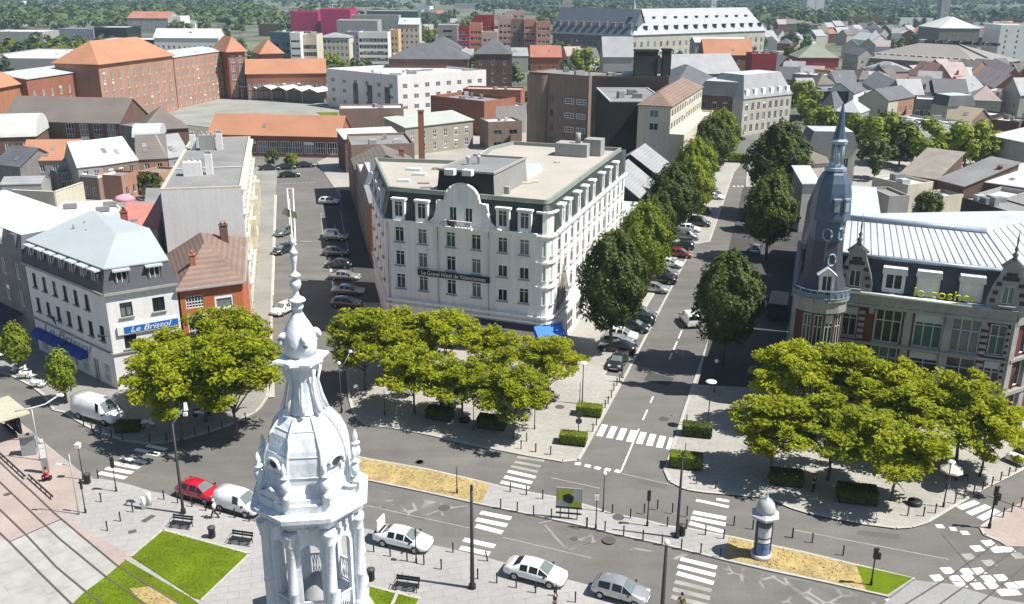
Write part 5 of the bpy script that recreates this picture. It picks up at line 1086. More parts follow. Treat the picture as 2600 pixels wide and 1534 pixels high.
# rows on the right side of the left street
DK = mat('street_stone', (.17, .155, .145), .9, .16, .3, .12, 4., streak=.2)
def wrow(label, y0, y1, z, kind, rise, mw, mr, dep=11, n=3, **k):
    f = lambda y: -21.3 - (y - 136.5) * .232
    q = [Vector((f(y0), y0)), Vector((f(y0) + dep, y0 + dep * .22)), Vector((f(y1) + dep, y1 + dep * .22)), Vector((f(y1), y1))]
    return house('town_house', label, 'house', q, z, kind, rise, mw, mr, rows=storeys(z), n=0, side_n=n, st=ST_ONE, ov=.25, **k)
wrow('shaded town house with a red brick gable next to the hotel', 137, 146, 10.5, 'shed', .8, BRICK, FELT, 9)
wrow('narrow dark town house with white window surrounds on the left street', 146.2, 156, 10.8, 'mansard', 2.4, DK, ZINCD)
wrow('dark town house with a pale flat roof and cluttered rear', 156.2, 168, 10.5, 'flat', 0, DK, FELTW)
wrow('dark brick town house with brown gable at mid street', 168.2, 180, 9.5, 'gy', 2.6, BRICKD, SLATEB, ch=((.8, .5, 2),))
wrow('last town house on the right side of the left street', 180.2, 194, 11.5, 'flat', 0, BRICKB, FELT, 12)
bld('brown brick upper block with white corner strip at the end of the left street', 'B', 170, 785, 628, 780, 10.5, 9, 'flat', 0, BRICKB, FELTW, 0, name='warehouse', cat='building', Y=None)
bld('grey roofed workshop with tall paired white windows, behind the hotel', 'B', 640, 905, 1120, 850, 7.4, 9, 'shed', 1.6, mat('olive_render', (.28, .265, .22), .9, .1), mat('pale_green_sheet', (.36, .39, .35), .7, .08), 6, name='workshop', cat='building', w=1.2, h=2.0, st=style('wk', c=2, r=2, one=1, b=.12))
th = thing('factory_chimney', 'tall square red brick chimney rising behind the hotel', 'chimney', (P('B', 755, 1010).x * .86, P('B', 755, 1010).y * .86, 0)); off = th.location.copy(); b = MB(); b.box((off.x, off.y, 6.6), (1.5, 1.5, 13.2), .1, 0, .9); b.box((off.x, off.y, 13.3), (1.6, 1.6, .3), .1); b.build('stack', BRICK, th, off)
bld('dark red brick box with a hollow flat roof among the workshops', 'B', 820, 702, 1200, 745, 9.0, 14, 'flat', 0, BRICK, FELT, 0, name='workshop', cat='building', par=1.)
bld('brick terrace with small dormers behind the hollow roofed box', 'B', 1050, 640, 1460, 650, 9.0, 9, 'flat', 0, BRICK, mat('pinkish_felt', (.42, .33, .28), .9, .1), 5, name='workshop', cat='building')
bld('low workshop with white roof edges beside the brown office block', 'B', 1200, 775, 1500, 760, 7.5, 14, 'flat', 0, RENDG, FELTW, 0, name='workshop', cat='building')
bld('small brick annexe with dark windows and glassy side, foot of the brown block', 'B', 1230, 880, 1470, 870, 7.0, 8, 'flat', 0, BRICKB, FELTW, 2, name='annexe', cat='building', w=2.2, h=1.2, st=ST_ONEG)
bld('open fronted grey shed with sagging white roof at the back of the street', 'B', 210, 985, 600, 965, 8.0, 9, 'shed', .9, BRICKD, FELTW, 3, name='workshop', cat='building')
# avenue end: brick and stone corner building, square
ST_S = style('stn', c=2, r=1, one=1, f=STONE)
th, off = bld('dark red brick house with stone bands facing the far square', 'C', 205, 672, 520, 690, 11.0, 14, 'mansard', 4, BRICKD, SLATE, 4, name='town_hall_wing', cat='building', h=2.2, w=1.3, st=ST_S, mans=1.6)
th, off = bld('long stone fronted building with light grey mansard and dormers on the far square', 'C', 525, 705, 868, 668, 10.6, 14, 'mansard', 6.5, STONE, SLATEL, 8, name='town_hall_wing', cat='building', h=2.2, w=1.2, st=style('stn2', c=2, one=1), mans=3.)
a, b_ = P('C', 525, 705, 10.6), P('C', 868, 668, 10.6)
for k in range(6):
    p = a.lerp(b_, (k + .5) / 6); d = (b_ - a).normalized(); b = MB(); b.box((p.x - d.y * .9, p.y + d.x * .9, 12.), (1.4, 1.6, 2.4), math.atan2(d.y, d.x)); b.build('dormer', F_WHITE, th, off)
bld('big slate roofed theatre hall behind the far square buildings', 'C', 20, 640, 480, 640, 8, 26, 'hip', 7, STONED, SLATE, 0, name='theatre', cat='building', Y=300)
bld('long pale slate roof on the hall behind the brown block', 'C', 10, 480, 500, 560, 8, 18, 'gx', 6, STONED, SLATEL, 0, name='hall', cat='hall', Y=330)
# barracks-like arsenal: shaded wing coloured darker, sunlit wing lighter, light painted in
def dorm(th, off, a, b_, z, n, k, m_, s=1.6):
    d = (b_ - a).normalized(); nn = Vector((-d.y, d.x, 0))
    for i in range(n):
        p = a.lerp(b_, (i + .5) / n) + nn * k; b = MB(); b.box((p.x, p.y, z), (s, 2.2, s * 1.2), math.atan2(d.y, d.x)); b.box((p.x - nn.x * .3, p.y - nn.y * .3, z + s * .62), (s * 1.25, 2.6, .2), math.atan2(d.y, d.x)); b.build('dormer', m_, th, off)
a, b_, c_ = P('k', 400, 312, 14), P('k', 1172, 346, 14), P('k', 2485, 300, 14)
th, off = house('barracks', 'long barracks wing with a shaded blue grey roof and rows of dormers', 'barracks', quad_from(a, b_, 18), 14, 'gx', 14, mat('shaded_stone', (.13, .125, .15), .9, .1), mat('shaded_slate', (.10, .12, .15), .7, .08), rows=(2, 7), n=14, w=1.6, h=3., ov=.6)
dorm(th, off, a, b_, 19, 10, 3.5, F_GREY, 2.2)
th, off = house('barracks', 'long barracks wing with a brilliant sunlit slate roof and dark dormers', 'barracks', quad_from(b_, c_, 18), 14, 'hip', 14, STONE, mat('sunlit_slate_white', (.33, .345, .36), .6, .08), rows=(2, 7), n=22, w=1.6, h=3., ov=.6)
dorm(th, off, b_, c_, 17.5, 14, 2.0, F_DARK, 2.0); dorm(th, off, b_, c_, 22.5, 13, 6.2, F_DARK, 1.8)
# covered market hall
a, b_ = P('l', 880, 560, 7), P('l', 2060, 640, 7)
th, off = house('market_hall', 'very long market hall with a wide grey roof and a line of white rooflights', 'hall', quad_from(a, b_, 46), 7, 'hip', 8, STONED, mat('grey_fibre_roof', (.235, .22, .205), .9, .08, .05), n=20, rows=(1.5,), w=2.4, h=3.2, ov=.5)
d = (b_ - a).normalized(); nn = Vector((-d.y, d.x, 0))
for i in range(17):
    p = a.lerp(b_, (i + .5) / 17) + nn * 5.; b = MB(); b.box((p.x, p.y, 9.1), (2.6 if i % 3 else 1.2, 1.1, .3), math.atan2(d.y, d.x)); b.build('rooflight', FELTW, th, off)
for i in range(12):
    p = a.lerp(b_, .35 + .6 * (i + .5) / 12) + nn * 23; b = MB(); b.box((p.x, p.y, 15.3), (5.5, 3, 1.3), math.atan2(d.y, d.x)); b.build('roof_lantern', F_DARK if i % 2 else FELTW, th, off)
# landmarks in the distance: fuchsia arts block, office blocks, flats
def far(label, v, x0, y0, x1, y1, Y, dep, kind='flat', rise=3, mw=RENDW, mr=FELT, n=0, name='office_block', cat='building', dy=0, **k):
    return bld(label, v, x0, y0, x1, y1, dy, dep, kind, rise, mw, mr, n, name, cat, Y=Y, **k)
FUX = mat('fuchsia_cladding', (.34, .018, .10), .7, .08); RED_ = mat('deep_red_cladding', (.28, .03, .035), .8, .08); SALM = mat('salmon_render', (.52, .23, .16), .85, .08)
far('fuchsia clad arts building, darker left box', 'j', 335, 128, 605, 112, 690, 25, 'flat', 0, FUX, FUX, name='arts_building'); far('fuchsia clad arts building, larger right box', 'j', 630, 105, 920, 92, 670, 30, 'flat', 0, FUX, FUX, name='arts_building')
far('long office block with a white roof edge and dark glass right of the fuchsia boxes', 'j', 1085, 118, 1588, 112, 640, 25, 'flat', 0, GLASS_TEAL, FELTW, name='office_block'); far('white roofed block in front of the glass office block', 'j', 790, 215, 1190, 200, 560, 18, 'flat', 0, RENDG, FELTW); far('pale banded block right of the fuchsia boxes', 'j', 930, 150, 1400, 165, 620, 14, 'flat', 0, RENDG, FELTW, 8)
far('blue glass office slab in front of the fuchsia boxes', 'j', 140, 325, 328, 330, 445, 16, 'flat', 0, mat('blue_curtain_wall', (.06, .10, .14), .3, .15), FELT, 5, st=ST_ONED); far('slim white office tower with small windows', 'j', 330, 328, 430, 335, 425, 8, 'flat', 0, RENDW, FELTW, 3, w=1.4, h=.9, st=ST_ONEG); far('cream office wing right of the slim white tower', 'j', 432, 350, 592, 352, 430, 14, 'flat', 0, RENDC, FELT, 7, st=ST_ONEG)
far('cream flats with a shallow grey roof', 'j', 600, 365, 910, 372, 470, 14, 'hip', 2, RENDC, SLATEL, 7); far('white flats with dark window bays', 'j', 1005, 345, 1290, 312, 480, 12, 'flat', 0, RENDW, FELT, 8, w=2.2, h=2.); far('violet grey block left of the white flats', 'j', 880, 310, 1010, 330, 500, 14, 'flat', 0, mat('violet_render', (.28, .25, .33), .8, .1), FELT, 3); far('small orange flats beside the tree belt', 'j', 1310, 305, 1395, 300, 500, 12, 'flat', 0, mat('peach_render', (.60, .38, .22), .8, .1), FELT, 2); far('pale gabled block with bluish roof above the tree belt', 'j', 1400, 235, 1600, 240, 520, 14, 'gx', 3, RENDC, ZINC, 4)
far('grey clad block with horizontal windows near the salmon flats', 'j', 1780, 250, 1975, 256, 520, 16, 'flat', 0, RENDG, FELTW, 3, w=5, h=1.2, st=ST_ONEG)
for lb, v, x0, y0, x1, y1, Y, m_ in (('deep red end of the salmon flats', 'j', 1985, 268, 2090, 262, 500, RED_), ('low salmon flats with dark red recess', 'j', 2095, 235, 2215, 240, 505, SALM), ('tall dark red block of the salmon flats', 'j', 2135, 160, 2335, 165, 520, RED_), ('tall pale pink block with a strip of windows', 'j', 2375, 165, 2512, 160, 510, mat('pink_render', (.52, .37, .33), .85, .08)), ('lower pink front of the flats', 'j', 2215, 320, 2370, 330, 490, mat('pink_render', (.5, .4, .4))), ('brown and red stair block of the flats', 'k', -10, 200, 150, 205, 495, BRICKB), ('salmon tower of the flats with two bays', 'k', 120, 200, 235, 205, 490, SALM), ('last salmon block beside the blue grey barracks', 'k', 240, 228, 380, 228, 480, SALM), ('pink flats behind the salmon tower', 'k', -60, 120, 130, 115, 560, mat('pink_render', (.5, .4, .4)))):
    far(lb, v, x0, y0, x1, y1, Y, 12, 'flat', 0, m_, FELT, 3, name='apartment_block', cat='flats', w=1.6, h=1.5, st=ST_ONE)
for a_ in (('wide dark grey hipped roof of a sports hall', 'j', 1300, 560, 2085, 598, 345, 20, 'hip', 5, BRICKD, SLATE, 0), ('pointed grey roof behind the sports hall', 'j', 1640, 480, 2005, 488, 395, 16, 'hip', 5, RENDG, SLATE, 0), ('dark hipped roof over red brick walls', 'j', 2140, 520, 2512, 540, 350, 14, 'hip', 5.5, BRICKD, SLATE, 3), ('small orange roofed brick house by the big round tree', 'k', 185, 545, 480, 565, 330, 9, 'gx', 3.5, BRICK, TILER, 2), ('grey roof left of the big chimneys', 'k', 900, 545, 1195, 560, 320, 14, 'gx', 6, RENDG, SLATEL, 0), ('orange roof with many dormers in front of the barracks', 'k', 1890, 525, 2360, 545, 400, 14, 'gx', 6, BRICK, TILEO, 6), ('dark red flat fronted block right of the dormered orange roof', 'k', 2360, 520, 2600, 560, 370, 10, 'flat', 0, RED_, FELT, 0), ('white low roof in front of the barracks', 'k', 1800, 410, 2300, 420, 450, 14, 'gx', 2, RENDG, FELTW, 0), ('white villa row left of the tree', 'A', 1090, 262, 1550, 272, 470, 12, 'gx', 4, RENDW, FELTW, 12), ('huge white flat roofed store', 'A', -200, 440, 470, 405, 400, 60, 'flat', 0, RENDG, FELTW, 0), ('grey blue factory with bright corner', 'A', 415, 205, 660, 215, 600, 22, 'flat', 0, mat('blue_render', (.22, .25, .29), .8, .1), FELT, 3), ('black glass factory with a white corner', 'A', 665, 195, 900, 205, 590, 22, 'flat', 0, GLASS, FELTW, 0), ('long low dark warehouse with white roof edge', 'A', 690, 290, 1095, 285, 520, 24, 'flat', 0, GLASS, FELTW, 0), ('long hospital block with a pinkish roof', 'A', 900, 130, 1190, 128, 820, 30, 'gx', 5, RENDG, TILER, 8), ('white end of the hospital block', 'A', 1180, 118, 1280, 125, 830, 24, 'flat', 0, RENDW, FELTW, 3), ('white warehouse at the far left', 'A', -120, 150, 140, 140, 900, 40, 'gx', 5, RENDG, FELTW, 0), ('white low factory at the left edge', 'A', -100, 235, 300, 225, 640, 30, 'flat', 0, RENDG, FELTW, 0)):
    far(*a_)

# buildings continuing the bank along the right of the avenue
def arow(label, y0, y1, z, kind, rise, mw, mr, dep, n=3, x0=29.2, **k):
    f = lambda y: x0 + (y - 91) * .337
    q = [Vector((f(y0), y0)), Vector((f(y0) + dep, y0 - dep * .337)), Vector((f(y1) + dep, y1 - dep * .337)), Vector((f(y1), y1))]
    return house('avenue_house', label, 'house', q, z, kind, rise, mw, mr, rows=storeys(z), n=0, side_n=n, ov=.2, **k)
arow('slate roofed stone wing behind the domed tower', 111.5, 134, 11.5, 'mansard', 3.2, STONE, SLATE, 9, 6, mt=ZINC)
arow('stone house with a low slate roof on the right of the avenue', 134.3, 148, 7.5, 'gx', 2.2, STONE, SLATEB, 8, 4)
# ---------------------------------------------------------------- right hand town: villa, sheds, gabled rows
th, off = bld('cream villa with a slate mansard and white cornice behind the blue spire', 'm', 405, 290, 868, 300, 11, 9, 'mansard', 3.2, RENDC, SLATE, 3, name='villa', mt=ZINC, side=2, h=2., mans=1.)
bld('small steep roofed annexe in front of the cream villa', 'm', 395, 440, 590, 425, 8.5, 6, 'gx', 2.6, RENDC, SLATEB, 1)
bld('stone turret top on the avenue beyond the spire', 'm', 345, 640, 500, 640, 9, 6, 'shed', 2, STONE, ZINC, 0)
bld('dull olive roofed barn, left half, behind the bank', 'm', 1300, 550, 1655, 600, 6, 13, 'shed', 3.8, BRICKD, mat('lichen_sheet_roof', (.235, .215, .185), .9, .16, .4), 0, name='barn', cat='barn', ov=.3)
bld('dull grey roofed barn, right half, behind the bank', 'm', 1662, 602, 1925, 668, 6, 13, 'shed', 3.8, BRICKD, FELT, 0, name='barn', cat='barn', ov=.3)
bld('house with a white metal roof and stubby chimney right of the barn', 'm', 1965, 600, 2520, 680, 6.5, 11, 'shed', 2.6, BRICKD, FELTW, 2, ch=((.4, .35, 2.2),), name='house')
bld('flat roofed beige outbuilding with barred window behind the bank', 'm', 1025, 600, 1375, 680, 5.5, 7, 'flat', 0, RENDC, FELTW, 0, name='outbuilding', cat='shed', side=1)
bld('tiny beige hut with pale roof in the yard', 'm', 1530, 740, 1720, 790, 4, 5, 'flat', 0, RENDC, FELTW, 0, name='outbuilding', cat='shed')
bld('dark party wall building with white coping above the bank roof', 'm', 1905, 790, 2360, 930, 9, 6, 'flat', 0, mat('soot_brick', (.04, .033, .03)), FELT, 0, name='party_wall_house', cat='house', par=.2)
bld('curving white walled annexe at the right edge', 'm', 2330, 830, 2560, 760, 6.5, 5, 'flat', 0, RENDG, FELTW, 0, name='annexe', cat='building', par=.8)
bld('low wall-like store in the bank yard', 'm', 985, 700, 1190, 790, 4.5, 4, 'flat', 0, RENDG, FELT, 0, name='outbuilding', cat='shed')
H = [ # label, eave left, eave right, distance, depth, roof, rise, wall, roofing, windows
('green roofed hall over dark red walls', 300, 565, 700, 568, 345, 18, 'hip', 6, RED_, mat('green_sheet_roof', (.20, .22, .17), .8, .1), 0),
('flat roofed grey clinic with dark window band', 240, 735, 545, 755, 275, 12, 'flat', 0, RENDG, FELTW, 1),
('orange walled flats behind the grey clinic', 455, 690, 705, 715, 305, 9, 'flat', 0, mat('orange_render', (.52, .26, .10), .85, .1), TILEO, 3),
('house with shallow grey hip roof and four windows', 925, 668, 1240, 695, 290, 12, 'hip', 3, RENDG, SLATEL, 4),
('pinkish walled house with black shed roof', 1245, 705, 1390, 700, 285, 9, 'shed', 2, mat('rose_render', (.40, .27, .25), .85, .1), SLATE, 0),
('high red roofed house right of the grey hip roof', 1385, 720, 1570, 760, 280, 9, 'gx', 5, mat('rose_render', (.4, .27, .25)), mat('rose_tile', (.40, .22, .18), .85, .1), 0),
('dark glazed flats with a glass house on the roof', 488, 912, 838, 912, 232, 10, 'flat', 0, mat('dark_blue_glass', (.02, .025, .04), .3, .1), FELT, 5),
('white walled end house beside the dark flats', 842, 915, 955, 870, 240, 9, 'gx', 3, RENDW, SLATE, 2),
('steep pale grey roof in the row', 930, 800, 1110, 910, 248, 8, 'gx', 4, RENDG, SLATEL, 0),
('white three storey house with small windows', 1000, 962, 1135, 965, 225, 9, 'shed', 1.5, RENDW, SLATEL, 3),
('beige fronted house with long grey roof', 1185, 985, 1285, 970, 226, 10, 'gx', 3, RENDC, SLATE, 1),
('pink brick house next to the beige front', 1288, 968, 1440, 942, 230, 10, 'gx', 3, BRICKP, SLATE, 3),
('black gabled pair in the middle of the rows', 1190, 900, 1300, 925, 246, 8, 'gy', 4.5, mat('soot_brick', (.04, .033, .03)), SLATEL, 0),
('white gable end between two black roofs', 1300, 870, 1430, 900, 252, 8, 'gy', 4.5, RENDW, SLATE, 1),
('flat topped grey flats with a dark band', 1450, 985, 1640, 995, 222, 9, 'flat', 0, RENDG, FELTW, 4),
('mansarded corner house with a cream right flank', 1605, 1015, 1765, 1045, 212, 9, 'mansard', 3, RENDC, SLATE, 2),
('broad gabled dark slate house front', 1640, 905, 1965, 910, 236, 9, 'gx', 4, mat('soot_brick', (.04, .033, .03)), SLATE, 0),
('white flanked house right of the broad gable', 1970, 900, 2120, 850, 246, 9, 'gx', 4, RENDW, SLATEL, 2),
('house with a dark shed dormer and red flank', 1465, 795, 1690, 805, 262, 9, 'gx', 3.4, BRICK, SLATEL, 3),
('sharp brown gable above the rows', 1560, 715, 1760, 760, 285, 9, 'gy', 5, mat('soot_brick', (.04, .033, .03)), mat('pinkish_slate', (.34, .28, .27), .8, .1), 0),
('white dormered house in the rows', 1790, 735, 1960, 745, 280, 9, 'gx', 3, RENDW, FELTW, 3),
('long pinkish roof sloping to the right', 1990, 765, 2230, 860, 262, 9, 'gx', 4.5, BRICK, mat('pinkish_slate', (.34, .28, .27)), 0),
('second long pinkish roof beside the first', 2090, 690, 2270, 800, 280, 9, 'gx', 5, BRICK, mat('pinkish_slate', (.34, .28, .27)), 0),
('navy slate gable at the right', 2265, 765, 2500, 775, 268, 10, 'gy', 5.5, mat('navy_slate_wall', (.03, .035, .06), .7, .1), SLATEL, 0),
('grey gabled house under the navy gable', 2290, 900, 2480, 930, 242, 9, 'gy', 5, RENDG, SLATEL, 2),
('white stepped house right of the pinkish roofs', 2160, 900, 2290, 910, 240, 8, 'flat', 0, RENDW, FELT, 2),
('black walled house with a bright white roof edge', 2005, 1130, 2190, 1150, 200, 9, 'flat', 0, mat('soot_brick', (.04, .033, .03)), FELTW, 2),
('dark brick house with two white windows and white roof edge', 2195, 1190, 2465, 1215, 195, 9, 'flat', 0, BRICKD, FELTW, 2),
('last dark house at the right edge', 2475, 1200, 2640, 1230, 194, 9, 'flat', 0, BRICKD, FELT, 1),
('tan roofed lean to house with a pointed end', 1770, 1160, 1990, 1190, 205, 9, 'gx', 3, BRICKB, mat('tan_roof', (.33, .27, .2), .9, .1), 0),
('white flat roofed garage with rooflights behind the trees', 1190, 1190, 1480, 1260, 200, 9, 'flat', 0, RENDW, FELTW, 0),
('long white flat roof running behind the trees', 1260, 1160, 1870, 1240, 212, 6, 'flat', 0, RENDG, FELTW, 0),
('slate pavilion with a pointed white cap', 490, 1080, 650, 1095, 205, 8, 'hip', 5, RENDG, SLATE, 0),
('pale zinc roofed house behind the avenue trees', 655, 1090, 900, 1110, 206, 9, 'hip', 3, RENDG, ZINC, 0),
('long pale roof at the right edge behind the trees', 2190, 1330, 2640, 1420, 185, 12, 'shed', 2, RENDG, FELTW, 0),
('white house left of the green hall', 0, 590, 60, 600, 350, 9, 'flat', 0, RENDW, FELT, 1),
('yellowish villa near the green hall', 105, 520, 225, 520, 360, 9, 'flat', 0, RENDC, FELTW, 2),
('white workshop with grey glass roof by the market', 820, 380, 1020, 400, 420, 12, 'gx', 4, RENDW, ZINC, 2),
('grey stone house by the end of the market', 740, 520, 890, 540, 360, 9, 'gx', 3, STONE, SLATE, 2),
]
for lb, x0, y0, x1, y1, Y, dep, kind, rise, mw, mr, n in H:
    zz = PY('l', x0, y0, Y).z; zz = min(max(zz, 5.), 8.5)
    bld(lb, 'l', x0, y0, x1, y1, zz, dep, kind, rise, mw, mr, n, ov=.25, side=2 if n else 1, ch=((random.choice((.1, .9)), .5, 1.8),) if kind in ('gx', 'gy') else ())
for lb, v, x0, y0, x1, y1, Y, dep, hgt, m_ in (('tall white water tower like block on the horizon', 'l', 390, -20, 560, -15, 1100, 20, 0, RENDW), ('stone church belfry on the horizon at right', 'l', 1715, -10, 1800, -10, 900, 8, 0, mat('pale_grey_tower', (.30, .31, .33), .8, .1)), ('domed grey public building at far right', 'l', 1690, 270, 2080, 285, 560, 30, 0, STONED), ('white flats at the far right', 'l', 2290, 250, 2640, 260, 560, 20, 0, RENDW), ('slim white belfry behind the barracks', 'k', 1960, 0, 2010, 0, 760, 5, 0, RENDW), ('grey stone church tower behind the salmon flats', 'k', 500, 10, 590, 10, 900, 9, 0, STONE)):
    bld(lb, v, x0, y0, x1, y1, 0, dep, 'flat' if 'domed' not in lb else 'hip', 6, m_, FELTW, 3 if 'flats' in lb else 1, name='belfry' if 'belfry' in lb or 'tower' in lb else 'public_building', cat='tower' if 'belfry' in lb or 'tower' in lb else 'building', Y=Y)
th = thing('church_spire', 'thin pale green church spire behind the barracks roof', 'spire', (P('k', 905, 130, 14).x, 720, 0)); off = th.location.copy(); b = MB(); p = PY('k', 905, 0, 720); b.lathe([(4, 0), (4, p.z * .55), (2.4, p.z * .62), (.1, p.z + 2)], 8, (off.x, off.y), 0, False); b.build('spire', mat('copper_green', (.30, .38, .38), .6, .1), th, off)
# ---------------------------------------------------------------- terraced rows filling the town, each house on its own
rnd = random.Random(11)
TAKEN = [(o.location.x, o.location.y) for o in bpy.data.objects if o.parent is None and o.get('label') and o.location.y > 120]
KIN = [('grey slate', SLATE), ('light grey', SLATEL), ('brown', SLATEB), ('dull red', TILER), ('orange', TILEO), ('pinkish', mat('pinkish_slate', (.34, .28, .27)))]
WAL = [BRICKD, BRICK, BRICKP, RENDW, RENDG, STONE, RENDC]
HC = []
def terrace(x, y, ang, n, where, wts):
    d = Vector((math.cos(ang), math.sin(ang))); p = Vector((x, y))
    for i in range(n):
        if len(HC) >= 292: return
        w = rnd.uniform(6.5, 10.5); q0, q1 = p, p + d * w; p = q1 + d * .02
        mx, my = (q0 + q1) / 2
        if any((mx - a) ** 2 + (my - b) ** 2 < 190 for a, b in TAKEN) or (mx > 130 and 425 < my < 560) or my < 300: continue
        k = rnd.choices(range(6), wts)[0]; z = rnd.uniform(5.2, 8.5)
        house('terraced_house', '%s roofed terraced house %s' % (KIN[k][0], where), 'house', quad_from(q0, q1, rnd.uniform(8.5, 11)), z, rnd.choice(('gx', 'gx', 'gx', 'gy', 'hip')), rnd.uniform(3, 4.6), rnd.choice(WAL), KIN[k][1], rows=storeys(z), n=2 if my < 460 else 0, ov=.2, group='terraced houses of the town', ch=((.92, .5, 1.8),) if my < 520 else ())
        HC.append(1)
for k in range(62):
    Y = rnd.uniform(300, 415) if k < 26 else rnd.uniform(560, 900); X = rnd.uniform(Y * .12 + 18, Y * .56); terrace(X, Y, rnd.choice((-.45, -.35, .5, .2)), rnd.randint(3, 6), 'in the dense rows at right', (5, 4, 2, 1.4, .6, 1.6))
for k in range(26):
    Y = rnd.uniform(420, 1150); X = rnd.uniform(-Y * .22, Y * .12); terrace(X, Y, rnd.choice((-.2, .1, .3)), rnd.randint(3, 5), 'between the tree belts in the middle distance', (4, 3, 2, 2, 1.5, 1))
for k in range(26):
    Y = rnd.uniform(430, 1150); X = rnd.uniform(-Y * .56, -Y * .2); terrace(X, Y, rnd.choice((-.2, .25)), rnd.randint(2, 4), 'among trees at far left', (3, 3, 2, 2.5, 2, 1))
for k in range(60):
    Y = rnd.uniform(560, 1900); X = rnd.uniform(-Y * .55, Y * .55); w = rnd.uniform(18, 48); m_ = rnd.choice((RENDW, RENDG, STONE, BRICKD))
    if any((X - a) ** 2 + (Y - b) ** 2 < 500 for a, b in TAKEN): continue
    house('warehouse', 'distant %s flat roofed building low among the trees' % ('white' if m_ is RENDW else 'grey' if m_ in (RENDG, STONE) else 'brown'), 'building', quad_from((X, Y), (X + w, Y + rnd.uniform(-6, 6)), rnd.uniform(10, 24)), rnd.uniform(5, 11), 'flat', 0, m_, rnd.choice((FELTW, FELTW, FELT)), group='distant flat roofed buildings')
# ================================================================ trees, hedges, woods
BARK = mat('tree_bark', (.10, .085, .07), .9, .2)
LF_LIME = leafy('lime_green_leaves', (.10, .15, .006), (.47, .49, .012), .45, 1.1)
LF_DARK = leafy('dark_green_leaves', (.04, .062, .012), (.105, .135, .024), .22, .4)
LF_MID = leafy('mid_green_leaves', (.085, .13, .012), (.31, .36, .026), .34, .5)
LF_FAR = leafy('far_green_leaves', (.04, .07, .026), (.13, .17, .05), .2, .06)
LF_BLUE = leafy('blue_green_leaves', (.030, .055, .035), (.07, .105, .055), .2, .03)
def leaf(b, c, s, n, r, long=1.5):
    """one leaf-sized quad at c, roughly facing n"""
    n = n.normalized(); u = n.cross(Vector((r.uniform(-1, 1), r.uniform(-1, 1), r.uniform(-1, 1)))); u = u.normalized() if u.length > .05 else Vector((1, 0, 0)); w = n.cross(u)
    u *= s * long / 2; w *= s / 2; k = len(b.v)
    b.v += [tuple(c - u), tuple(c - w * .8), tuple(c + u), tuple(c + w * .8)]; b.f.append((k, k + 1, k + 2, k + 3)); b.m.append(0); b.sm.append(False)
def rv(r):
    while 1:
        v = Vector((r.uniform(-1, 1), r.uniform(-1, 1), r.uniform(-1, 1)))
        if .05 < v.length < 1: return v
def trunk_mesh(r, h, rad, crown_z, spread, limbs=6):
    b = MB(); b.tube([(0, 0, 0), (r.uniform(-.1, .1), r.uniform(-.1, .1), h * .5), (r.uniform(-.2, .2), r.uniform(-.2, .2), h)], [rad, rad * .75, rad * .55], 7)
    for i in range(limbs):
        t = 6.283 * i / limbs + r.uniform(-.4, .4); z0 = h * r.uniform(.75, 1.); e = Vector((math.cos(t) * spread * r.uniform(.5, .85), math.sin(t) * spread * r.uniform(.5, .85), crown_z + r.uniform(-.3, 1.2)))
        b.tube([(0, 0, z0), tuple(Vector((e.x * .45, e.y * .45, z0 + (e.z - z0) * .6))), tuple(e)], [rad * .45, rad * .3, rad * .08], 5)
    return b.mesh('trunk', BARK)
def feathery(seed, R=3.3, z0=2.1, z1=7.9, clumps=70, per=120, s=.23, m=None):
    """open, layered crown of flat sprays"""
    r = random.Random(seed); b = MB()
    for i in range(clumps):
        v = rv(r); v.z = v.z * .9 + .25
        if v.length > 1: v.normalize()
        lobe = 1 + .22 * math.sin(3 * math.atan2(v.y, v.x) + seed)
        c = Vector((v.x * R * lobe, v.y * R * lobe, z0 + (z1 - z0) * (.5 + .5 * v.z) - (v.x ** 2 + v.y ** 2) * .5))
        cr = r.uniform(.5, 1.25)
        for k in range(per):
            w = rv(r); p = c + Vector((w.x * cr, w.y * cr, w.z * cr * .42)); leaf(b, p, s * r.uniform(.7, 1.3), Vector((r.gauss(0, .5), r.gauss(0, .5), 1)), r, 1.7)
    return b.mesh('crown', m or LF_LIME), trunk_mesh(r, z0 + .5, .15, z0 + 1.2, R, 7)
def dense(seed, R=3.6, z0=3.2, z1=13.5, n=15000, s=.26, m=None, tuft=1.0):
    """clipped-looking egg-shaped crown built of leaves over a tufted surface"""
    r = random.Random(seed); b = MB(); zc, hz = (z0 + z1) / 2, (z1 - z0) / 2
    ph = [r.uniform(0, 6.28) for _ in range(8)]
    bumps = [(rv(r).normalized(), r.uniform(.25, .42), r.uniform(-.13, .16)) for _ in range(46)]
    def rad(v):
        t = math.atan2(v.y, v.x)
        return 1 + sum(a * max(0, 1 - (v - d).length / w) for d, w, a in bumps) * 1.3 + tuft * (.06 * math.sin(5 * t + 7 * v.z + ph[0]) + .05 * math.sin(9 * t - 6 * v.z + ph[1]) + .045 * math.sin(13 * v.z + 3 * t + ph[2]) + .04 * math.sin(17 * t + 11 * v.z + ph[3]))
    for i in range(n):
        v = rv(r).normalized(); k = rad(v) * (1 - abs(r.gauss(0, .07)) if i % 4 else r.uniform(.5, .95))
        wz = v.z * hz; tap = 1 - .18 * max(0, v.z)
        p = Vector((v.x * R * k * tap, v.y * R * k * tap, zc + wz * k)); nn = v + Vector((r.gauss(0, .45), r.gauss(0, .45), r.gauss(.25, .45)))
        leaf(b, p, s * r.uniform(.7, 1.35), nn, r, 1.5)
    return b.mesh('crown', m or LF_DARK), trunk_mesh(r, z0 + 1.5, .24, zc, R * .6, 5)
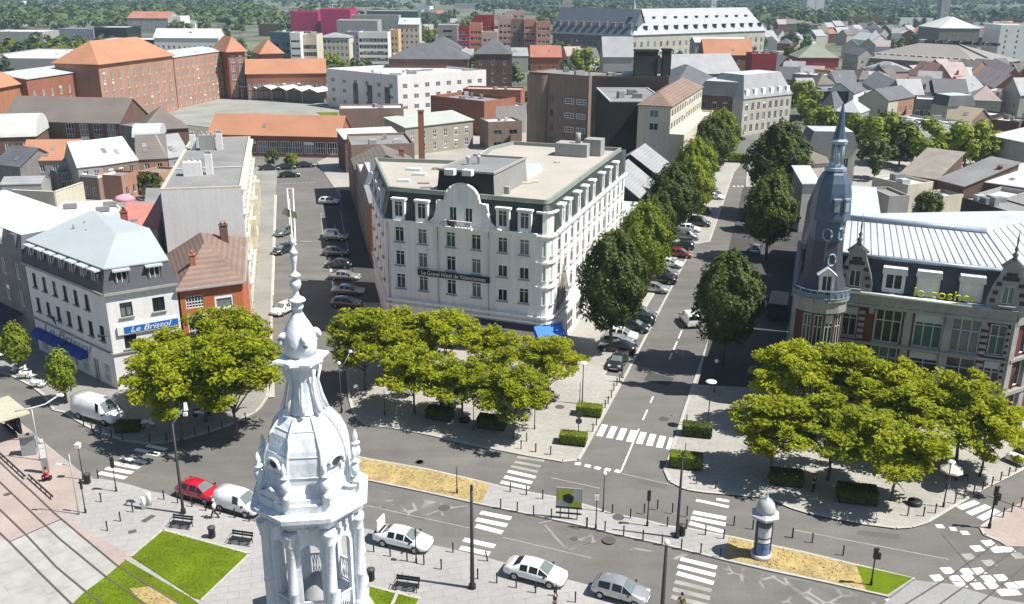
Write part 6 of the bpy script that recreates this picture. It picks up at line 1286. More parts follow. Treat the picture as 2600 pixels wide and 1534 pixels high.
def bushy(seed, R=4, z0=1.5, z1=9, clumps=26, per=60, s=.6, m=None):
    r = random.Random(seed); b = MB(); zc, hz = (z0 + z1) / 2, (z1 - z0) / 2
    for i in range(clumps):
        v = rv(r).normalized() * r.uniform(.45, .95); c = Vector((v.x * R, v.y * R, zc + v.z * hz)); cr = R * r.uniform(.25, .42)
        for k in range(per):
            w = rv(r).normalized() * r.uniform(.6, 1); leaf(b, c + w * cr, s * r.uniform(.7, 1.3), w + Vector((0, 0, .4)), r, 1.4)
    return b.mesh('crown', m or LF_MID), trunk_mesh(r, z0 + 1, .22, zc, R * .5, 4)
TREES = 0
def tree(meshes, label, x, y, sc=1., rz=None, name='tree', group=None, z=0., cat='tree'):
    t = thing(name, label, cat, (x, y, z), rnd.uniform(0, 6.28) if rz is None else rz, group); t.scale = ((sc * rnd.uniform(.93, 1.09), sc * rnd.uniform(.93, 1.09), sc * rnd.uniform(.94, 1.06)) if z == 0 else (sc,) * 3) if not isinstance(sc, tuple) else sc
    link('crown', meshes[0], t); link('trunk', meshes[1], t); return t
FE = [feathery(k, R=(3.7, 4.1, 3.5, 4.2, 3.9, 3.6)[k], z1=(7.6, 7.2, 8.0, 7.3, 7.0, 7.6)[k], clumps=(84, 80, 72, 90, 74, 80)[k]) for k in range(6)]
def ftree(v, x, y, zc, sc, label, group):            # sighting at crown centre, whose height is known
    p = P(v, x, y, zc * sc); tree(FE[rnd.randint(0, 5)], label, p.x, p.y, sc, name='honey_locust', group=group).rotation_euler[0:2] = (rnd.uniform(-.07, .07), rnd.uniform(-.07, .07))
g1 = 'feathery trees in front of the white bistro building'
for x, y, s, l in ((1680, 470, 1.2, 'lime green tree in front of the blue bistro sign'), (2150, 330, 1.3, 'lime green tree in front of the orange brick house'), (1720, 745, 1.15, 'lime green tree nearest the white van'), (2270, 640, 1.3, 'lime green tree at the mouth of the left street'), (1960, 560, 1.15, 'lime green tree in the middle of the clump beside the white van')):
    ftree('a', x, y, 5.2, s, l, g1)
g2 = 'feathery trees on the hotel forecourt'
for x, y, s, l in ((350, 180, 1.15, 'leftmost lime green tree before the hotel'), (760, 60, 1.05, 'lime green tree under the left end of the hotel banner'), (1130, 110, 1.05, 'lime green tree before the hotel shop windows'), (850, 440, 1.05, 'lime green tree left of the planter with two sitters'), (1330, 520, 1.0, 'lime green tree whose trunk stands in a round grate before the hotel'), (1830, 690, .98, 'foremost lime green tree by the second hedge planter'), (1680, 210, .85, 'small lime green tree beside the blue shop parasol'), (2180, 400, .95, 'lime green tree under the bright blue hotel awning')):
    ftree('h', x, y, 5., s, l, g2)
g3 = 'feathery trees in front of the bank'
for x, y, s, l in ((250, 440, 1.2, 'lime green tree below the round bank corner'), (700, 420, 1.2, 'lime green tree below the first bank gable'), (1300, 520, 1.25, 'lime green tree before the bank doors'), (1950, 720, 1.3, 'tallest right lime green tree beside the lit bank flank'), (60, 950, 1.1, 'lime green tree nearest the avenue in the bank clump'), (650, 950, 1.15, 'lime green tree in the front middle of the bank clump'), (1300, 1130, 1.15, 'foremost right lime green tree behind the black hedge'), (1480, 800, 1.1, 'lime green tree hidden in the middle of the bank clump'), (2150, 1010, .95, 'lime green tree at the right end of the bank clump')):
    ftree('f', x, y + 55, 4.9, s * .92, l, g3)
DE = [dense(k, 3.5 + .1 * k, m=LF_DARK) for k in range(2)] + [dense(5, 3.5, m=LF_MID, tuft=1.5), dense(6, 3.4, m=leafy('olive_leaves', (.055, .08, .014), (.125, .15, .024), .25, .4), tuft=1.3)]
def dtree(v, x, y, zc, k, sc, label, group): p = P(v, x, y, zc); tree(DE[k], label, p.x, p.y, sc, name='avenue_tree', group=group)
ga = 'clipped trees along the avenue'
for v, x, y, zc, k, sc, l in (('Z', 1505, 705, 8.3, 0, 1.05, 'nearest dark egg shaped tree on the left of the avenue'), ('Z', 1580, 600, 8, 2, (1.05, 1.05, 1.), 'bright green egg shaped tree second in the left avenue row'), ('Z', 1615, 555, 7.5, 3, .9, 'ragged olive tree third in the left avenue row'), ('Z', 1655, 478, 8, 1, (1.08, 1.08, .98), 'dark rounded tree mid way along the left avenue row'), ('Z', 1702, 455, 7.5, 2, (1.05, 1.05, .92), 'bright green tree right behind the dark mid row tree'), ('Z', 1712, 402, 8, 2, (1.15, 1.15, .95), 'bright green tree before the cream office block'), ('Z', 1745, 360, 8, 1, (1.18, 1.18, 1.08), 'big dark tree near the far end of the left avenue row'), ('Z', 1770, 338, 8, 2, (1.25, 1.25, 1.05), 'last bright green tree of the left avenue row'),
  ('Z', 1788, 745, 7.8, 1, 1.02, 'lone dark tree by the white car on the right of the avenue'), ('Z', 1893, 520, 8, 3, (1.2, 1.2, 1.0), 'smaller olive tree at mid avenue on the right'), ('Z', 1912, 430, 8, 0, (1.65, 1.65, 1.3), 'broad dark tree far up the right of the avenue'), ('Z', 1900, 475, 7, 0, .85, 'low dark tree between the two right hand olive trees')):
    dtree(v, x, y, zc, k, sc, l, ga)
for x, y, l in ((150, 330, 'small columnar tree by the shaded cafe terrace'), (600, 600, 'small columnar tree before the blue awnings')):
    p = P('a', x, y, 3.6); tree(dense(31, 1.45, 1.6, 6.2, 2600, .22, LF_MID, 1.4), l, p.x, p.y, 1., name='street_tree', group='small street trees by the bistro')
BU = [bushy(k, m=LF_MID) for k in range(3)] + [bushy(9, m=LF_DARK), bushy(10, m=LF_DARK)]
def btree(v, x, y, zc, sc, k, label, group=None, name='tree'): p = P(v, x, y, zc); tree(BU[k], label, p.x, p.y, sc, name=name, group=group)
gb = 'trees between bank yard and town'
for v, x, y, zc, sc, k, l in (('l', 520, 1180, 6, 1.0, 0, 'bright tree left of the blue spire'), ('l', 660, 1130, 6, .8, 1, 'bright tree just behind the blue spire'), ('l', 880, 1220, 6, .8, 2, 'bright tree right of the spire tip'), ('l', 1110, 1330, 7, 1.15, 0, 'large bright tree right of the cream villa'), ('l', 1320, 1390, 6, .9, 3, 'darker tree in the middle of the yard row'), ('l', 1540, 1380, 7, 1.1, 1, 'bright crown behind the olive roofed barn'), ('l', 1960, 1420, 6.5, 1.15, 0, 'broad tree behind the grey roofed barn'), ('l', 2140, 1480, 5, .8, 2, 'lower tree above the white metal roof'), ('l', 1230, 1300, 6, .9, 0, 'bright tree filling the gap left of the barn roof'), ('l', 1780, 1430, 6, .85, 2, 'bright crown between the two halves of the barn roof'), ('l', 2250, 1440, 5, .8, 1, 'bright crown behind the long pale roof'), ('l', 1000, 1270, 5, .75, 2, 'low bright crown beside the cream villa mansard'), ('l', 2490, 1470, 5, .8, 2, 'tree cut by the right edge behind the white roof'), ('l', 340, 960, 7, 1.05, 1, 'vivid tree beside the stone fronted town building'), ('l', 440, 830, 8, .75, 1, 'vivid upper crown beside the grey clinic'), ('m', 1560, 880, 2.5, .5, 3, 'shrub in the yard behind the bank'), ('m', 1060, 430, 4, .8, 3, 'dark tree in shadow beside the cream villa'), ('l', 280, 1390, 6, .7, 3, 'dark tree at the far end of the avenue'), ('l', 120, 1330, 4, .6, 4, 'small dark tree on the far square'), ('l', 1165, 1140, 4, .5, 4, 'small conifer like tree beside the white three storey house')):
    btree(v, x, y, zc, sc * 1.28, k, l, gb)
btree('k', 680, 540, 11, 1.75, 0, 'big round solitary tree behind the brown office block'); btree('k', 430, 640, 5, .9, 3, 'dark bush left of the big round tree'); btree('k', 1080, 640, 9, .9, 3, 'scrubby tree between the big chimneys and round tree'); btree('k', 110, 860, 7, .6, 1, 'bright tree behind the brick workshops')
btree('o', 515, 60, 2.6, .45, 3, 'round bush at the end of the left street', 'round bushes before the orange range'); btree('o', 695, 75, 2.6, .45, 0, 'second round bush before the orange range', 'round bushes before the orange range')
btree('n', 1480, 680, 2.5, .6, 3, 'garden shrub behind the tan extension'); btree('B', 855, 1110, 6, .42, 1, 'bright bush on the roof line left behind the hotel')
for x, y, sc, k in ((560, 570, 1.3, 0), (640, 560, 1.2, 1), (740, 570, 1.1, 2), (860, 580, .9, 0)): btree('j', x, y, 8, sc, k, 'bright tree before the slim white tower', 'bright trees by the slim white tower')
for k in range(26):
    t = k / 25; x = 900 + t * 860 + rnd.uniform(-30, 30); y = 470 - t * 120 + rnd.uniform(-25, 35); btree('j', x, y, 7, rnd.uniform(.9, 1.4), rnd.randint(0, 4), 'tree in the long belt left of the salmon flats', 'tree belt left of the salmon flats')
for k in range(22): btree('i', rnd.uniform(380, 860), rnd.uniform(420, 530), 7, rnd.uniform(.9, 1.3), rnd.choice((0, 1, 2, 3)), 'green tree massed behind the orange hipped school roof', 'green belt behind the school')
for k in range(12): btree('i', rnd.uniform(-20, 380), rnd.uniform(330, 600), 7, rnd.uniform(.8, 1.4), rnd.choice((0, 3, 4)), 'tree near the huge white roofed store', 'trees near the white store')
for x, y, sc, k in ((2150, 580, 1., 3), (1590, 580, .8, 1), (1480, 430, 1., 3)): btree('j', x, y, 7, sc, k, 'tree beside the dark sports hall roof', 'trees by the sports hall')
for v, x, y, sc, k in (('l', 350, 270, 1.5, 4), ('l', 920, 240, 1.6, 3), ('l', 1120, 250, 1.4, 3), ('l', 1230, 230, 1.7, 4), ('l', 240, 530, 1.4, 4), ('l', 1650, 270, 1.3, 4), ('l', 1340, 320, 1.2, 4), ('l', 2210, 350, 1.2, 4), ('k', 2460, 390, 1.2, 4), ('k', 2350, 440, .9, 4), ('k', 470, 420, 1.2, 4), ('k', 200, 440, 1.0, 4)):
    btree(v, x, y, 8, sc, k, 'dark round tree rising from the town roofs', 'dark trees among the town roofs')
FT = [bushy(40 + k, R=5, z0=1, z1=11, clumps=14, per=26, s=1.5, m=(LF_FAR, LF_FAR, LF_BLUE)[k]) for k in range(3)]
BLD = [(o.location.x, o.location.y) for o in bpy.data.objects if o.parent is None and o.get('label') and o.location.y > 300 and o.get('category') != 'tree']
cnt = 0
while cnt < 250:
    Y = 330 + 900 * rnd.random() ** 1.1; X = rnd.uniform(-.57, .57) * (Y + 40)
    if X > 110 and Y < 560 or (X > .1 * Y and rnd.random() < .45) or (X < -60 and Y < 400): continue
    if any((X - a) ** 2 + (Y - b) ** 2 < 120 for a, b in BLD): continue
    cnt += 1; tree(FT[rnd.randint(0, 2)], 'distant tree crown among the roofs of the plain', X, Y, rnd.uniform(.7, 1.35), group='distant trees of the plain')
# woods on the plain, too many to count
def wood(name, n, y0, y1, m, f0=-.6, f1=.6, size=(9, 17)):
    r = random.Random(name); b = MB()
    cl = [(r.uniform(f0, f1), r.uniform(y0, y1)) for _ in range(max(8, n // 30))]
    for i in range(n):
        c = r.choice(cl); Y = c[1] * r.uniform(.96, 1.04); X = c[0] * c[1] + r.gauss(0, 70); s = r.uniform(*size); h = s * r.uniform(.8, 1.15)
        for k in range(26):
            v = rv(r).normalized(); v.z = abs(v.z) if v.z > -.5 else -v.z
            leaf(b, Vector((X + v.x * s * .55, Y + v.y * s * .55, h * .35 + v.z * h * .6)), s * .42, v + Vector((r.gauss(0, .3), r.gauss(0, .3), .3)), r, 1.2)
    o = b.build(name, m); o['kind'] = 'stuff'; return o
wood('wood', 260, 800, 1250, LF_FAR, -.6, .15); wood('wood', 650, 1250, 2100, LF_BLUE); wood('wood', 1900, 1900, 3600, LF_BLUE, size=(14, 28)); wood('wood', 500, 1000, 1900, LF_BLUE, .15, .6); wood('wood', 260, 900, 1400, LF_FAR, .1, .6)
# clipped hedges in low planters
HB = MB(); r = random.Random(3)
for i in range(2600):
    f = r.random(); x, y, z = r.uniform(-1.25, 1.25), r.uniform(-.62, .62), r.uniform(.25, 1.02)
    if f < .5: z = 1.02 + r.gauss(0, .03); n_ = Vector((r.gauss(0, .4), r.gauss(0, .4), 1))
    elif f < .75: y = r.choice((-.64, .64)); n_ = Vector((r.gauss(0, .4), y, r.gauss(.3, .4)))
    else: x = r.choice((-1.27, 1.27)); n_ = Vector((x, r.gauss(0, .4), r.gauss(.3, .4)))
    leaf(HB, Vector((x, y, z)), .16, n_, r)
def hedge_proto(name, m):
    t = thing(name, '', 'hedge'); link('foliage', HB.mesh('foliage', m), t); k = MB(); k.box((0, 0, .2), (2.5, 1.26, .3)); k.box((0, 0, .55), (2.3, 1.1, .8))
    for sx in (-1.1, 1.1):
        for sy in (-.5, .5): k.box((sx, sy, .05), (.1, .1, .1))
    link('planter_box', k.mesh('planter_box', mat('dark_planter', (.03, .028, .022), .8, .1)), t); return t
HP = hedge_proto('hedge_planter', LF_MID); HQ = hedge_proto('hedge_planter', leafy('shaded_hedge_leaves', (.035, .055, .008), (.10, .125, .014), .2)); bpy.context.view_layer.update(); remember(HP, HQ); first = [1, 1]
def hedge(v, x, y, rz, k, label, sc=1.):
    p = P(v, x, y, .5); src = (HP, HQ)[k]
    if first[k]: first[k] = 0; src.location = (p.x, p.y, .12); src.rotation_euler = (0, 0, rz); src['label'] = label; src['group'] = 'hedge planters round the square'; src.scale = (sc,) * 3
    else: dup(src, label, (p.x, p.y, .12), rz, 'hedge planters round the square', sc)
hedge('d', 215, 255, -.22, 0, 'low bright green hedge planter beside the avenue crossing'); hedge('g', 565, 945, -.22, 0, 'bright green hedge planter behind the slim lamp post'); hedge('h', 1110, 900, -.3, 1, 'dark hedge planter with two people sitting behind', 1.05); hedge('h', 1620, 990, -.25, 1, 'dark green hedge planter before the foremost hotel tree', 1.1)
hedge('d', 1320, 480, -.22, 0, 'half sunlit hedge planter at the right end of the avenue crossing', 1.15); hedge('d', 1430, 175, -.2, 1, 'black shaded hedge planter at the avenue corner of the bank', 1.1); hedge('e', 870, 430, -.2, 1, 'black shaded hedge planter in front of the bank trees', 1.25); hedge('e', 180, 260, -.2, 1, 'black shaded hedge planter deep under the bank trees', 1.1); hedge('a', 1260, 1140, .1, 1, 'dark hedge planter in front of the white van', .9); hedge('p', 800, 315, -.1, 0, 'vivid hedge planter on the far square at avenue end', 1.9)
# ================================================================ vehicles
CGL = glossy('car_glass', (.015, .017, .018), .06, spec=.7); CGW = glossy('windscreen_glass', (.13, .16, .155), .08, spec=.8)
TYRE = mat('tyre_rubber', (.018, .018, .018), .85, .1); RIM = glossy('alloy_rim', (.35, .35, .36), .35, .8); LAMP = glossy('lamp_lens', (.6, .6, .58), .1); TAIL = glossy('tail_lens', (.35, .01, .012), .2); TRIM = mat('black_trim', (.02, .02, .021), .6, .1)
PAINT = {k: glossy(k + '_car_paint', c, .22, m, .8) for k, c, m in (('white', (.78, .78, .77), 0), ('silver', (.42, .43, .44), .55), ('grey', (.19, .195, .20), .5), ('dark', (.035, .037, .042), .3), ('black', (.012, .012, .013), 0), ('red', (.40, .008, .022), 0), ('blue', (.03, .05, .12), .2), ('maroon', (.18, .02, .015), 0))}
# stations: x, z bottom, half width, z shoulder, z top, half width of top
SHAPE = dict(
 hatch=([(-2.03, .42, .74, .62, .70, .66), (-1.98, .30, .84, .80, .92, .74), (-1.78, .24, .88, .92, 1.16, .66), (-1.5, .22, .89, .93, 1.42, .60), (-.55, .20, .89, .94, 1.49, .60), (-.46, .20, .89, .94, 1.49, .60), (.30, .20, .89, .93, 1.45, .58), (1.05, .20, .88, .90, .98, .72), (1.72, .22, .84, .76, .84, .66), (1.98, .28, .74, .58, .68, .56), (2.05, .36, .62, .50, .56, .46)], (1, 3), (6, 7), [(3, 4), (5, 6)], 1.30, -1.28, .31),
 sedan=([(-2.32, .42, .74, .62, .72, .66), (-2.25, .30, .86, .82, .95, .76), (-1.62, .24, .90, .93, 1.02, .74), (-1.0, .22, .90, .94, 1.38, .60), (-.35, .20, .90, .94, 1.44, .60), (-.27, .20, .90, .94, 1.44, .60), (.45, .20, .90, .92, 1.38, .58), (1.25, .20, .89, .89, .97, .72), (1.95, .22, .85, .76, .84, .66), (2.25, .28, .74, .58, .66, .56), (2.34, .36, .62, .50, .56, .46)], (2, 3), (6, 7), [(3, 4), (5, 6)], 1.42, -1.36, .33),
 smallvan=([(-2.08, .36, .84, .80, .90, .80), (-2.02, .28, .90, 1.0, 1.15, .82), (-1.95, .26, .91, 1.02, 1.76, .74), (-1.2, .24, .91, 1.03, 1.84, .72), (-.1, .22, .91, 1.03, 1.84, .72), (.0, .22, .91, 1.03, 1.84, .72), (.62, .22, .91, 1.0, 1.76, .70), (1.30, .22, .89, .98, 1.08, .76), (1.85, .24, .84, .82, .92, .68), (2.06, .30, .74, .60, .70, .56), (2.12, .38, .62, .5, .56, .46)], (1, 2), (6, 7), [(5, 6)], 1.32, -1.30, .32),
 van=([(-2.85, .40, .96, .9, 1.0, .92), (-2.80, .34, 1.0, 1.1, 1.3, .94), (-2.72, .32, 1.0, 1.15, 2.34, .86), (-1.5, .30, 1.0, 1.16, 2.45, .84), (.55, .28, 1.0, 1.16, 2.45, .84), (.75, .28, 1.0, 1.16, 2.43, .84), (1.25, .28, 1.0, 1.18, 2.30, .82), (2.05, .28, .98, 1.16, 1.30, .86), (2.55, .30, .93, .95, 1.06, .78), (2.78, .34, .84, .70, .8, .66), (2.86, .42, .72, .56, .62, .56)], (0, 1), (6, 7), [(5, 6)], 1.85, -1.75, .35))
CARP = {}
def car_meshes(kind):
    st, rear, front, side, fx, rx, wr = SHAPE[kind]; rings = []
    for x, zb, w, zs, zt, wt in st:
        h = [(-w * .86, zb), (-w, zb + (zs - zb) * .35), (-w * .985, zs), (-wt, zt - (zt - zs) * .10 - .01), (-wt * .62, zt)]
        rings.append([(x, y, z) for y, z in h] + [(x, -y, z) for y, z in reversed(h)])
    body, gl = MB(), dict(windscreen=MB(), rear_window=MB(), side_window=MB()); sw2 = MB()
    body.v = [p for r in rings for p in r]; n = 10; S = len(st)
    def pane(mb, i0, i1, j0, j1, push):
        pts = [Vector(rings[i0][j0]), Vector(rings[i0][j1]), Vector(rings[i1][j1]), Vector(rings[i1][j0])]; c = sum(pts, Vector()) / 4; nn = (pts[1] - pts[0]).cross(pts[3] - pts[0]).normalized()
        if nn.dot(c - Vector((0, 0, .7))) < 0: nn = -nn
        pts = [c + (p - c) * .9 + nn * push for p in pts]; mb.poly(pts)
    for i in range(S - 1):
        for j in range(n):
            k = (j + 1) % n; body.f.append((i * n + j, (i + 1) * n + j, (i + 1) * n + k, i * n + k)); body.m.append(0); body.sm.append(True)
    body.f.append(tuple(range(n))); body.f.append(tuple((S - 1) * n + j for j in reversed(range(n)))); body.m += [0, 0]; body.sm += [False, False]
    for a, b_ in side: pane(gl['side_window'], a, b_, 2, 3, .012); pane(sw2, a, b_, 7, 6, .012)
    if kind != 'van' and len(side) == 2: pane(gl['side_window'], 6, 7, 2, 3, .008); pane(sw2, 6, 7, 7, 6, .008)
    def top(mb, i0, i1, e=.012):
        pts = [Vector(rings[i0][3]), Vector(rings[i0][4]), Vector(rings[i0][5]), Vector(rings[i0][6]), Vector(rings[i1][6]), Vector(rings[i1][5]), Vector(rings[i1][4]), Vector(rings[i1][3])]; c = sum(pts, Vector()) / 8
        nn = (pts[3] - pts[0]).cross(pts[7] - pts[0]).normalized(); nn = nn if nn.z > 0 else -nn
        pts = [c + Vector(((p - c).x * .9, (p - c).y * .92, (p - c).z * .9)) + nn * e for p in pts]; mb.poly([pts[0], pts[1], pts[6], pts[7]]); mb.poly([pts[1], pts[2], pts[5], pts[6]]); mb.poly([pts[2], pts[3], pts[4], pts[5]])
    top(gl['windscreen'], *front, .014)
    if kind != 'van': top(gl['rear_window'], *rear, .014)
    w = SHAPE[kind][0][4][2]
    wm = MB()
    rg = [[(r * math.cos(t), y, r * math.sin(t)) for t in [6.2832 * q / 16 for q in range(16)]] for r, y in ((wr * .6, -.02), (wr, 0), (wr, .18), (wr * .6, .2))]; wm.loft(rg, 0, True)
    rm = MB(); rm.loft([[(r * math.cos(t), y, r * math.sin(t)) for t in [6.2832 * q / 10 for q in range(10)]] for r, y in ((wr * .62, -.03), (wr * .2, -.045))], 0, False)
    hl = MB(); hl.box((0, 0, 0), (.26, .34, .16), .25, 0, .8); tl = MB(); tl.box((0, 0, 0), (.12, .26, .3 if 'van' not in kind else .7)); mi = MB(); mi.box((0, 0, 0), (.12, .24, .15), 0, 0, .85)
    bm = MB(); bm.box((0, 0, 0), (.12, .9, .12)); 
    b1 = MB(); b1.box((0, 0, 0), (.16, 1.25, .1)); b2 = MB(); b2.box((0, 0, 0), (.14, .85, .09)); b3 = MB(); b3.box((0, 0, 0), (fx - rx - .8, .08, .1))
    return dict(bt=b1.mesh('bumper_trim', TRIM), gr=b2.mesh('grille', TRIM), st=b3.mesh('sill_trim', TRIM), body=body, gl=gl, sw2=sw2, wheel=wm.mesh('wheel', TYRE), rim=rm.mesh('rim', RIM), hl=hl.mesh('headlight', LAMP), tl=tl.mesh('tail_light', TAIL), mi=mi.mesh('mirror', TRIM), pl=bm.mesh('number_plate', F_WHITE), w=w, fx=fx, rx=rx, wr=wr, gm={k: v.mesh(k, CGW if k == 'windscreen' else CGL) for k, v in gl.items() if v.f}, sw=sw2.mesh('side_window', CGL))
def car_proto(kind, col, label='', cat='car', name='parked_car'):
    if kind not in CARP: CARP[kind] = car_meshes(kind)
    c = CARP[kind]; t = thing(name, label, cat); st = SHAPE[kind][0]; nose, tail = st[-1][0], st[0][0]
    c['body'].mesh; b = link('body', c['body'].mesh('body', PAINT[col]), t)
    for k, m in c['gm'].items(): link(k, m, t)
    link('side_window', c['sw'], t); w = c['w']
    for x in (c['fx'], c['rx']):
        for s in (-1, 1):
            o = link('wheel', c['wheel'], t, (x, s * (w + .015), c['wr']), 0 if s < 0 else math.pi); link('rim', c['rim'], o)
    zl = st[-3][3] - .04
    for s in (-1, 1):
        link('headlight', c['hl'], t, (st[-2][0] - .12, s * .56, zl), -.35 * s); link('tail_light', c['tl'], t, (tail + .13, s * (.62 if kind != 'van' else .84), .80)); link('mirror', c['mi'], t, (st[7][0] - .22, s * (w + .09), st[7][3] + .06))
    link('number_plate', c['pl'], t, (nose - .04, 0, .42)); link('number_plate', c['pl'], t, (tail + .04, 0, .62)).scale = (1, .6, 1)
    for x, z_ in ((nose - .06, .3), (tail + .07, .36)): link('bumper_trim', c['bt'], t, (x, 0, z_))
    link('grille', c['gr'], t, (nose - .07, 0, .52))
    for s in (-1, 1): link('sill_trim', c['st'], t, (0, s * (w - .02), .27))
    return t
CPR = {}
def car(v, xr, yr, xf, yf, kind, col, label, group=None, name='parked_car', cat='car', z=.0, sc=1.):
    a, b = P(v, xr, yr), P(v, xf, yf); c = (a + b) / 2; d = b - a; rz = math.atan2(d.y, d.x)
    return car_at(c, rz, kind, col, label, group, name, cat, z, sc)
def car_at(c, rz, kind, col, label, group=None, name='parked_car', cat='car', z=0., sc=1.):
    key = (kind, col, name)
    if key not in CPR:
        o = car_proto(kind, col, label, cat, name); CPR[key] = o; o.location = (c.x, c.y, z); o.rotation_euler = (0, 0, rz)
        if group: o['group'] = group
        remember(o); return o
    o = dup(CPR[key], label, (c.x, c.y, z), rz)
    if group: o['group'] = group
    elif 'group' in o: del o['group']
    return o
car('b', 1830, 395, 2105, 470, 'hatch', 'red', 'bright red hatchback parked beside the dark street mast', z=.02)
car('b', 2200, 515, 2510, 600, 'smallvan', 'white', 'small white delivery van beside the red hatchback', cat='van', name='delivery_van', z=.02)
wc = car('c', 500, 862, 850, 940, 'sedan', 'white', 'white saloon with its boot lid open', z=.02, name='saloon_car')
k = MB(); k.box((-1.95, 0, 1.55), (.12, 1.3, .95), 0, 0, .92); k.box((-1.98, 0, 1.25), (.1, 1.1, .3)); link('boot_lid', k.mesh('boot_lid', PAINT['white']), wc); k = MB(); k.box((-1.9, 0, .98), (.7, 1.2, .06)); link('boot_opening', k.mesh('boot_opening', TRIM), wc)
car_at((P('c', 1970, 1228) + Vector((0, 0, 0))), math.atan2((P('c', 2230, 1300) - P('c', 1700, 1165)).y, (P('c', 2230, 1300) - P('c', 1700, 1165)).x), 'sedan', 'white', 'clean white coupe parked at the forecourt kerb', z=.02, name='parked_car')
car('N', 1512, 1498, 1640, 1533, 'hatch', 'silver', 'silver hatchback cut by the lower edge of the view', z=.02)
car('a', 800, 1015, 1160, 1118, 'van', 'white', 'large white panel van parked in front of the bistro trees', cat='van', name='panel_van', z=.12)
avp = Vector((.9476, -.3195, 0)); avr = math.atan2(avp.y, avp.x); ava = math.atan2(av.y, av.x)
car_at(P('g', 1545, 85), ava + .45, 'smallvan', 'white', 'white car driving alone up the avenue', name='moving_car')
ga_ = 'cars parked along the left of the avenue'
for v, x, y, kd, cl, l, fl in (('g', 880, 232, 'hatch', 'white', 'white estate nearest car but two in the avenue bay', 0), ('g', 835, 300, 'hatch', 'silver', 'silver hatchback between the white and black cars', 0), ('g', 840, 355, 'sedan', 'black', 'black saloon second in the avenue bay', 1), ('g', 1000, 150, 'hatch', 'black', 'black hatchback under the nearest dark tree', 0), ('g', 1060, 80, 'hatch', 'dark', 'dark grey hatchback just behind the black one', 1), ('g', 1075, 20, 'hatch', 'grey', 'grey hatchback under the second avenue tree', 0), ('p', 275, 1140, 'hatch', 'silver', 'pale silver hatchback alone by the second avenue tree', 0), ('p', 320, 1080, 'sedan', 'black', 'low black saloon between two silver cars', 1), ('p', 340, 1040, 'hatch', 'grey', 'grey hatchback right beside the low black saloon', 0), ('p', 360, 980, 'sedan', 'white', 'white saloon next to the maroon car', 0), ('p', 432, 920, 'hatch', 'maroon', 'maroon hatchback, only red car on the avenue', 0), ('p', 450, 870, 'hatch', 'dark', 'dark hatchback just beyond the maroon car', 1), ('p', 475, 812, 'smallvan', 'grey', 'grey tall car two beyond the maroon car', 0), ('p', 492, 762, 'hatch', 'white', 'white hatchback before the dark box shaped van', 0), ('p', 555, 728, 'smallvan', 'dark', 'dark box shaped van at mid avenue', 0), ('p', 565, 650, 'hatch', 'black', 'black hatchback far up the avenue bay', 1), ('p', 640, 558, 'sedan', 'white', 'white saloon near the far end of the avenue bay', 0), ('p', 635, 520, 'hatch', 'silver', 'last silver car at the far end of the avenue bay', 0)):
    car_at(P(v, x, y), avr + (math.pi if fl else 0) + rnd.uniform(-.06, .06), kd, cl, l, ga_, z=.01)
car_at(P('g', 845, 490), ava + math.pi, 'sedan', 'dark', 'dark saloon facing the square at the head of the avenue bay', ga_, z=.01)
gs = 'cars in the left street'
for x0, y0, x1, y1, kd, cl, l in ((705, 775, 560, 830, 'hatch', 'grey', 'grey hatchback angled on the sunny side of the left street'), (690, 945, 550, 1000, 'hatch', 'dark', 'dark hatchback with pale roof behind the tower finial')): car('o', x0, y0, x1, y1, kd, cl, l, gs)
car('D', 2070, 850, 1960, 905, 'hatch', 'white', 'white hatchback on the sunny side of the left street', gs)
for x, y, kd, cl, l in ((1060, 510, 'hatch', 'white', 'white car furthest along the shaded side of the left street'), (1125, 850, 'smallvan', 'silver', 'silver tall car by the shaded hotel flank'), (1125, 995, 'hatch', 'grey', 'grey hatchback fourth from the trees in the shaded bay'), (1150, 1110, 'hatch', 'dark', 'dark hatchback third from the trees in the shaded bay'), (1205, 1225, 'sedan', 'silver', 'silver saloon second from the trees in the shaded bay'), (1240, 1360, 'sedan', 'silver', 'silver saloon nearest the hotel trees'), (1225, 1480, 'hatch', 'grey', 'grey car half hidden by the hotel trees')):
    car_at(P('o', x, y), -.12 + (math.pi if cl == 'dark' else 0), kd, cl, l, gs)
for x, y, l in ((835, 165, 'dark car parked before the orange range'), (655, 185, 'dark low car left of the round bush'), (500, 195, 'dark car at the corner by the round bush'), (690, 258, 'black car crossing the end of the left street')): car_at(P('o', x, y), .2, 'sedan', 'black' if y > 200 else 'dark', l, gs)
car_at(P('e', 2530, 60), .62, 'sedan', 'white', 'white saloon cut by the right edge beside the bank')
for v, x, y, rz, kd, cl, l in (('N', 1872, 356, .2, 'sedan', 'black', 'black car on the far square'), ('N', 1895, 330, .3, 'hatch', 'white', 'white car before the stone fronted town building'), ('N', 1955, 372, .2, 'hatch', 'dark', 'dark car in tree shade at the far square'), ('N', 1932, 775, ava, 'hatch', 'white', 'pale car in the deep shade behind the lone dark tree'), ('N', 1918, 640, ava, 'hatch', 'silver', 'silver car in deep shade on the right of the avenue')):
    car_at(P(v, x, y), rz, kd, cl, l)
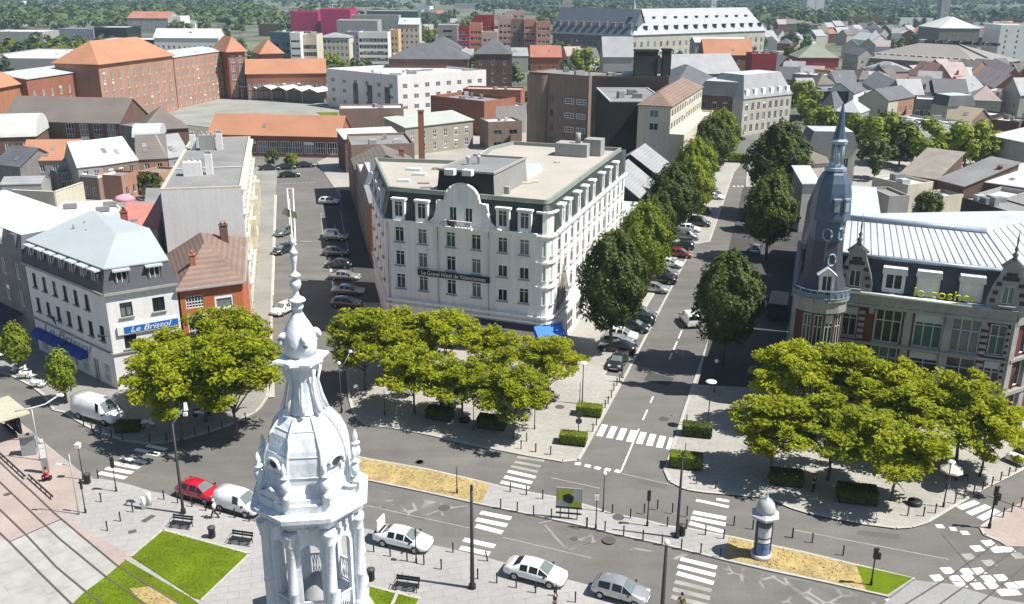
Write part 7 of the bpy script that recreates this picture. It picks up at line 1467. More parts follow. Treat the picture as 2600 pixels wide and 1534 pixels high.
# stall lorry with a ribbed pale roof in the shade beside the bank
t = thing('food_truck', 'dark box lorry with a ribbed pale roof in the shade left of the bank', 'lorry', P('F', 765, 990), ava); b = MB(); b.box((0, 0, 1.55), (5.2, 2.3, 2.1)); b.build('box_body', PAINT['dark'], t)
b = MB()
for i in range(9): b.box((-2.4 + i * .6, 0, 2.68), (.5, 2.4, .14), 0, 0, .95)
b.box((0, 0, 2.6), (5.2, 2.4, .06)); b.build('roof', RENDG, t); b = MB(); b.box((3.1, 0, 1.2), (1.1, 2.0, 1.5), 0, 0, .85); b.build('cab', PAINT['dark'], t); b = MB(); b.box((3.5, 0, 1.6), (.5, 1.7, .5)); b.build('windscreen', CGL, t)
for x in (2.6, -1.6):
    for s in (-1, 1): link('wheel', CARP['van']['wheel'], t, (x, s * 1.1, .36), 0 if s < 0 else math.pi)
# scooter under the bistro trees
p = P('a', 1985, 1040); t = thing('scooter', 'white scooter parked under the bistro trees', 'scooter', (p.x, p.y, .12), .3); b = MB(); b.tube([(-.7, 0, .55), (-.2, 0, .5), (.1, 0, .3), (.4, 0, .35), (.62, 0, .95)], [.18, .2, .12, .14, .08], 8); b.build('body', PAINT['white'], t); b = MB(); b.box((-.45, 0, .78), (.7, .3, .12)); b.build('seat', TRIM, t); b = MB(); b.tube([(.6, -.32, 1.0), (.62, 0, 1.02), (.6, .32, 1.0)], .03, 5); b.build('handlebar', TRIM, t)
for x in (-.6, .65): link('wheel', CARP['hatch']['wheel'], t, (x, -.08, .27)).scale = (.85, .8, .85)
# ================================================================ street furniture
IRON = mat('dark_painted_iron', (.022, .022, .024), .5, .1); STEEL = glossy('grey_galvanised', (.34, .35, .36), .45, .6); LMP = mat('white_lamp_glass', (.75, .75, .73), .3, .04)
BM = MB(); BM.lathe([(.055, 0), (.055, .72), (.07, .74), (.07, .82), (.035, .92)], 7); BME = BM.mesh('bollard', IRON)
def bollards(v, label, group, *c, z=.12):
    for k in range(0, len(c), 2):
        p = P(v, c[k], c[k + 1], z); o = link('bollard', BME, None, (p.x, p.y, z)); tag(o, label, 'bollard', group)
bollards('a', 'slim dark bollard on the curved kerb below the bistro trees', 'bollards below the bistro trees', 825, 1130, 905, 1172, 993, 1207, 1098, 1242, 1205, 1267, 1475, 1292, 1640, 1283, 1783, 1258, 1920, 1228, 2055, 1196, 2185, 1158, 2310, 1112, 2415, 1078)
bollards('b', 'slim dark bollard near the tram platform and zebra crossing', 'bollards by the tram platform', 965, 252, 993, 482, 1305, 582, 1183, 672, 1055, 764, z=.02)
bollards('b', 'slim dark bollard beside the red car and small white van', 'bollards by the red car', 1610, 457, 1745, 492, 1885, 527, 2022, 567, 2160, 602, 2305, 634, 2447, 672, z=.02)
bollards('c', 'slim dark bollard beside the white saloon with open boot', 'bollards by the open booted saloon', 383, 972, 545, 1017, 710, 1062, 875, 1097, 1045, 1142, 1160, 977, z=.02)
bollards('c', 'slim dark bollard beside the clean white coupe', 'bollards by the white coupe', 1402, 1237, 1590, 1278, 1780, 1325, 1970, 1375, 2172, 1405, 2360, 1467, z=.02)
o = link('bollard', BME, None, P('c', 1500, 1062, .02)); o.rotation_euler = (0, -.18, 0); tag(o, 'bent bollard leaning left at the forecourt end of the zebra crossing', 'bollard')
bollards('c', 'slim dark bollard on the median left of the advertising panel', 'bollards left of the panel', 1722, 380, 1880, 412, 2040, 452, 1628, 542, 1790, 574, 1950, 608, 2125, 642, 2475, 728)
bollards('d', 'slim dark bollard on the median right of the advertising panel', 'bollards right of the panel', 345, 1115, 525, 1152, 708, 1197, 898, 1240, 1085, 1284, 1275, 1327, 1465, 1372, 1655, 1412, 597, 982, 775, 1027, 910, 977, 1040, 937, 1187, 972, 1330, 1002, 1137, 1107, 1325, 1132, 1510, 1192, 1690, 1230)
bollards('d', 'slim dark bollard on the road edge beside the poster column', 'bollards by the poster column', 1790, 1100, 1975, 1137, 2168, 1192, 2365, 1222, z=.0); bollards('e', 'slim dark bollard on the road edge beyond the poster column', 'bollards beyond the poster column', 238, 832, 432, 882, 735, 1007, z=.0)
bollards('e', 'slim dark bollard on the kerb round the bank trees', 'bollards round the bank trees', 1370, 617, 1525, 622, 1640, 592, 1832, 497, 1922, 452, 2015, 407, 2105, 362, 2195, 322, 2280, 272, 2360, 227, 2430, 182)
bollards('e', 'slim dark bollard on the pink tram island', 'bollards on the tram island', 2305, 630, 2390, 577, 2480, 527); bollards('d', 'slim dark bollard at the avenue corner of the bank', 'bollards at the bank corner', 1610, 737, 1420, 692, 1325, 92)
bollards('g', 'slim dark bollard in the tight row along the avenue kerb', 'bollards along the avenue kerb', 720, 912, 750, 872, 780, 812, 805, 742, 835, 692, 862, 652, 885, 612); bollards('g', 'slim dark bollard by the hotel corner hedge planters', 'bollards at the hotel corner', 600, 1145, 635, 1082, 40, 1342, 185, 1372); bollards('h', 'slim dark bollard at the hotel end of the faded zebra', 'bollards at the faded zebra', 1905, 1237, 1960, 1162, 2048, 1267, 2195, 1292, 245, 737)
def post(name, label, cat, v, x, y, h, r=.06, parts=(), z=.12, group=None, m=IRON, rz=0., pos=None, taper=.75):
    p = pos or P(v, x, y, z); t = thing(name, label, cat, (p.x, p.y, z), rz, group); b = MB(); b.lathe([(r * 1.7, 0), (r * 1.6, .35), (r, .5), (r * taper, h)], 10); b.build('pole', m, t)
    for nm, mm, fn in parts: k = MB(); fn(k); k.build(nm, mm, t)
    return t
def arm(pts, r=.04): return lambda k: k.tube(pts, r, 6)
def head(x, y, z, s=(.5, .25, .16), top=.85): return lambda k: k.box((x, y, z), s, 0, 0, top)
def disc(z, r=.4, h=.12): return lambda k: k.lathe([(r * .4, z - h), (r, z), (r * .9, z + h * .6), (.05, z + h)], 16)
def globe(z, r=.2): return lambda k: k.lathe([(r * math.sin(t), z - r * math.cos(t)) for t in [.3 + i * .32 for i in range(9)]], 12)
def signal(z, x=0., y=0.): return lambda k: (k.box((x, y, z), (.26, .24, .85)), k.box((x, y - .14, z + .5), (.3, .2, .06)))
post('street_mast', 'tall dark mast with a forked white lamp beside the red car', 'lamp post', 'b', 1800, 592, 8.3, .13, (('arm', STEEL, arm([(0, 0, 8.2), (.5, .3, 8.9), (1.0, .5, 9.6)], .06)), ('lamp_head', LMP, lambda k: (k.box((1.05, .5, 9.55), (.35, .3, .6), .4, 0, .7), k.box((1.0, .4, 8.95), (.3, .25, .3))))), z=.02)
post('tram_mast', 'tall dark mast standing on the forecourt by the zebra crossing', 'mast', 'c', 1350, 1326, 8.3, .16, (('cap', IRON, head(0, 0, 8.35, (.2, .2, .4))), ('bracket', STEEL, arm([(0, 0, 8.0), (.3, .6, 8.6)], .03))), z=.02, taper=.6)
post('tram_mast', 'tall dark mast on the median beside the litter bin', 'mast', 'd', 1230, 1217, 7.4, .13, (('cap', IRON, head(0, 0, 7.45, (.14, .14, .4))),), taper=.6)
p = P('H', 1972, 1135, 8.3); post('tram_mast', 'tall dark mast cut by the lower edge right of the silver hatchback', 'mast', 'c', 0, 0, 8.3, .17, (('cap', LMP, globe(8.5, .2)),), z=.02, pos=Vector((p.x, p.y, 0)), taper=.6)
post('lamp_post', 'slim lamp post with a flat white disc by the avenue hedge planter', 'lamp post', 'g', 495, 872, 4.6, .06, (('lamp_head', LMP, disc(4.65, .42)),)); post('lamp_post', 'slim lamp post with a flat white disc on the bank corner', 'lamp post', 'g', 1725, 1102, 4.9, .06, (('lamp_head', LMP, disc(4.95, .55)),))
post('lamp_post', 'slim lamp post with a white head at the right end of the bank trees', 'lamp post', 'e', 1720, 530, 4.2, .06, (('lamp_head', LMP, disc(4.3, .35)),)); post('lamp_post', 'small white lamp in the shade right of the avenue', 'lamp post', 'g', 1790, 760, 3.6, .05, (('lamp_head', LMP, globe(3.7, .2)),))
post('lamp_post', 'lamp post with curved arm and white globe left of the hotel trees', 'lamp post', 'h', 145, 872, 5.2, .07, (('arm', STEEL, arm([(0, 0, 4.9), (.5, .2, 5.3), (1.1, .5, 6.4)], .04)), ('lamp_head', LMP, lambda k: (globe(5.4, .2)(k), k.box((1.15, .55, 6.5), (.35, .3, .2), 0, 0, .7)))))
post('lamp_post', 'thin lamp post with a white lantern behind the advertising panel', 'lamp post', 'd', 507, 962, 3.4, .05, (('lamp_head', LMP, globe(3.6, .18)),)); post('sign_post', 'thin white topped sign post right of the advertising panel', 'sign', 'd', 435, 1130, 3.3, .05, (('sign_plate', LMP, head(0, -.05, 2.9, (.35, .05, .5), 1)),))
post('traffic_light', 'thick headed traffic light in the middle of the median', 'traffic light', 'd', 940, 1102, 2.9, .06, (('signal_head', IRON, signal(2.8)),)); post('traffic_light', 'traffic light on the green tip of the right hand verge', 'traffic light', 'e', 1010, 1297, 2.8, .06, (('signal_head', IRON, lambda k: (signal(2.7)(k), k.box((.25, 0, 2.5), (.25, .2, .5)))),))
post('traffic_light', 'tall traffic light with three heads on the pink tram island', 'traffic light', 'e', 2170, 737, 3.5, .08, (('signal_head', IRON, lambda k: (signal(3.4)(k), signal(2.6, .1)(k), k.box((.25, 0, 2.9), (.3, .25, .6)))),), z=.1)
post('traffic_light', 'black pedestrian signal at the zebra crossing near the litter bin', 'traffic light', 'b', 1142, 377, 3.0, .05, (('signal_head', IRON, signal(2.75)),), z=.02); post('traffic_light', 'black signal post right of the pink tram platform', 'traffic light', 'b', 840, 587, 3.0, .05, (('signal_head', IRON, head(0, 0, 2.7, (.16, .16, .9))),), z=.03)
post('lamp_post', 'short lamp post with a white lantern on the tram platform edge', 'lamp post', 'b', 818, 262, 3.2, .05, (('lamp_head', LMP, lambda k: (k.box((0, 0, 3.35), (.36, .36, .4), 0, 0, 1.25), k.box((0, 0, 3.62), (.2, .2, .14)))),), z=.02)
post('lamp_post', 'thin grey post with a white arm at the end of the pink platform', 'lamp post', 'b', 773, 602, 5.6, .05, (('arm', STEEL, arm([(0, 0, 4.6), (-.8, 0, 4.65)], .035)), ('lamp_head', LMP, head(-.95, 0, 4.65, (.5, .2, .14)))), m=STEEL, z=.03)
post('lamp_post', 'grey lamp post with a long white double arm over the tram platform', 'lamp post', 'b', 400, 72, 5.2, .06, (('arm', LMP, arm([(-1.5, -.1, 5.0), (0, 0, 5.3), (1.2, .2, 5.6), (2.3, .5, 6.3)], .06)), ('lamp_head', LMP, head(2.5, .55, 6.35, (.6, .3, .16)))), m=STEEL, z=.03)
post('sign_post', 'post with two round traffic signs behind the bright hedge planter', 'sign', 'g', 455, 1240, 3.0, .05, (('sign_plate', mat('dark_sign_back', (.06, .06, .07), .5, .1), lambda k: [k.loft([[(.32 * math.cos(t), y, z + .32 * math.sin(t)) for t in [i * .5236 for i in range(12)]] for y in (-.08, -.04)], 0, False) for z in (2.2, 2.85)]),))
post('sign_post', 'thin dark pole standing on the dry verge', 'pole', 'c', 1200, 397, 2.6, .05); post('sign_post', 'thin pole beside the white saloon with open boot', 'pole', 'c', 800, 1078, 3.0, .05, (('sign_plate', IRON, head(0, 0, 2.7, (.1, .3, .5), 1)),), z=.02)
for v, x, y, h, l in (('h', 570, 902, 2.8, 'dark pole in the tree shade left of the first hotel hedge'), ('h', 1440, 1052, 2.7, 'brownish pole left of the second hotel hedge'), ('h', 2038, 1042, 3.0, 'thin pole right of the foremost hotel tree'), ('g', 470, 872, 2.4, 'thin pole right beside the disc lamp'), ('d', 1300, 540, 2.6, 'pole through the half sunlit hedge planter')): post('sign_post', l, 'pole', v, x, y, h, .045)
for v, x, y, l, z in (('b', 862, 298, 'litter bin beside the zebra near the tram platform', .02), ('b', 2083, 828, 'litter bin between the two benches by the lawn', .02), ('c', 358, 1247, 'litter bin right of the white tower', .02), ('d', 1280, 1195, 'litter bin at the foot of the median mast', .12)):
    p = P(v, x, y, z); t = thing('litter_bin', l, 'bin', (p.x, p.y, z)); b = MB(); b.lathe([(.24, 0), (.28, .1), (.26, .75), (.31, .8), (.31, .95)], 12); b.build('bin_body', IRON, t); b = MB(); b.lathe([(.29, .82), (.3, .9), (.24, .98), (.05, 1.0)], 12); b.build('lid', mat('grey_iron', (.07, .07, .075), .5, .1), t)
for x, y, l in ((1415, 550, 'white cylindrical post nearest the bollard row'), (1468, 515, 'second white cylindrical post, behind the first')):
    p = P('b', x, y); t = link('parking_post', None) if 0 else None; b = MB(); b.lathe([(.2, 0), (.2, 1.05), (.16, 1.15)], 12); o = b.build('white_post', LMP); o.location = (p.x, p.y, .02); tag(o, l, 'post')
def bench(v, x, y, rz, label):
    p = P(v, x, y); t = thing('bench', label, 'bench', (p.x, p.y, .02), rz)
    for i in range(3): b = MB(); b.box((0, -.16 + i * .17, .45), (1.8, .13, .05)); b.build('seat_slat', IRON, t)
    for i in range(2): b = MB(); b.box((0, .3 + i * .04, .68 + i * .2), (1.8, .05, .15)); b.build('back_slat', IRON, t)
    for s in (-.8, 0, .8): b = MB(); b.tube([(s, -.25, 0), (s, -.2, .44), (s, .22, .44), (s, .38, .98)], .035, 5); b.tube([(s, .25, .44), (s, .3, 0)], .035, 5); b.build('leg', IRON, t)
    for s in (-.9, .9): b = MB(); b.tube([(s, -.22, .44), (s, -.2, .68), (s, .3, .7)], .03, 5); b.build('armrest', IRON, t)
bench('b', 1785, 735, -.20, 'iron bench above the big lawn, left of the litter bin'); bench('b', 2370, 895, -.22, 'iron bench at the far right corner of the big lawn'); bench('c', 710, 1345, -.2, 'iron bench right of the tower beside the small lawn')
# poster column
p = P('d', 2055, 1395, .12); t = thing('poster_column', 'round poster column with a grey domed cap on the dry verge', 'kiosk', (p.x, p.y, .12)); W_ = mat('column_grey', (.12, .12, .12), .6, .1); CAP = mat('grey_cap', (.40, .40, .41), .5, .08)
b = MB(); b.lathe([(.8, 0), (.8, .3), (.66, .34)], 24); b.build('base', mat('pale_base', (.50, .50, .46), .7, .1), t); b = MB(); b.lathe([(.6, .3), (.6, 3.5)], 24, (0, 0), 0); b.build('shaft', W_, t)
for nm, z0, z1, m_, a0, a1 in (('poster', .42, 1.35, mat('blue_poster', (.10, .16, .34), .5, .35, 1.6, .3, 4.), 215, 325), ('poster', 1.45, 1.75, LMP, 220, 320), ('poster', 1.9, 2.75, mat('blank_poster', (.50, .50, .49), .6, .08), 215, 325)):
    k = MB(); k.loft([[(.615 * math.cos(R_(a)), .615 * math.sin(R_(a)), z) for a in range(a0, a1 + 1, 10)] for z in (z0, z1)], 0, True, False, False); k.build(nm, m_, t)
for a in (200, 335, 270 + 180): k = MB(); k.tube([(.66 * math.cos(R_(a)), .66 * math.sin(R_(a)), .3), (.66 * math.cos(R_(a)), .66 * math.sin(R_(a)), 3.5)], .05, 6); k.build('rib', W_, t)
b = MB(); b.lathe([(.62, 3.3), (1.12, 3.55), (1.15, 3.75), (.75, 3.95)], 6, (0, 0), 0, False, .3); b.build('canopy', CAP, t); b = MB(); b.lathe([(.72, 3.9), (.74, 4.2), (.62, 4.65), (.38, 4.95), (.12, 5.1), (.1, 5.3), (.04, 5.45), (.03, 5.8)], 16); b.build('dome', CAP, t)
# advertising panel
p = P('d', 172, 1072, .12); p.y += .6; t = thing('advertising_panel', 'yellow green advertising panel with a black blot on the median', 'billboard', (p.x, p.y, .12), -.14); b = MB(); b.box((0, .02, 2.0), (2.1, .16, 1.75)); b.build('frame', F_GREY, t)
b = MB(); b.poly([(-.98, -.07, 1.2), (.98, -.07, 1.2), (.98, -.07, 2.82), (-.98, -.07, 2.82)]); b.build('poster', mat('pale_poster', (.40, .41, .38), .6, .1), t); YG = mat('lime_yellow_print', (.36, .40, .03), .6, .1); b = MB()
b.poly([(-.95, -.075, 1.75), (-.3, -.075, 1.9), (.3, -.075, 2.45), (.45, -.075, 2.8), (-.6, -.075, 2.8), (-.95, -.075, 2.5)]); b.poly([(-.2, -.075, 1.22), (.95, -.075, 1.22), (.95, -.075, 1.75), (.4, -.075, 1.7)]); b.build('poster_print', YG, t)
b = MB(); rr = [.44, .5, .42, .5, .46, .52, .44, .5, .43, .5, .56, .46]; b.poly([(-.05 + rr[i] * math.cos(i * .5236), -.08, 1.95 + rr[i] * .92 * math.sin(i * .5236)) for i in range(12)]); b.build('blot', IRON, t)
for z, w in ((1.06, 2.2), (.55, 2.1)): b = MB(); b.box((0, -.05, z), (w, .1, .12)); b.build('rail', IRON, t)
for s in (-.7, 0, .7): b = MB(); b.box((s, .04, .6), (.08, .08, 1.2)); b.build('leg', IRON, t)
# tram stop: shelter, ticket box, totem, low rails
c = P('a', 70, 1290, .03); dv = (P('b', 255, 265) - P('b', 0, 30)); rz = math.atan2(dv.y, dv.x); t = thing('tram_shelter', 'tram shelter with a beige roof at the left edge', 'shelter', (c.x, c.y, .03), rz)
b = MB(); b.box((-1.6, .6, 2.75), (5.6, 3.0, .12)); b.box((-1.6, .6, 2.84), (5.3, 2.7, .06)); b.build('roof', mat('beige_shelter_roof', (.42, .41, .31), .7, .08), t)
for s in (-3.8, -1.6, .6): b = MB(); b.tube([(s, 1.3, 0), (s, .9, 2.7)], .07, 6); b.build('post', IRON, t); b = MB(); b.tube([(s, 1.2, 1.4), (s, -.4, 2.68)], .05, 6); b.build('brace', IRON, t)
b = MB(); b.box((-1.7, 1.35, 1.2), (4.2, .04, 2.0)); b.build('back_panel', CGL, t); b = MB(); b.box((-1.8, .9, .45), (3., .4, .08)); b.build('bench', IRON, t)
p = P('a', 295, 1405, .03); t = thing('ticket_box', 'grey steel cabinet on the tram platform', 'cabinet', (p.x, p.y, .03), .25); b = MB(); b.box((0, 0, .95), (1.25, .6, 1.85), 0, 0, .97); b.build('housing', mat('cabinet_grey', (.27, .28, .285), .5, .06), t); b = MB(); b.box((0, -.02, 1.93), (1.4, .8, .1)); b.build('roof', STEEL, t); b = MB(); b.box((.1, 0, 2.05), (.26, .24, .2)); b.build('sensor', IRON, t)
p = P('b', 455, 195, .03); t = thing('information_totem', 'tall grey information totem with white panels on the platform', 'totem', (p.x, p.y, .03), .3); b = MB(); b.box((0, 0, 1.5), (.55, .22, 3.0)); b.build('body', mat('totem_grey', (.26, .26, .27), .5, .05), t)
for z, h in ((2.0, .95), (2.72, .4)): b = MB(); b.box((0, -.125, z), (.5, .03, h)); b.build('panel', LMP, t)
b = MB(); b.box((.05, 0, 3.2), (.24, .16, .24), .4); b.build('emblem', LMP, t)
for (x0, y0, x1, y1), l in (((0, 30, 255, 265), 'low dark rail along the platform edge, left half'), ((285, 250, 525, 465), 'low dark rail along the platform edge, right half')):
    a, e = P('b', x0, y0), P('b', x1, y1); m_ = (a + e) / 2; d = e - a; L = d.length; t = thing('platform_rail', l, 'railing', (m_.x, m_.y, .03), math.atan2(d.y, d.x)); b = MB(); b.box((0, 0, .32), (L, .12, .1)); b.build('rail', IRON, t)
    for i in range(5): b = MB(); b.box((-L / 2 + (i + .5) * L / 5, 0, .14), (.06, .06, .28)); b.build('leg', IRON, t)
# tree grate bollard bench, parasols and cafe tables
def parasol(v, x, y, r, h, m_, label):
    p = P(v, x, y, h); t = thing('parasol', label, 'parasol', (p.x, p.y, .12)); b = MB(); b.lathe([(r, h - .55), (r * .96, h - .4), (.08, h + .25), (.02, h + .3)], 8, (0, 0), 0, False); b.build('canopy', m_, t); b = MB(); b.lathe([(.25, 0), (.25, .08), (.035, .1), (.03, h)], 8); b.build('pole', STEEL, t)
GRN = mat('dark_green_canvas', (.01, .06, .05), .8, .1)
parasol('h', 1800, 450, 1.5, 2.5, mat('parasol_blue', (.03, .10, .50), .8, .08), 'blue parasol glimpsed between the hotel trees'); parasol('h', 1650, 405, 1.6, 2.6, GRN, 'dark green parasol left of the blue one'); parasol('h', 1950, 480, 1.6, 2.6, GRN, 'dark green parasol right of the blue one'); parasol('e', 1810, 130, 1.0, 2.4, mat('cream_canvas', (.62, .58, .48), .8, .08), 'cream parasol at the right end of the bank trees')
def table_set(v, x, y, label, pale=1):
    p = P(v, x, y, .12); t = thing('cafe_table', label, 'table', (p.x, p.y, .12), rnd.uniform(0, 3)); m_ = LMP if pale else IRON; b = MB(); b.lathe([(.42, .7), (.42, .74)], 12); b.build('table_top', m_, t); b = MB(); b.lathe([(.22, 0), (.05, .05), (.04, .7)], 8); b.build('leg', IRON, t)
    for s in (-1, 1):
        c = thing('cafe_chair', 'cafe chair %s the %s' % ('left of' if s < 0 else 'right of', label), 'chair', (p.x + s * .75, p.y + rnd.uniform(-.2, .2), .12), s * 1.57 + rnd.uniform(-.3, .3)); b = MB(); b.box((0, 0, .45), (.42, .42, .05)); b.build('seat', m_, c); b = MB(); b.box((0, .2, .7), (.42, .04, .45)); b.build('backrest', m_, c)
        for u in (-.18, .18):
            for w_ in (-.18, .18): b = MB(); b.box((u, w_, .22), (.03, .03, .44)); b.build('leg', IRON, c)
for v, x, y, l, pl in (('a', 200, 610, 'pale terrace table furthest up the shaded street', 1), ('a', 255, 665, 'pale terrace table second from the top', 1), ('a', 365, 750, 'pale terrace table at the lower end of the row', 1), ('a', 30, 480, 'pale terrace table at the left edge', 1), ('h', 2140, 715, 'dark terrace table by the hotel awning trees', 0), ('e', 1850, 260, 'dark table under the cream parasol', 0), ('a', 1420, 1150, 'pale terrace table under the bistro trees', 1)): table_set(v, x, y, l, pl)
for v, x, y, l in (('h', 1352, 965, 'round iron tree guard seat before the hotel'), ('e', 1440, 505, 'round dark tree grate seat by the bank trees')):
    p = P(v, x, y, .12); b = MB(); b.lathe([(.55, 0), (.6, .35), (.3, .4)], 14); o = b.build('tree_guard', IRON); o.location = (p.x, p.y, .12); tag(o, l, 'tree guard')
# weathered catenary wires at right
wr_ = thing('tram_wire', 'thin tram wire crossing the right edge above the crossing', 'wire', (0, 0, 0)); b = MB(); b.tube([P('e', 2150, 420, 4.), P('e', 2700, 620, 5.5)], .025, 4); b.build('cable', IRON, wr_)
# ================================================================ people
SKIN = mat('skin', (.42, .24, .17), .6, .05)
def skinned(name, chains, m, parent):
    """one continuous surface grown from joined chains of (point, radius)"""
    vs, es, rs, idx = [], [], [], {}
    for ch in chains:
        prev = None
        for pt, r in ch:
            k = tuple(round(c, 3) for c in pt)
            if k not in idx: idx[k] = len(vs); vs.append(pt); rs.append(r)
            if prev is not None and prev != idx[k]: es.append((prev, idx[k]))
            prev = idx[k]
    me = bpy.data.meshes.new(name); me.from_pydata(vs, es, []); me.materials.append(m); o = link(name, me, parent)
    o.modifiers.new('skin', 'SKIN'); ly = me.skin_vertices[0].data if me.skin_vertices else None
    if ly is None:
        bm = __import__('bmesh').new(); bm.from_mesh(me); bm.verts.layers.skin.verify(); bm.to_mesh(me); bm.free(); ly = me.skin_vertices[0].data
    for i, r in enumerate(rs): ly[i].radius = (r, r); ly[i].use_root = i == 0
    o.modifiers['skin'].use_smooth_shade = True; sb = o.modifiers.new('sub', 'SUBSURF'); sb.levels = 1; sb.render_levels = 1
    return o
def person(label, p, rz, pose, top, low, hair, sc=1.):
    t = thing('person', label, 'person', p, rz); t.scale = (sc,) * 3
    V = Vector
    if pose == 'walk': hip = V((0, 0, .93)); kn = [V((.16, .1, .50)), V((.02, -.1, .50))]; ft = [V((.30, .1, .07)), V((-.28, -.1, .10))]; el = [V((-.16, .25, 1.13)), V((.14, -.25, 1.13))]; hd = [V((-.06, .26, .88)), V((.30, -.22, .95))]
    elif pose == 'stand': hip = V((0, 0, .93)); kn = [V((.03, .1, .5)), V((.03, -.1, .5))]; ft = [V((0, .11, .07)), V((0, -.11, .07))]; el = [V((-.03, .26, 1.12)), V((-.03, -.26, 1.12))]; hd = [V((.08, .25, .86)), V((.08, -.25, .86))]
    else: hip = V((0, 0, .52)); kn = [V((.42, .12, .54)), V((.42, -.12, .54))]; ft = [V((.45, .12, .07)), V((.45, -.12, .07))]; el = [V((.08, .26, .75)), V((.08, -.26, .75))]; hd = [V((.32, .16, .62)), V((.32, -.16, .62))]
    up = V((0.02, 0, .28)); ch = hip + V((.02, 0, .30)); nk = hip + V((.03, 0, .52)); he = hip + V((.05, 0, .72))
    body = [[(hip, .13), (ch, .135), (nk, .055), (nk + V((.01, 0, .07)), .05), (he - V((0, 0, .05)), .082), (he + V((0, 0, .06)), .085)]]
    for s, k, f, e, h in ((1, kn[0], ft[0], el[0], hd[0]), (-1, kn[1], ft[1], el[1], hd[1])):
        body.append([(hip, .13), (hip + V((0, s * .1, -.06)), .09), (k, .06), (f, .042), (f + V((.14, 0, -.035)), .032)])
        sh = ch + V((0, s * .19, .14)); w = (h - e).normalized(); pm = h + w * .05; sd = V((0, s, 0)).cross(w); 
        body.append([(ch, .135), (sh, .06), (e, .042), (h, .028), (pm, .034)])
        side = w.cross(V((0, 1, 0))).normalized()
        for q in range(4): b0 = pm + side * (.024 - .016 * q); body.append([(pm, .034), (b0 + w * .045, .009), (b0 + w * (.085 - .008 * abs(q - 1)) + V((0, -s * .015, 0)), .008)])
        body.append([(pm, .034), (h + side * .045 + w * .03, .011), (h + side * .055 + w * .07, .009)])
    skinned('body', body, SKIN, t)
    sh_ = [[(hip + V((0, 0, -.02)), .15), (ch, .155), (nk - V((0, 0, .05)), .075)]]
    tr = [[(hip + V((0, 0, .05)), .145), (hip, .15)]]; so = []
    for s, k, f, e in ((1, kn[0], ft[0], el[0]), (-1, kn[1], ft[1], el[1])):
        sh_.append([(ch, .155), (ch + V((0, s * .19, .14)), .075), (e, .06)]); tr.append([(hip, .15), (hip + V((0, s * .1, -.06)), .105), (k, .078), (f + V((0, 0, .06)), .06)])
    skinned('shirt', sh_, top, t); skinned('trousers', tr, low, t)
    for f in ft: b = MB(); b.box((f.x + .06, f.y, f.z - .03), (.28, .1, .09), 0, 0, .85); b.build('shoe', TRIM, t)
    b = MB(); b.lathe([(.02, he.z + .165), (.07, he.z + .15), (.105, he.z + .09), (.108, he.z + .02), (.095, he.z - .03)], 12, (he.x - .015, 0)); b.build('hair', hair, t)
    b = MB(); b.box((he.x + .095, 0, he.z + .0), (.03, .025, .04), 0, 0, .6); b.build('nose', SKIN, t)
    for s in (-1, 1): b = MB(); b.box((he.x + .082, s * .033, he.z + .035), (.015, .022, .012)); b.build('eye', TRIM, t); b = MB(); b.box((he.x, s * .092, he.z), (.04, .02, .055)); b.build('ear', SKIN, t)
    b = MB(); b.box((he.x + .085, 0, he.z - .05), (.015, .045, .012)); b.build('mouth', mat('lips', (.30, .10, .09), .6), t)
    return t
WS = mat('white_cloth', (.66, .65, .66), .9, .06); DKC = mat('black_cloth', (.022, .022, .028), .9, .1); REDC = mat('red_cloth', (.36, .02, .04), .9, .1); HB_ = mat('dark_hair', (.02, .015, .012), .7, .1)
person('person in a white top and dark trousers walking past the red car', P('b', 2112, 640, .02), math.pi * .96, 'walk', WS, DKC, WS)
person('person in red seated at the foot of the information totem', P('b', 470, 280, .03), 2.8, 'sit', REDC, REDC, HB_, 1.05)
k = MB(); p = P('b', 470, 268, .03); k.box((p.x, p.y + .1, .2), (.5, .45, .34)); tag(k.build('suitcase', DKC), 'dark bag used as a seat by the person in red', 'bag')
b1, b2 = P('h', 1110, 890, .12), P('h', 1180, 880, .12)
for i, (b_, l, c) in enumerate(((b1 + Vector((.1, .8, 0)), 'person with long dark hair sitting behind the first hotel hedge', DKC), (b2 + Vector((.2, .7, 0)), 'second sitter in dark clothes behind the first hotel hedge', mat('grey_cloth', (.09, .08, .08), .9)))): person(l, b_, 1.3, 'sit', c, DKC, HB_, 1.05)
t = thing('bench', 'stone bench behind the first hotel hedge', 'bench', ((b1.x + b2.x) / 2 + .15, b1.y + .75, .12), -.1); b = MB(); b.box((0, 0, .42), (2.2, .5, .1)); b.build('seat', SB, t); 
for s in (-.8, .8): b = MB(); b.box((s, 0, .19), (.2, .4, .38)); b.build('leg', SB, t)
p = P('N', 1410, 1508, 1.5); person('dark haired person at the lower edge in front of the white coupe', Vector((p.x, p.y, .02)), 2.6, 'stand', DKC, DKC, HB_)
p = P('N', 1732, 1515, 1.5); person('person in an olive jacket at the lower edge by the zebra', Vector((p.x, p.y, .02)), 1.2, 'stand', mat('olive_cloth', (.12, .11, .05), .9), DKC, HB_)
person('person standing in the shade before the bank', P('e', 445, 380, .12), 2.2, 'stand', DKC, DKC, HB_)
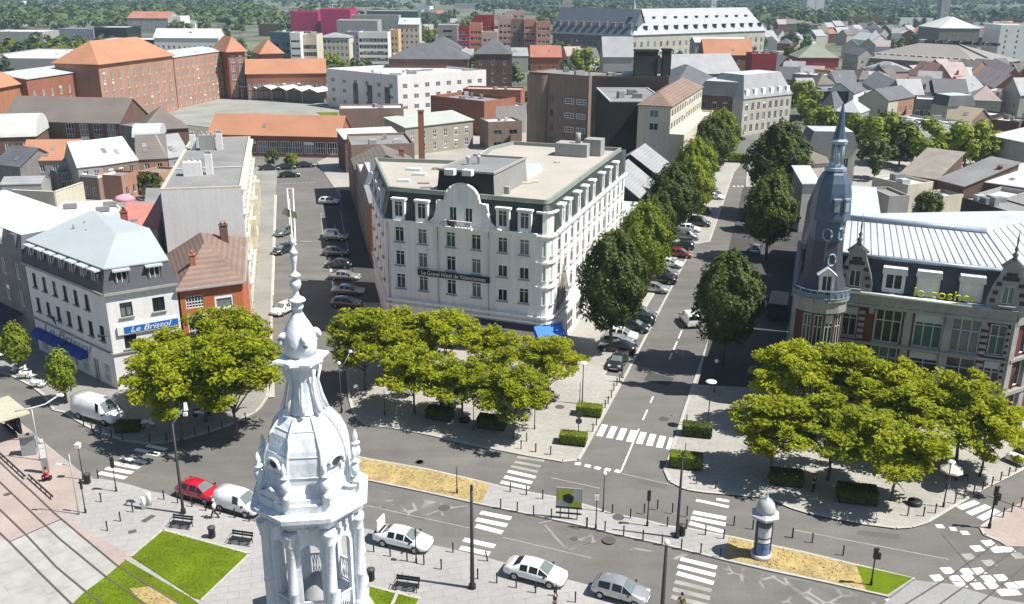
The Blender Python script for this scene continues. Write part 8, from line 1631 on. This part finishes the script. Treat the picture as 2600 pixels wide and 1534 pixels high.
# ================================================================ white station clock-tower top, close to the viewpoint
TW = mat('white_painted_lead', (.70, .735, .775), .6, .09, .7, .06, 7., spec=.3, streak=.24, bump=.3)
TD = mat('tower_dark_inside', (.05, .05, .055), .8, .1); VERD = mat('verdigris', (.24, .25, .15), .6, .2)
YT = 28.5
def tz(x, y, Y=YT): return PY('N', x, y, Y)
def tower():
    c = tz(788, 1236); T = Vector((c.x, YT)); off = (T.x, T.y, 0)
    z = lambda y, x=760: tz(x, y).z
    th = thing('clock_tower', 'ornate white painted tower top with ribbed dome, urns and finial in the foreground', 'tower', off)
    ph = R_(-105); n8 = 8; ZC = z(1244)                      # upper face of the main cornice
    def ring(r, zz, n=8, p=ph): return [(T.x + r * math.cos(p + 2 * math.pi * j / n), T.y + r * math.sin(p + 2 * math.pi * j / n), zz) for j in range(n)]
    def lath(name, prof, n=8, sm=False, m=TW, p=ph): b = MB(); b.loft([ring(r, zz, n, p) for r, zz in prof], 0, sm); return b.build(name, m, th, off)
    RC = 2.12
    # cornice, frieze, blocking course
    lath('cornice', [(1.72, ZC - .62), (1.78, ZC - .5), (1.95, ZC - .28), (2.02, ZC - .24), (RC, ZC - .16), (RC, ZC + .0), (1.9, ZC + .06)])
    lath('blocking_course', [(1.80, ZC + .02), (1.80, ZC + .34), (1.72, ZC + .36), (1.70, ZC + .52), (1.56, ZC + .56)])
    # flared skirt and ribbed dome
    zs = ZC + .5; zt = z(1040)
    H = zt - zs
    prof = [(1.66, zs), (1.54, zs + H * .07), (1.46, zs + H * .17), (1.45, zs + H * .32), (1.43, zs + H * .48), (1.35, zs + H * .63), (1.18, zs + H * .79), (.90, zs + H * .93), (.70, zs + H)]
    lath('dome', prof)
    b = MB()
    for j in range(8):
        a = ph + 2 * math.pi * j / 8; b.tube([(T.x + (r + .02) * math.cos(a), T.y + (r + .02) * math.sin(a), zz) for r, zz in prof], .055, 6)
    b.build('dome_rib', TW, th, off)
    b = MB()
    for t in (.28, .56, .86):
        zz = zs + H * t; i = max(k for k in range(len(prof)) if prof[k][1] <= zz); r = prof[i][0] + (prof[min(i + 1, 8)][0] - prof[i][0]) * (zz - prof[i][1]) / max(.01, prof[min(i + 1, 8)][1] - prof[i][1]); p_ = ring(r + .012, zz); b.tube(p_ + [p_[0]], .022, 5)
    b.build('dome_seam', TW, th, off)
    # lucarnes on alternate faces, corner urns on scrolled brackets
    for j in range(8):
        am = ph + 2 * math.pi * (j + .5) / 8; d = Vector((math.cos(am), math.sin(am))); u = Vector((-d.y, d.x))
        if j in (1, 3, 5, 7):
            c0 = T + d * 1.34; zb = zs + H * .42; k = MB()
            k.tube([(*(c0 + u * .32 * math.cos(t) + d * .14), zb + .26 * math.sin(t)) for t in [i * math.pi / 8 for i in range(-1, 10)]], .055, 6)
            k.loft([[(*(c0 + u * .3 * math.cos(t) + d * e), zb + .24 * math.sin(t)) for t in [i * math.pi / 8 for i in range(9)]] for e in (-.2, .14)], 0, True, False, False)
            o = k.build('lucarne', TW, th, off); k = MB(); k.poly([(*(c0 + u * .18 * math.cos(t) + d * .12), zb + .08 + .17 * math.sin(t)) for t in [i * math.pi / 8 for i in range(16)]]); k.build('lucarne_opening', TD, o, off); k = MB(); k.poly([(*(c0 + u * x + d * .1), zb + y) for x, y in ((-.34, -.1), (.34, -.1), (.34, .05), (.2, .27), (-.2, .27), (-.34, .05))]); k.build('lucarne_face', TW, o, off)
            # curved broken pediment below
            k = MB(); k.tube([(*(T + d * 1.66 + u * x), zs + .02 + .30 * (1 - abs(x) / .62) ** 1.6) for x in [-.62 + i * .1033 for i in range(13)]], .06, 6)
            k.poly([(*(T + d * 1.62 + u * x), zs + .0 + .28 * (1 - abs(x) / .62) ** 1.6) for x in [-.62 + i * .1033 for i in range(13)]] + [(*(T + d * 1.62 + u * .62), zs - .1), (*(T + d * 1.62 - u * .62), zs - .1)]); k.build('pediment', TW, th, off)
        a = ph + 2 * math.pi * j / 8; d = Vector((math.cos(a), math.sin(a))); q = T + d * 1.72
        k = MB(); k.lathe([(.13, ZC + .3), (.13, ZC + .62), (.17, ZC + .66), (.07, ZC + .74), (.05, ZC + .8), (.13, ZC + .92), (.175, ZC + 1.08), (.15, ZC + 1.24), (.07, ZC + 1.34), (.16, ZC + 1.40), (.16, ZC + 1.44), (.05, ZC + 1.5), (.1, ZC + 1.6), (.085, ZC + 1.72), (.02, ZC + 1.92)], 12, tuple(q)); k.build('urn', TW, th, off)
        k = MB(); k.tube([(*(T + d * 1.62), ZC + .62), (*(T + d * 1.5), ZC + .72), (*(T + d * 1.42), ZC + .95), (*(T + d * 1.40), ZC + 1.2)], [.12, .09, .07, .03], 6); k.build('bracket', TW, th, off)
    # lantern: flared neck with ribs, pointed collar, bulb, finial
    z1 = z(1034); zq = lambda y: z(y, 748)
    lath('neck', [(.66, z1 - .04), (.62, z1 + .05), (.46, zq(985)), (.42, zq(950)), (.50, zq(930)), (.66, zq(918))], 8)
    b = MB()
    for j in range(8): a = ph + math.pi / 8 + 2 * math.pi * j / 8; b.tube([(T.x + r * math.cos(a), T.y + r * math.sin(a), zz) for r, zz in ((.74, z1), (.60, zq(1000)), (.50, zq(965)), (.62, zq(928)))], [.09, .06, .05, .06], 6)
    b.build('neck_rib', TW, th, off)
    b = MB(); zc = zq(912)
    pr = []
    for j in range(16):
        a = ph + 2 * math.pi * j / 16; pr.append((.98 if j % 4 == 2 else .80 if j % 2 == 0 else .72, a, .10 if j % 4 == 2 else 0))
    b.loft([[(T.x + .62 * math.cos(a), T.y + .62 * math.sin(a), zc - .1) for r, a, e in pr], [(T.x + r * math.cos(a), T.y + r * math.sin(a), zc + e * .4) for r, a, e in pr], [(T.x + r * .98 * math.cos(a), T.y + r * .98 * math.sin(a), zc + .07 + e * .4) for r, a, e in pr], [(T.x + .55 * math.cos(a), T.y + .55 * math.sin(a), zc + .2) for r, a, e in pr]], 0, False)
    b.build('collar', TW, th, off)
    lath('bulb', [(.52, zc + .16), (.56, zq(875)), (.56, zq(860)), (.50, zq(840)), (.38, zq(822)), (.24, zq(805)), (.16, zq(792))], 16, True)
    for j in range(4):
        a = ph + math.pi / 4 + math.pi / 2 * j; d = Vector((math.cos(a), math.sin(a))); u = Vector((-d.y, d.x)); k = MB(); c0 = T + d * .52; zb = zq(868)
        k.tube([(*(c0 + d * (.14 * math.cos(t))), zb + .14 + .16 * math.sin(t)) for t in [math.pi * .9 - i * .5 for i in range(9)]], [.16, .15, .14, .13, .11, .1, .09, .08, .06], 8); k.build('volute', TW, th, off)
    zz = lambda y: z(y, 742)
    lath('finial', [(.17, zz(795)), (.15, zz(785)), (.2, zz(782)), (.2, zz(775)), (.13, zz(772)), (.14, zz(768)), (.30, zz(763)), (.26, zz(758)), (.12, zz(752)), (.09, zz(746)), (.08, zz(736)), (.15, zz(731)), (.19, zz(722)), (.17, zz(714)), (.08, zz(708)), (.06, zz(702)), (.2, zz(700)), (.16, zz(696)), (.06, zz(690)), (.05, zz(684)), (.09, zz(665)), (.12, zz(652)), (.1, zz(645)), (.16, zz(642)), (.1, zz(636)), (.06, zz(630)), (.05, zz(622)), (.09, zz(617)), (.09, zz(610)), (.035, zz(604)), (.018, zz(520)), (.008, zz(505))], 12, True)
    b = MB(); b.tube([(T.x - .12, T.y, zz(614)), (T.x + .62, T.y, zz(614))], .018, 5); zv = zz(543); b.poly([(T.x - .28, T.y, zv), (T.x - .02, T.y, zv - .12), (T.x + .22, T.y, zv - .16), (T.x + .16, T.y, zv + .06), (T.x - .02, T.y, zv + .12), (T.x - .16, T.y, zv + .2)]); b.poly([(T.x - .28, T.y + .02, zv), (T.x - .16, T.y + .02, zv + .2), (T.x - .02, T.y + .02, zv + .12), (T.x + .16, T.y + .02, zv + .06), (T.x + .22, T.y + .02, zv - .16), (T.x - .02, T.y + .02, zv - .12)]); b.build('weathervane', VERD, th, off)
    # open belfry: arched faces, corner columns with capitals, lattice balustrades
    ZB = ZC - 4.6; rf = 1.62; b = MB()
    vv = ring(rf, 0); zi = ZC - 1.55
    for j in range(8):
        p0, p1 = Vector(vv[j][:2]), Vector(vv[(j + 1) % 8][:2]); d = p1 - p0; L = d.length; d.normalize(); nn = Vector((-d.y, d.x)) * .16
        hw = L * .27; m_ = L / 2
        def pq(u, zz, k=0): q = p0 + d * u + nn * k; return (q.x, q.y, zz)
        arch = [(m_ + hw * math.cos(t), zi - .05 + hw * math.sin(t)) for t in [math.pi - i * math.pi / 8 for i in range(9)]]
        b.poly([pq(0, ZB), pq(m_ - hw, ZB), pq(m_ - hw, zi - .05), pq(0, zi - .05)]); b.poly([pq(m_ + hw, ZB), pq(L, ZB), pq(L, zi - .05), pq(m_ + hw, zi - .05)])
        b.poly([pq(0, zi - .05)] + [pq(u, v) for u, v in arch[:5]] + [pq(m_, ZC - .6), pq(0, ZC - .6)]); b.poly([pq(m_, ZC - .6)] + [pq(u, v) for u, v in arch[4:]] + [pq(L, zi - .05), pq(L, ZC - .6)])
        ed = [(m_ - hw, ZB)] + arch + [(m_ + hw, ZB)]
        for i in range(len(ed) - 1): b.poly([pq(*ed[i]), pq(*ed[i], 1), pq(*ed[i + 1], 1), pq(*ed[i + 1])])
        b.poly([pq(L, ZB, 1), pq(m_ + hw, ZB, 1), pq(m_ + hw, zi, 1), pq(L, zi, 1)]); b.poly([pq(m_ - hw, ZB, 1), pq(0, ZB, 1), pq(0, zi, 1), pq(m_ - hw, zi, 1)]); b.poly([pq(0, zi, 1), pq(m_ - hw, zi, 1)] + [pq(u, v, 1) for u, v in arch[1:8]] + [pq(L, zi, 1), pq(L, ZC - .6, 1), pq(0, ZC - .6, 1)])
    b.build('belfry', TW, th, off)
    for j in range(8):
        a = ph + 2 * math.pi * j / 8; q = T + Vector((math.cos(a), math.sin(a))) * 1.70; k = MB()
        k.lathe([(.24, ZB), (.24, ZB + .4), (.2, ZB + .45), (.165, ZB + .55), (.165, ZB + 1.5), (.19, ZB + 1.54), (.165, ZB + 1.6), (.15, ZC - 1.25), (.19, ZC - 1.2), (.17, ZC - 1.12), (.24, ZC - .86), (.26, ZC - .8), (.26, ZC - .66)], 12, tuple(q)); k.build('column', TW, th, off)
        am = a + math.pi / 8; d = Vector((math.cos(am), math.sin(am))); u = Vector((-d.y, d.x)); c0 = T + d * 1.46; k = MB()
        for zz_ in (ZB + .1, ZB + 1.02): k.box((c0.x, c0.y, zz_), (.7, .06, .06), am + math.pi / 2)
        for i in range(-3, 4):
            k.tube([(*(c0 + u * .1 * i), ZB + .1), (*(c0 + u * .1 * (i + (1 if i < 3 else -1))), ZB + 1.02)], .016, 4); k.tube([(*(c0 + u * .1 * i), ZB + 1.02), (*(c0 + u * .1 * (i + (1 if i < 3 else -1))), ZB + .1)], .016, 4)
        k.build('balustrade', TW, th, off)
        for s in (-.28, 0, .28): k = MB(); q = T + d * 1.66 + u * s; k.box((q.x, q.y, ZC - .56), (.1, .26, .2), am + math.pi / 2); k.build('modillion', TW, th, off)
    lath('belfry_floor', [(1.85, ZB - .5), (1.95, ZB - .2), (1.95, ZB - .05), (1.5, ZB + .02)])
    k = MB(); k.lathe([(.7, ZB), (.62, ZB + .5), (.35, ZB + .9), (.25, ZB + 1.1), (.1, ZB + 1.2)], 14, tuple(T)); k.build('bell', mat('pale_bell', (.42, .42, .42), .6, .15), th, off)
    k = MB(); k.lathe([(1.4, ZC - .62), (1.4, ZC - .55)], 8, tuple(T), 0, False, ph); k.build('belfry_ceiling', TD, th, off)
    k = MB(); k.box((T.x, T.y, (ZB - .5) / 2), (3.9, 3.9, ZB - .5), R_(30)); k.build('tower_shaft', STONE, th, off)
tower()
# ================================================================ summer haze over the plain
hz = MB(); hz.box((0, 3500, 22.5), (13000, 8200, 48)); m = bpy.data.materials.new('haze'); m.use_nodes = True; nt = m.node_tree; nt.nodes.remove(nt.nodes["Principled BSDF"]); pv = nt.nodes.new("ShaderNodeVolumePrincipled"); pv.inputs['Color'].default_value = (.60, .84, 1, 1); pv.inputs['Density'].default_value = .00012; pv.inputs['Anisotropy'].default_value = .0
nt.links.new(pv.outputs[0], nt.nodes["Material Output"].inputs['Volume']); o = hz.build('haze', m); o['kind'] = 'stuff'
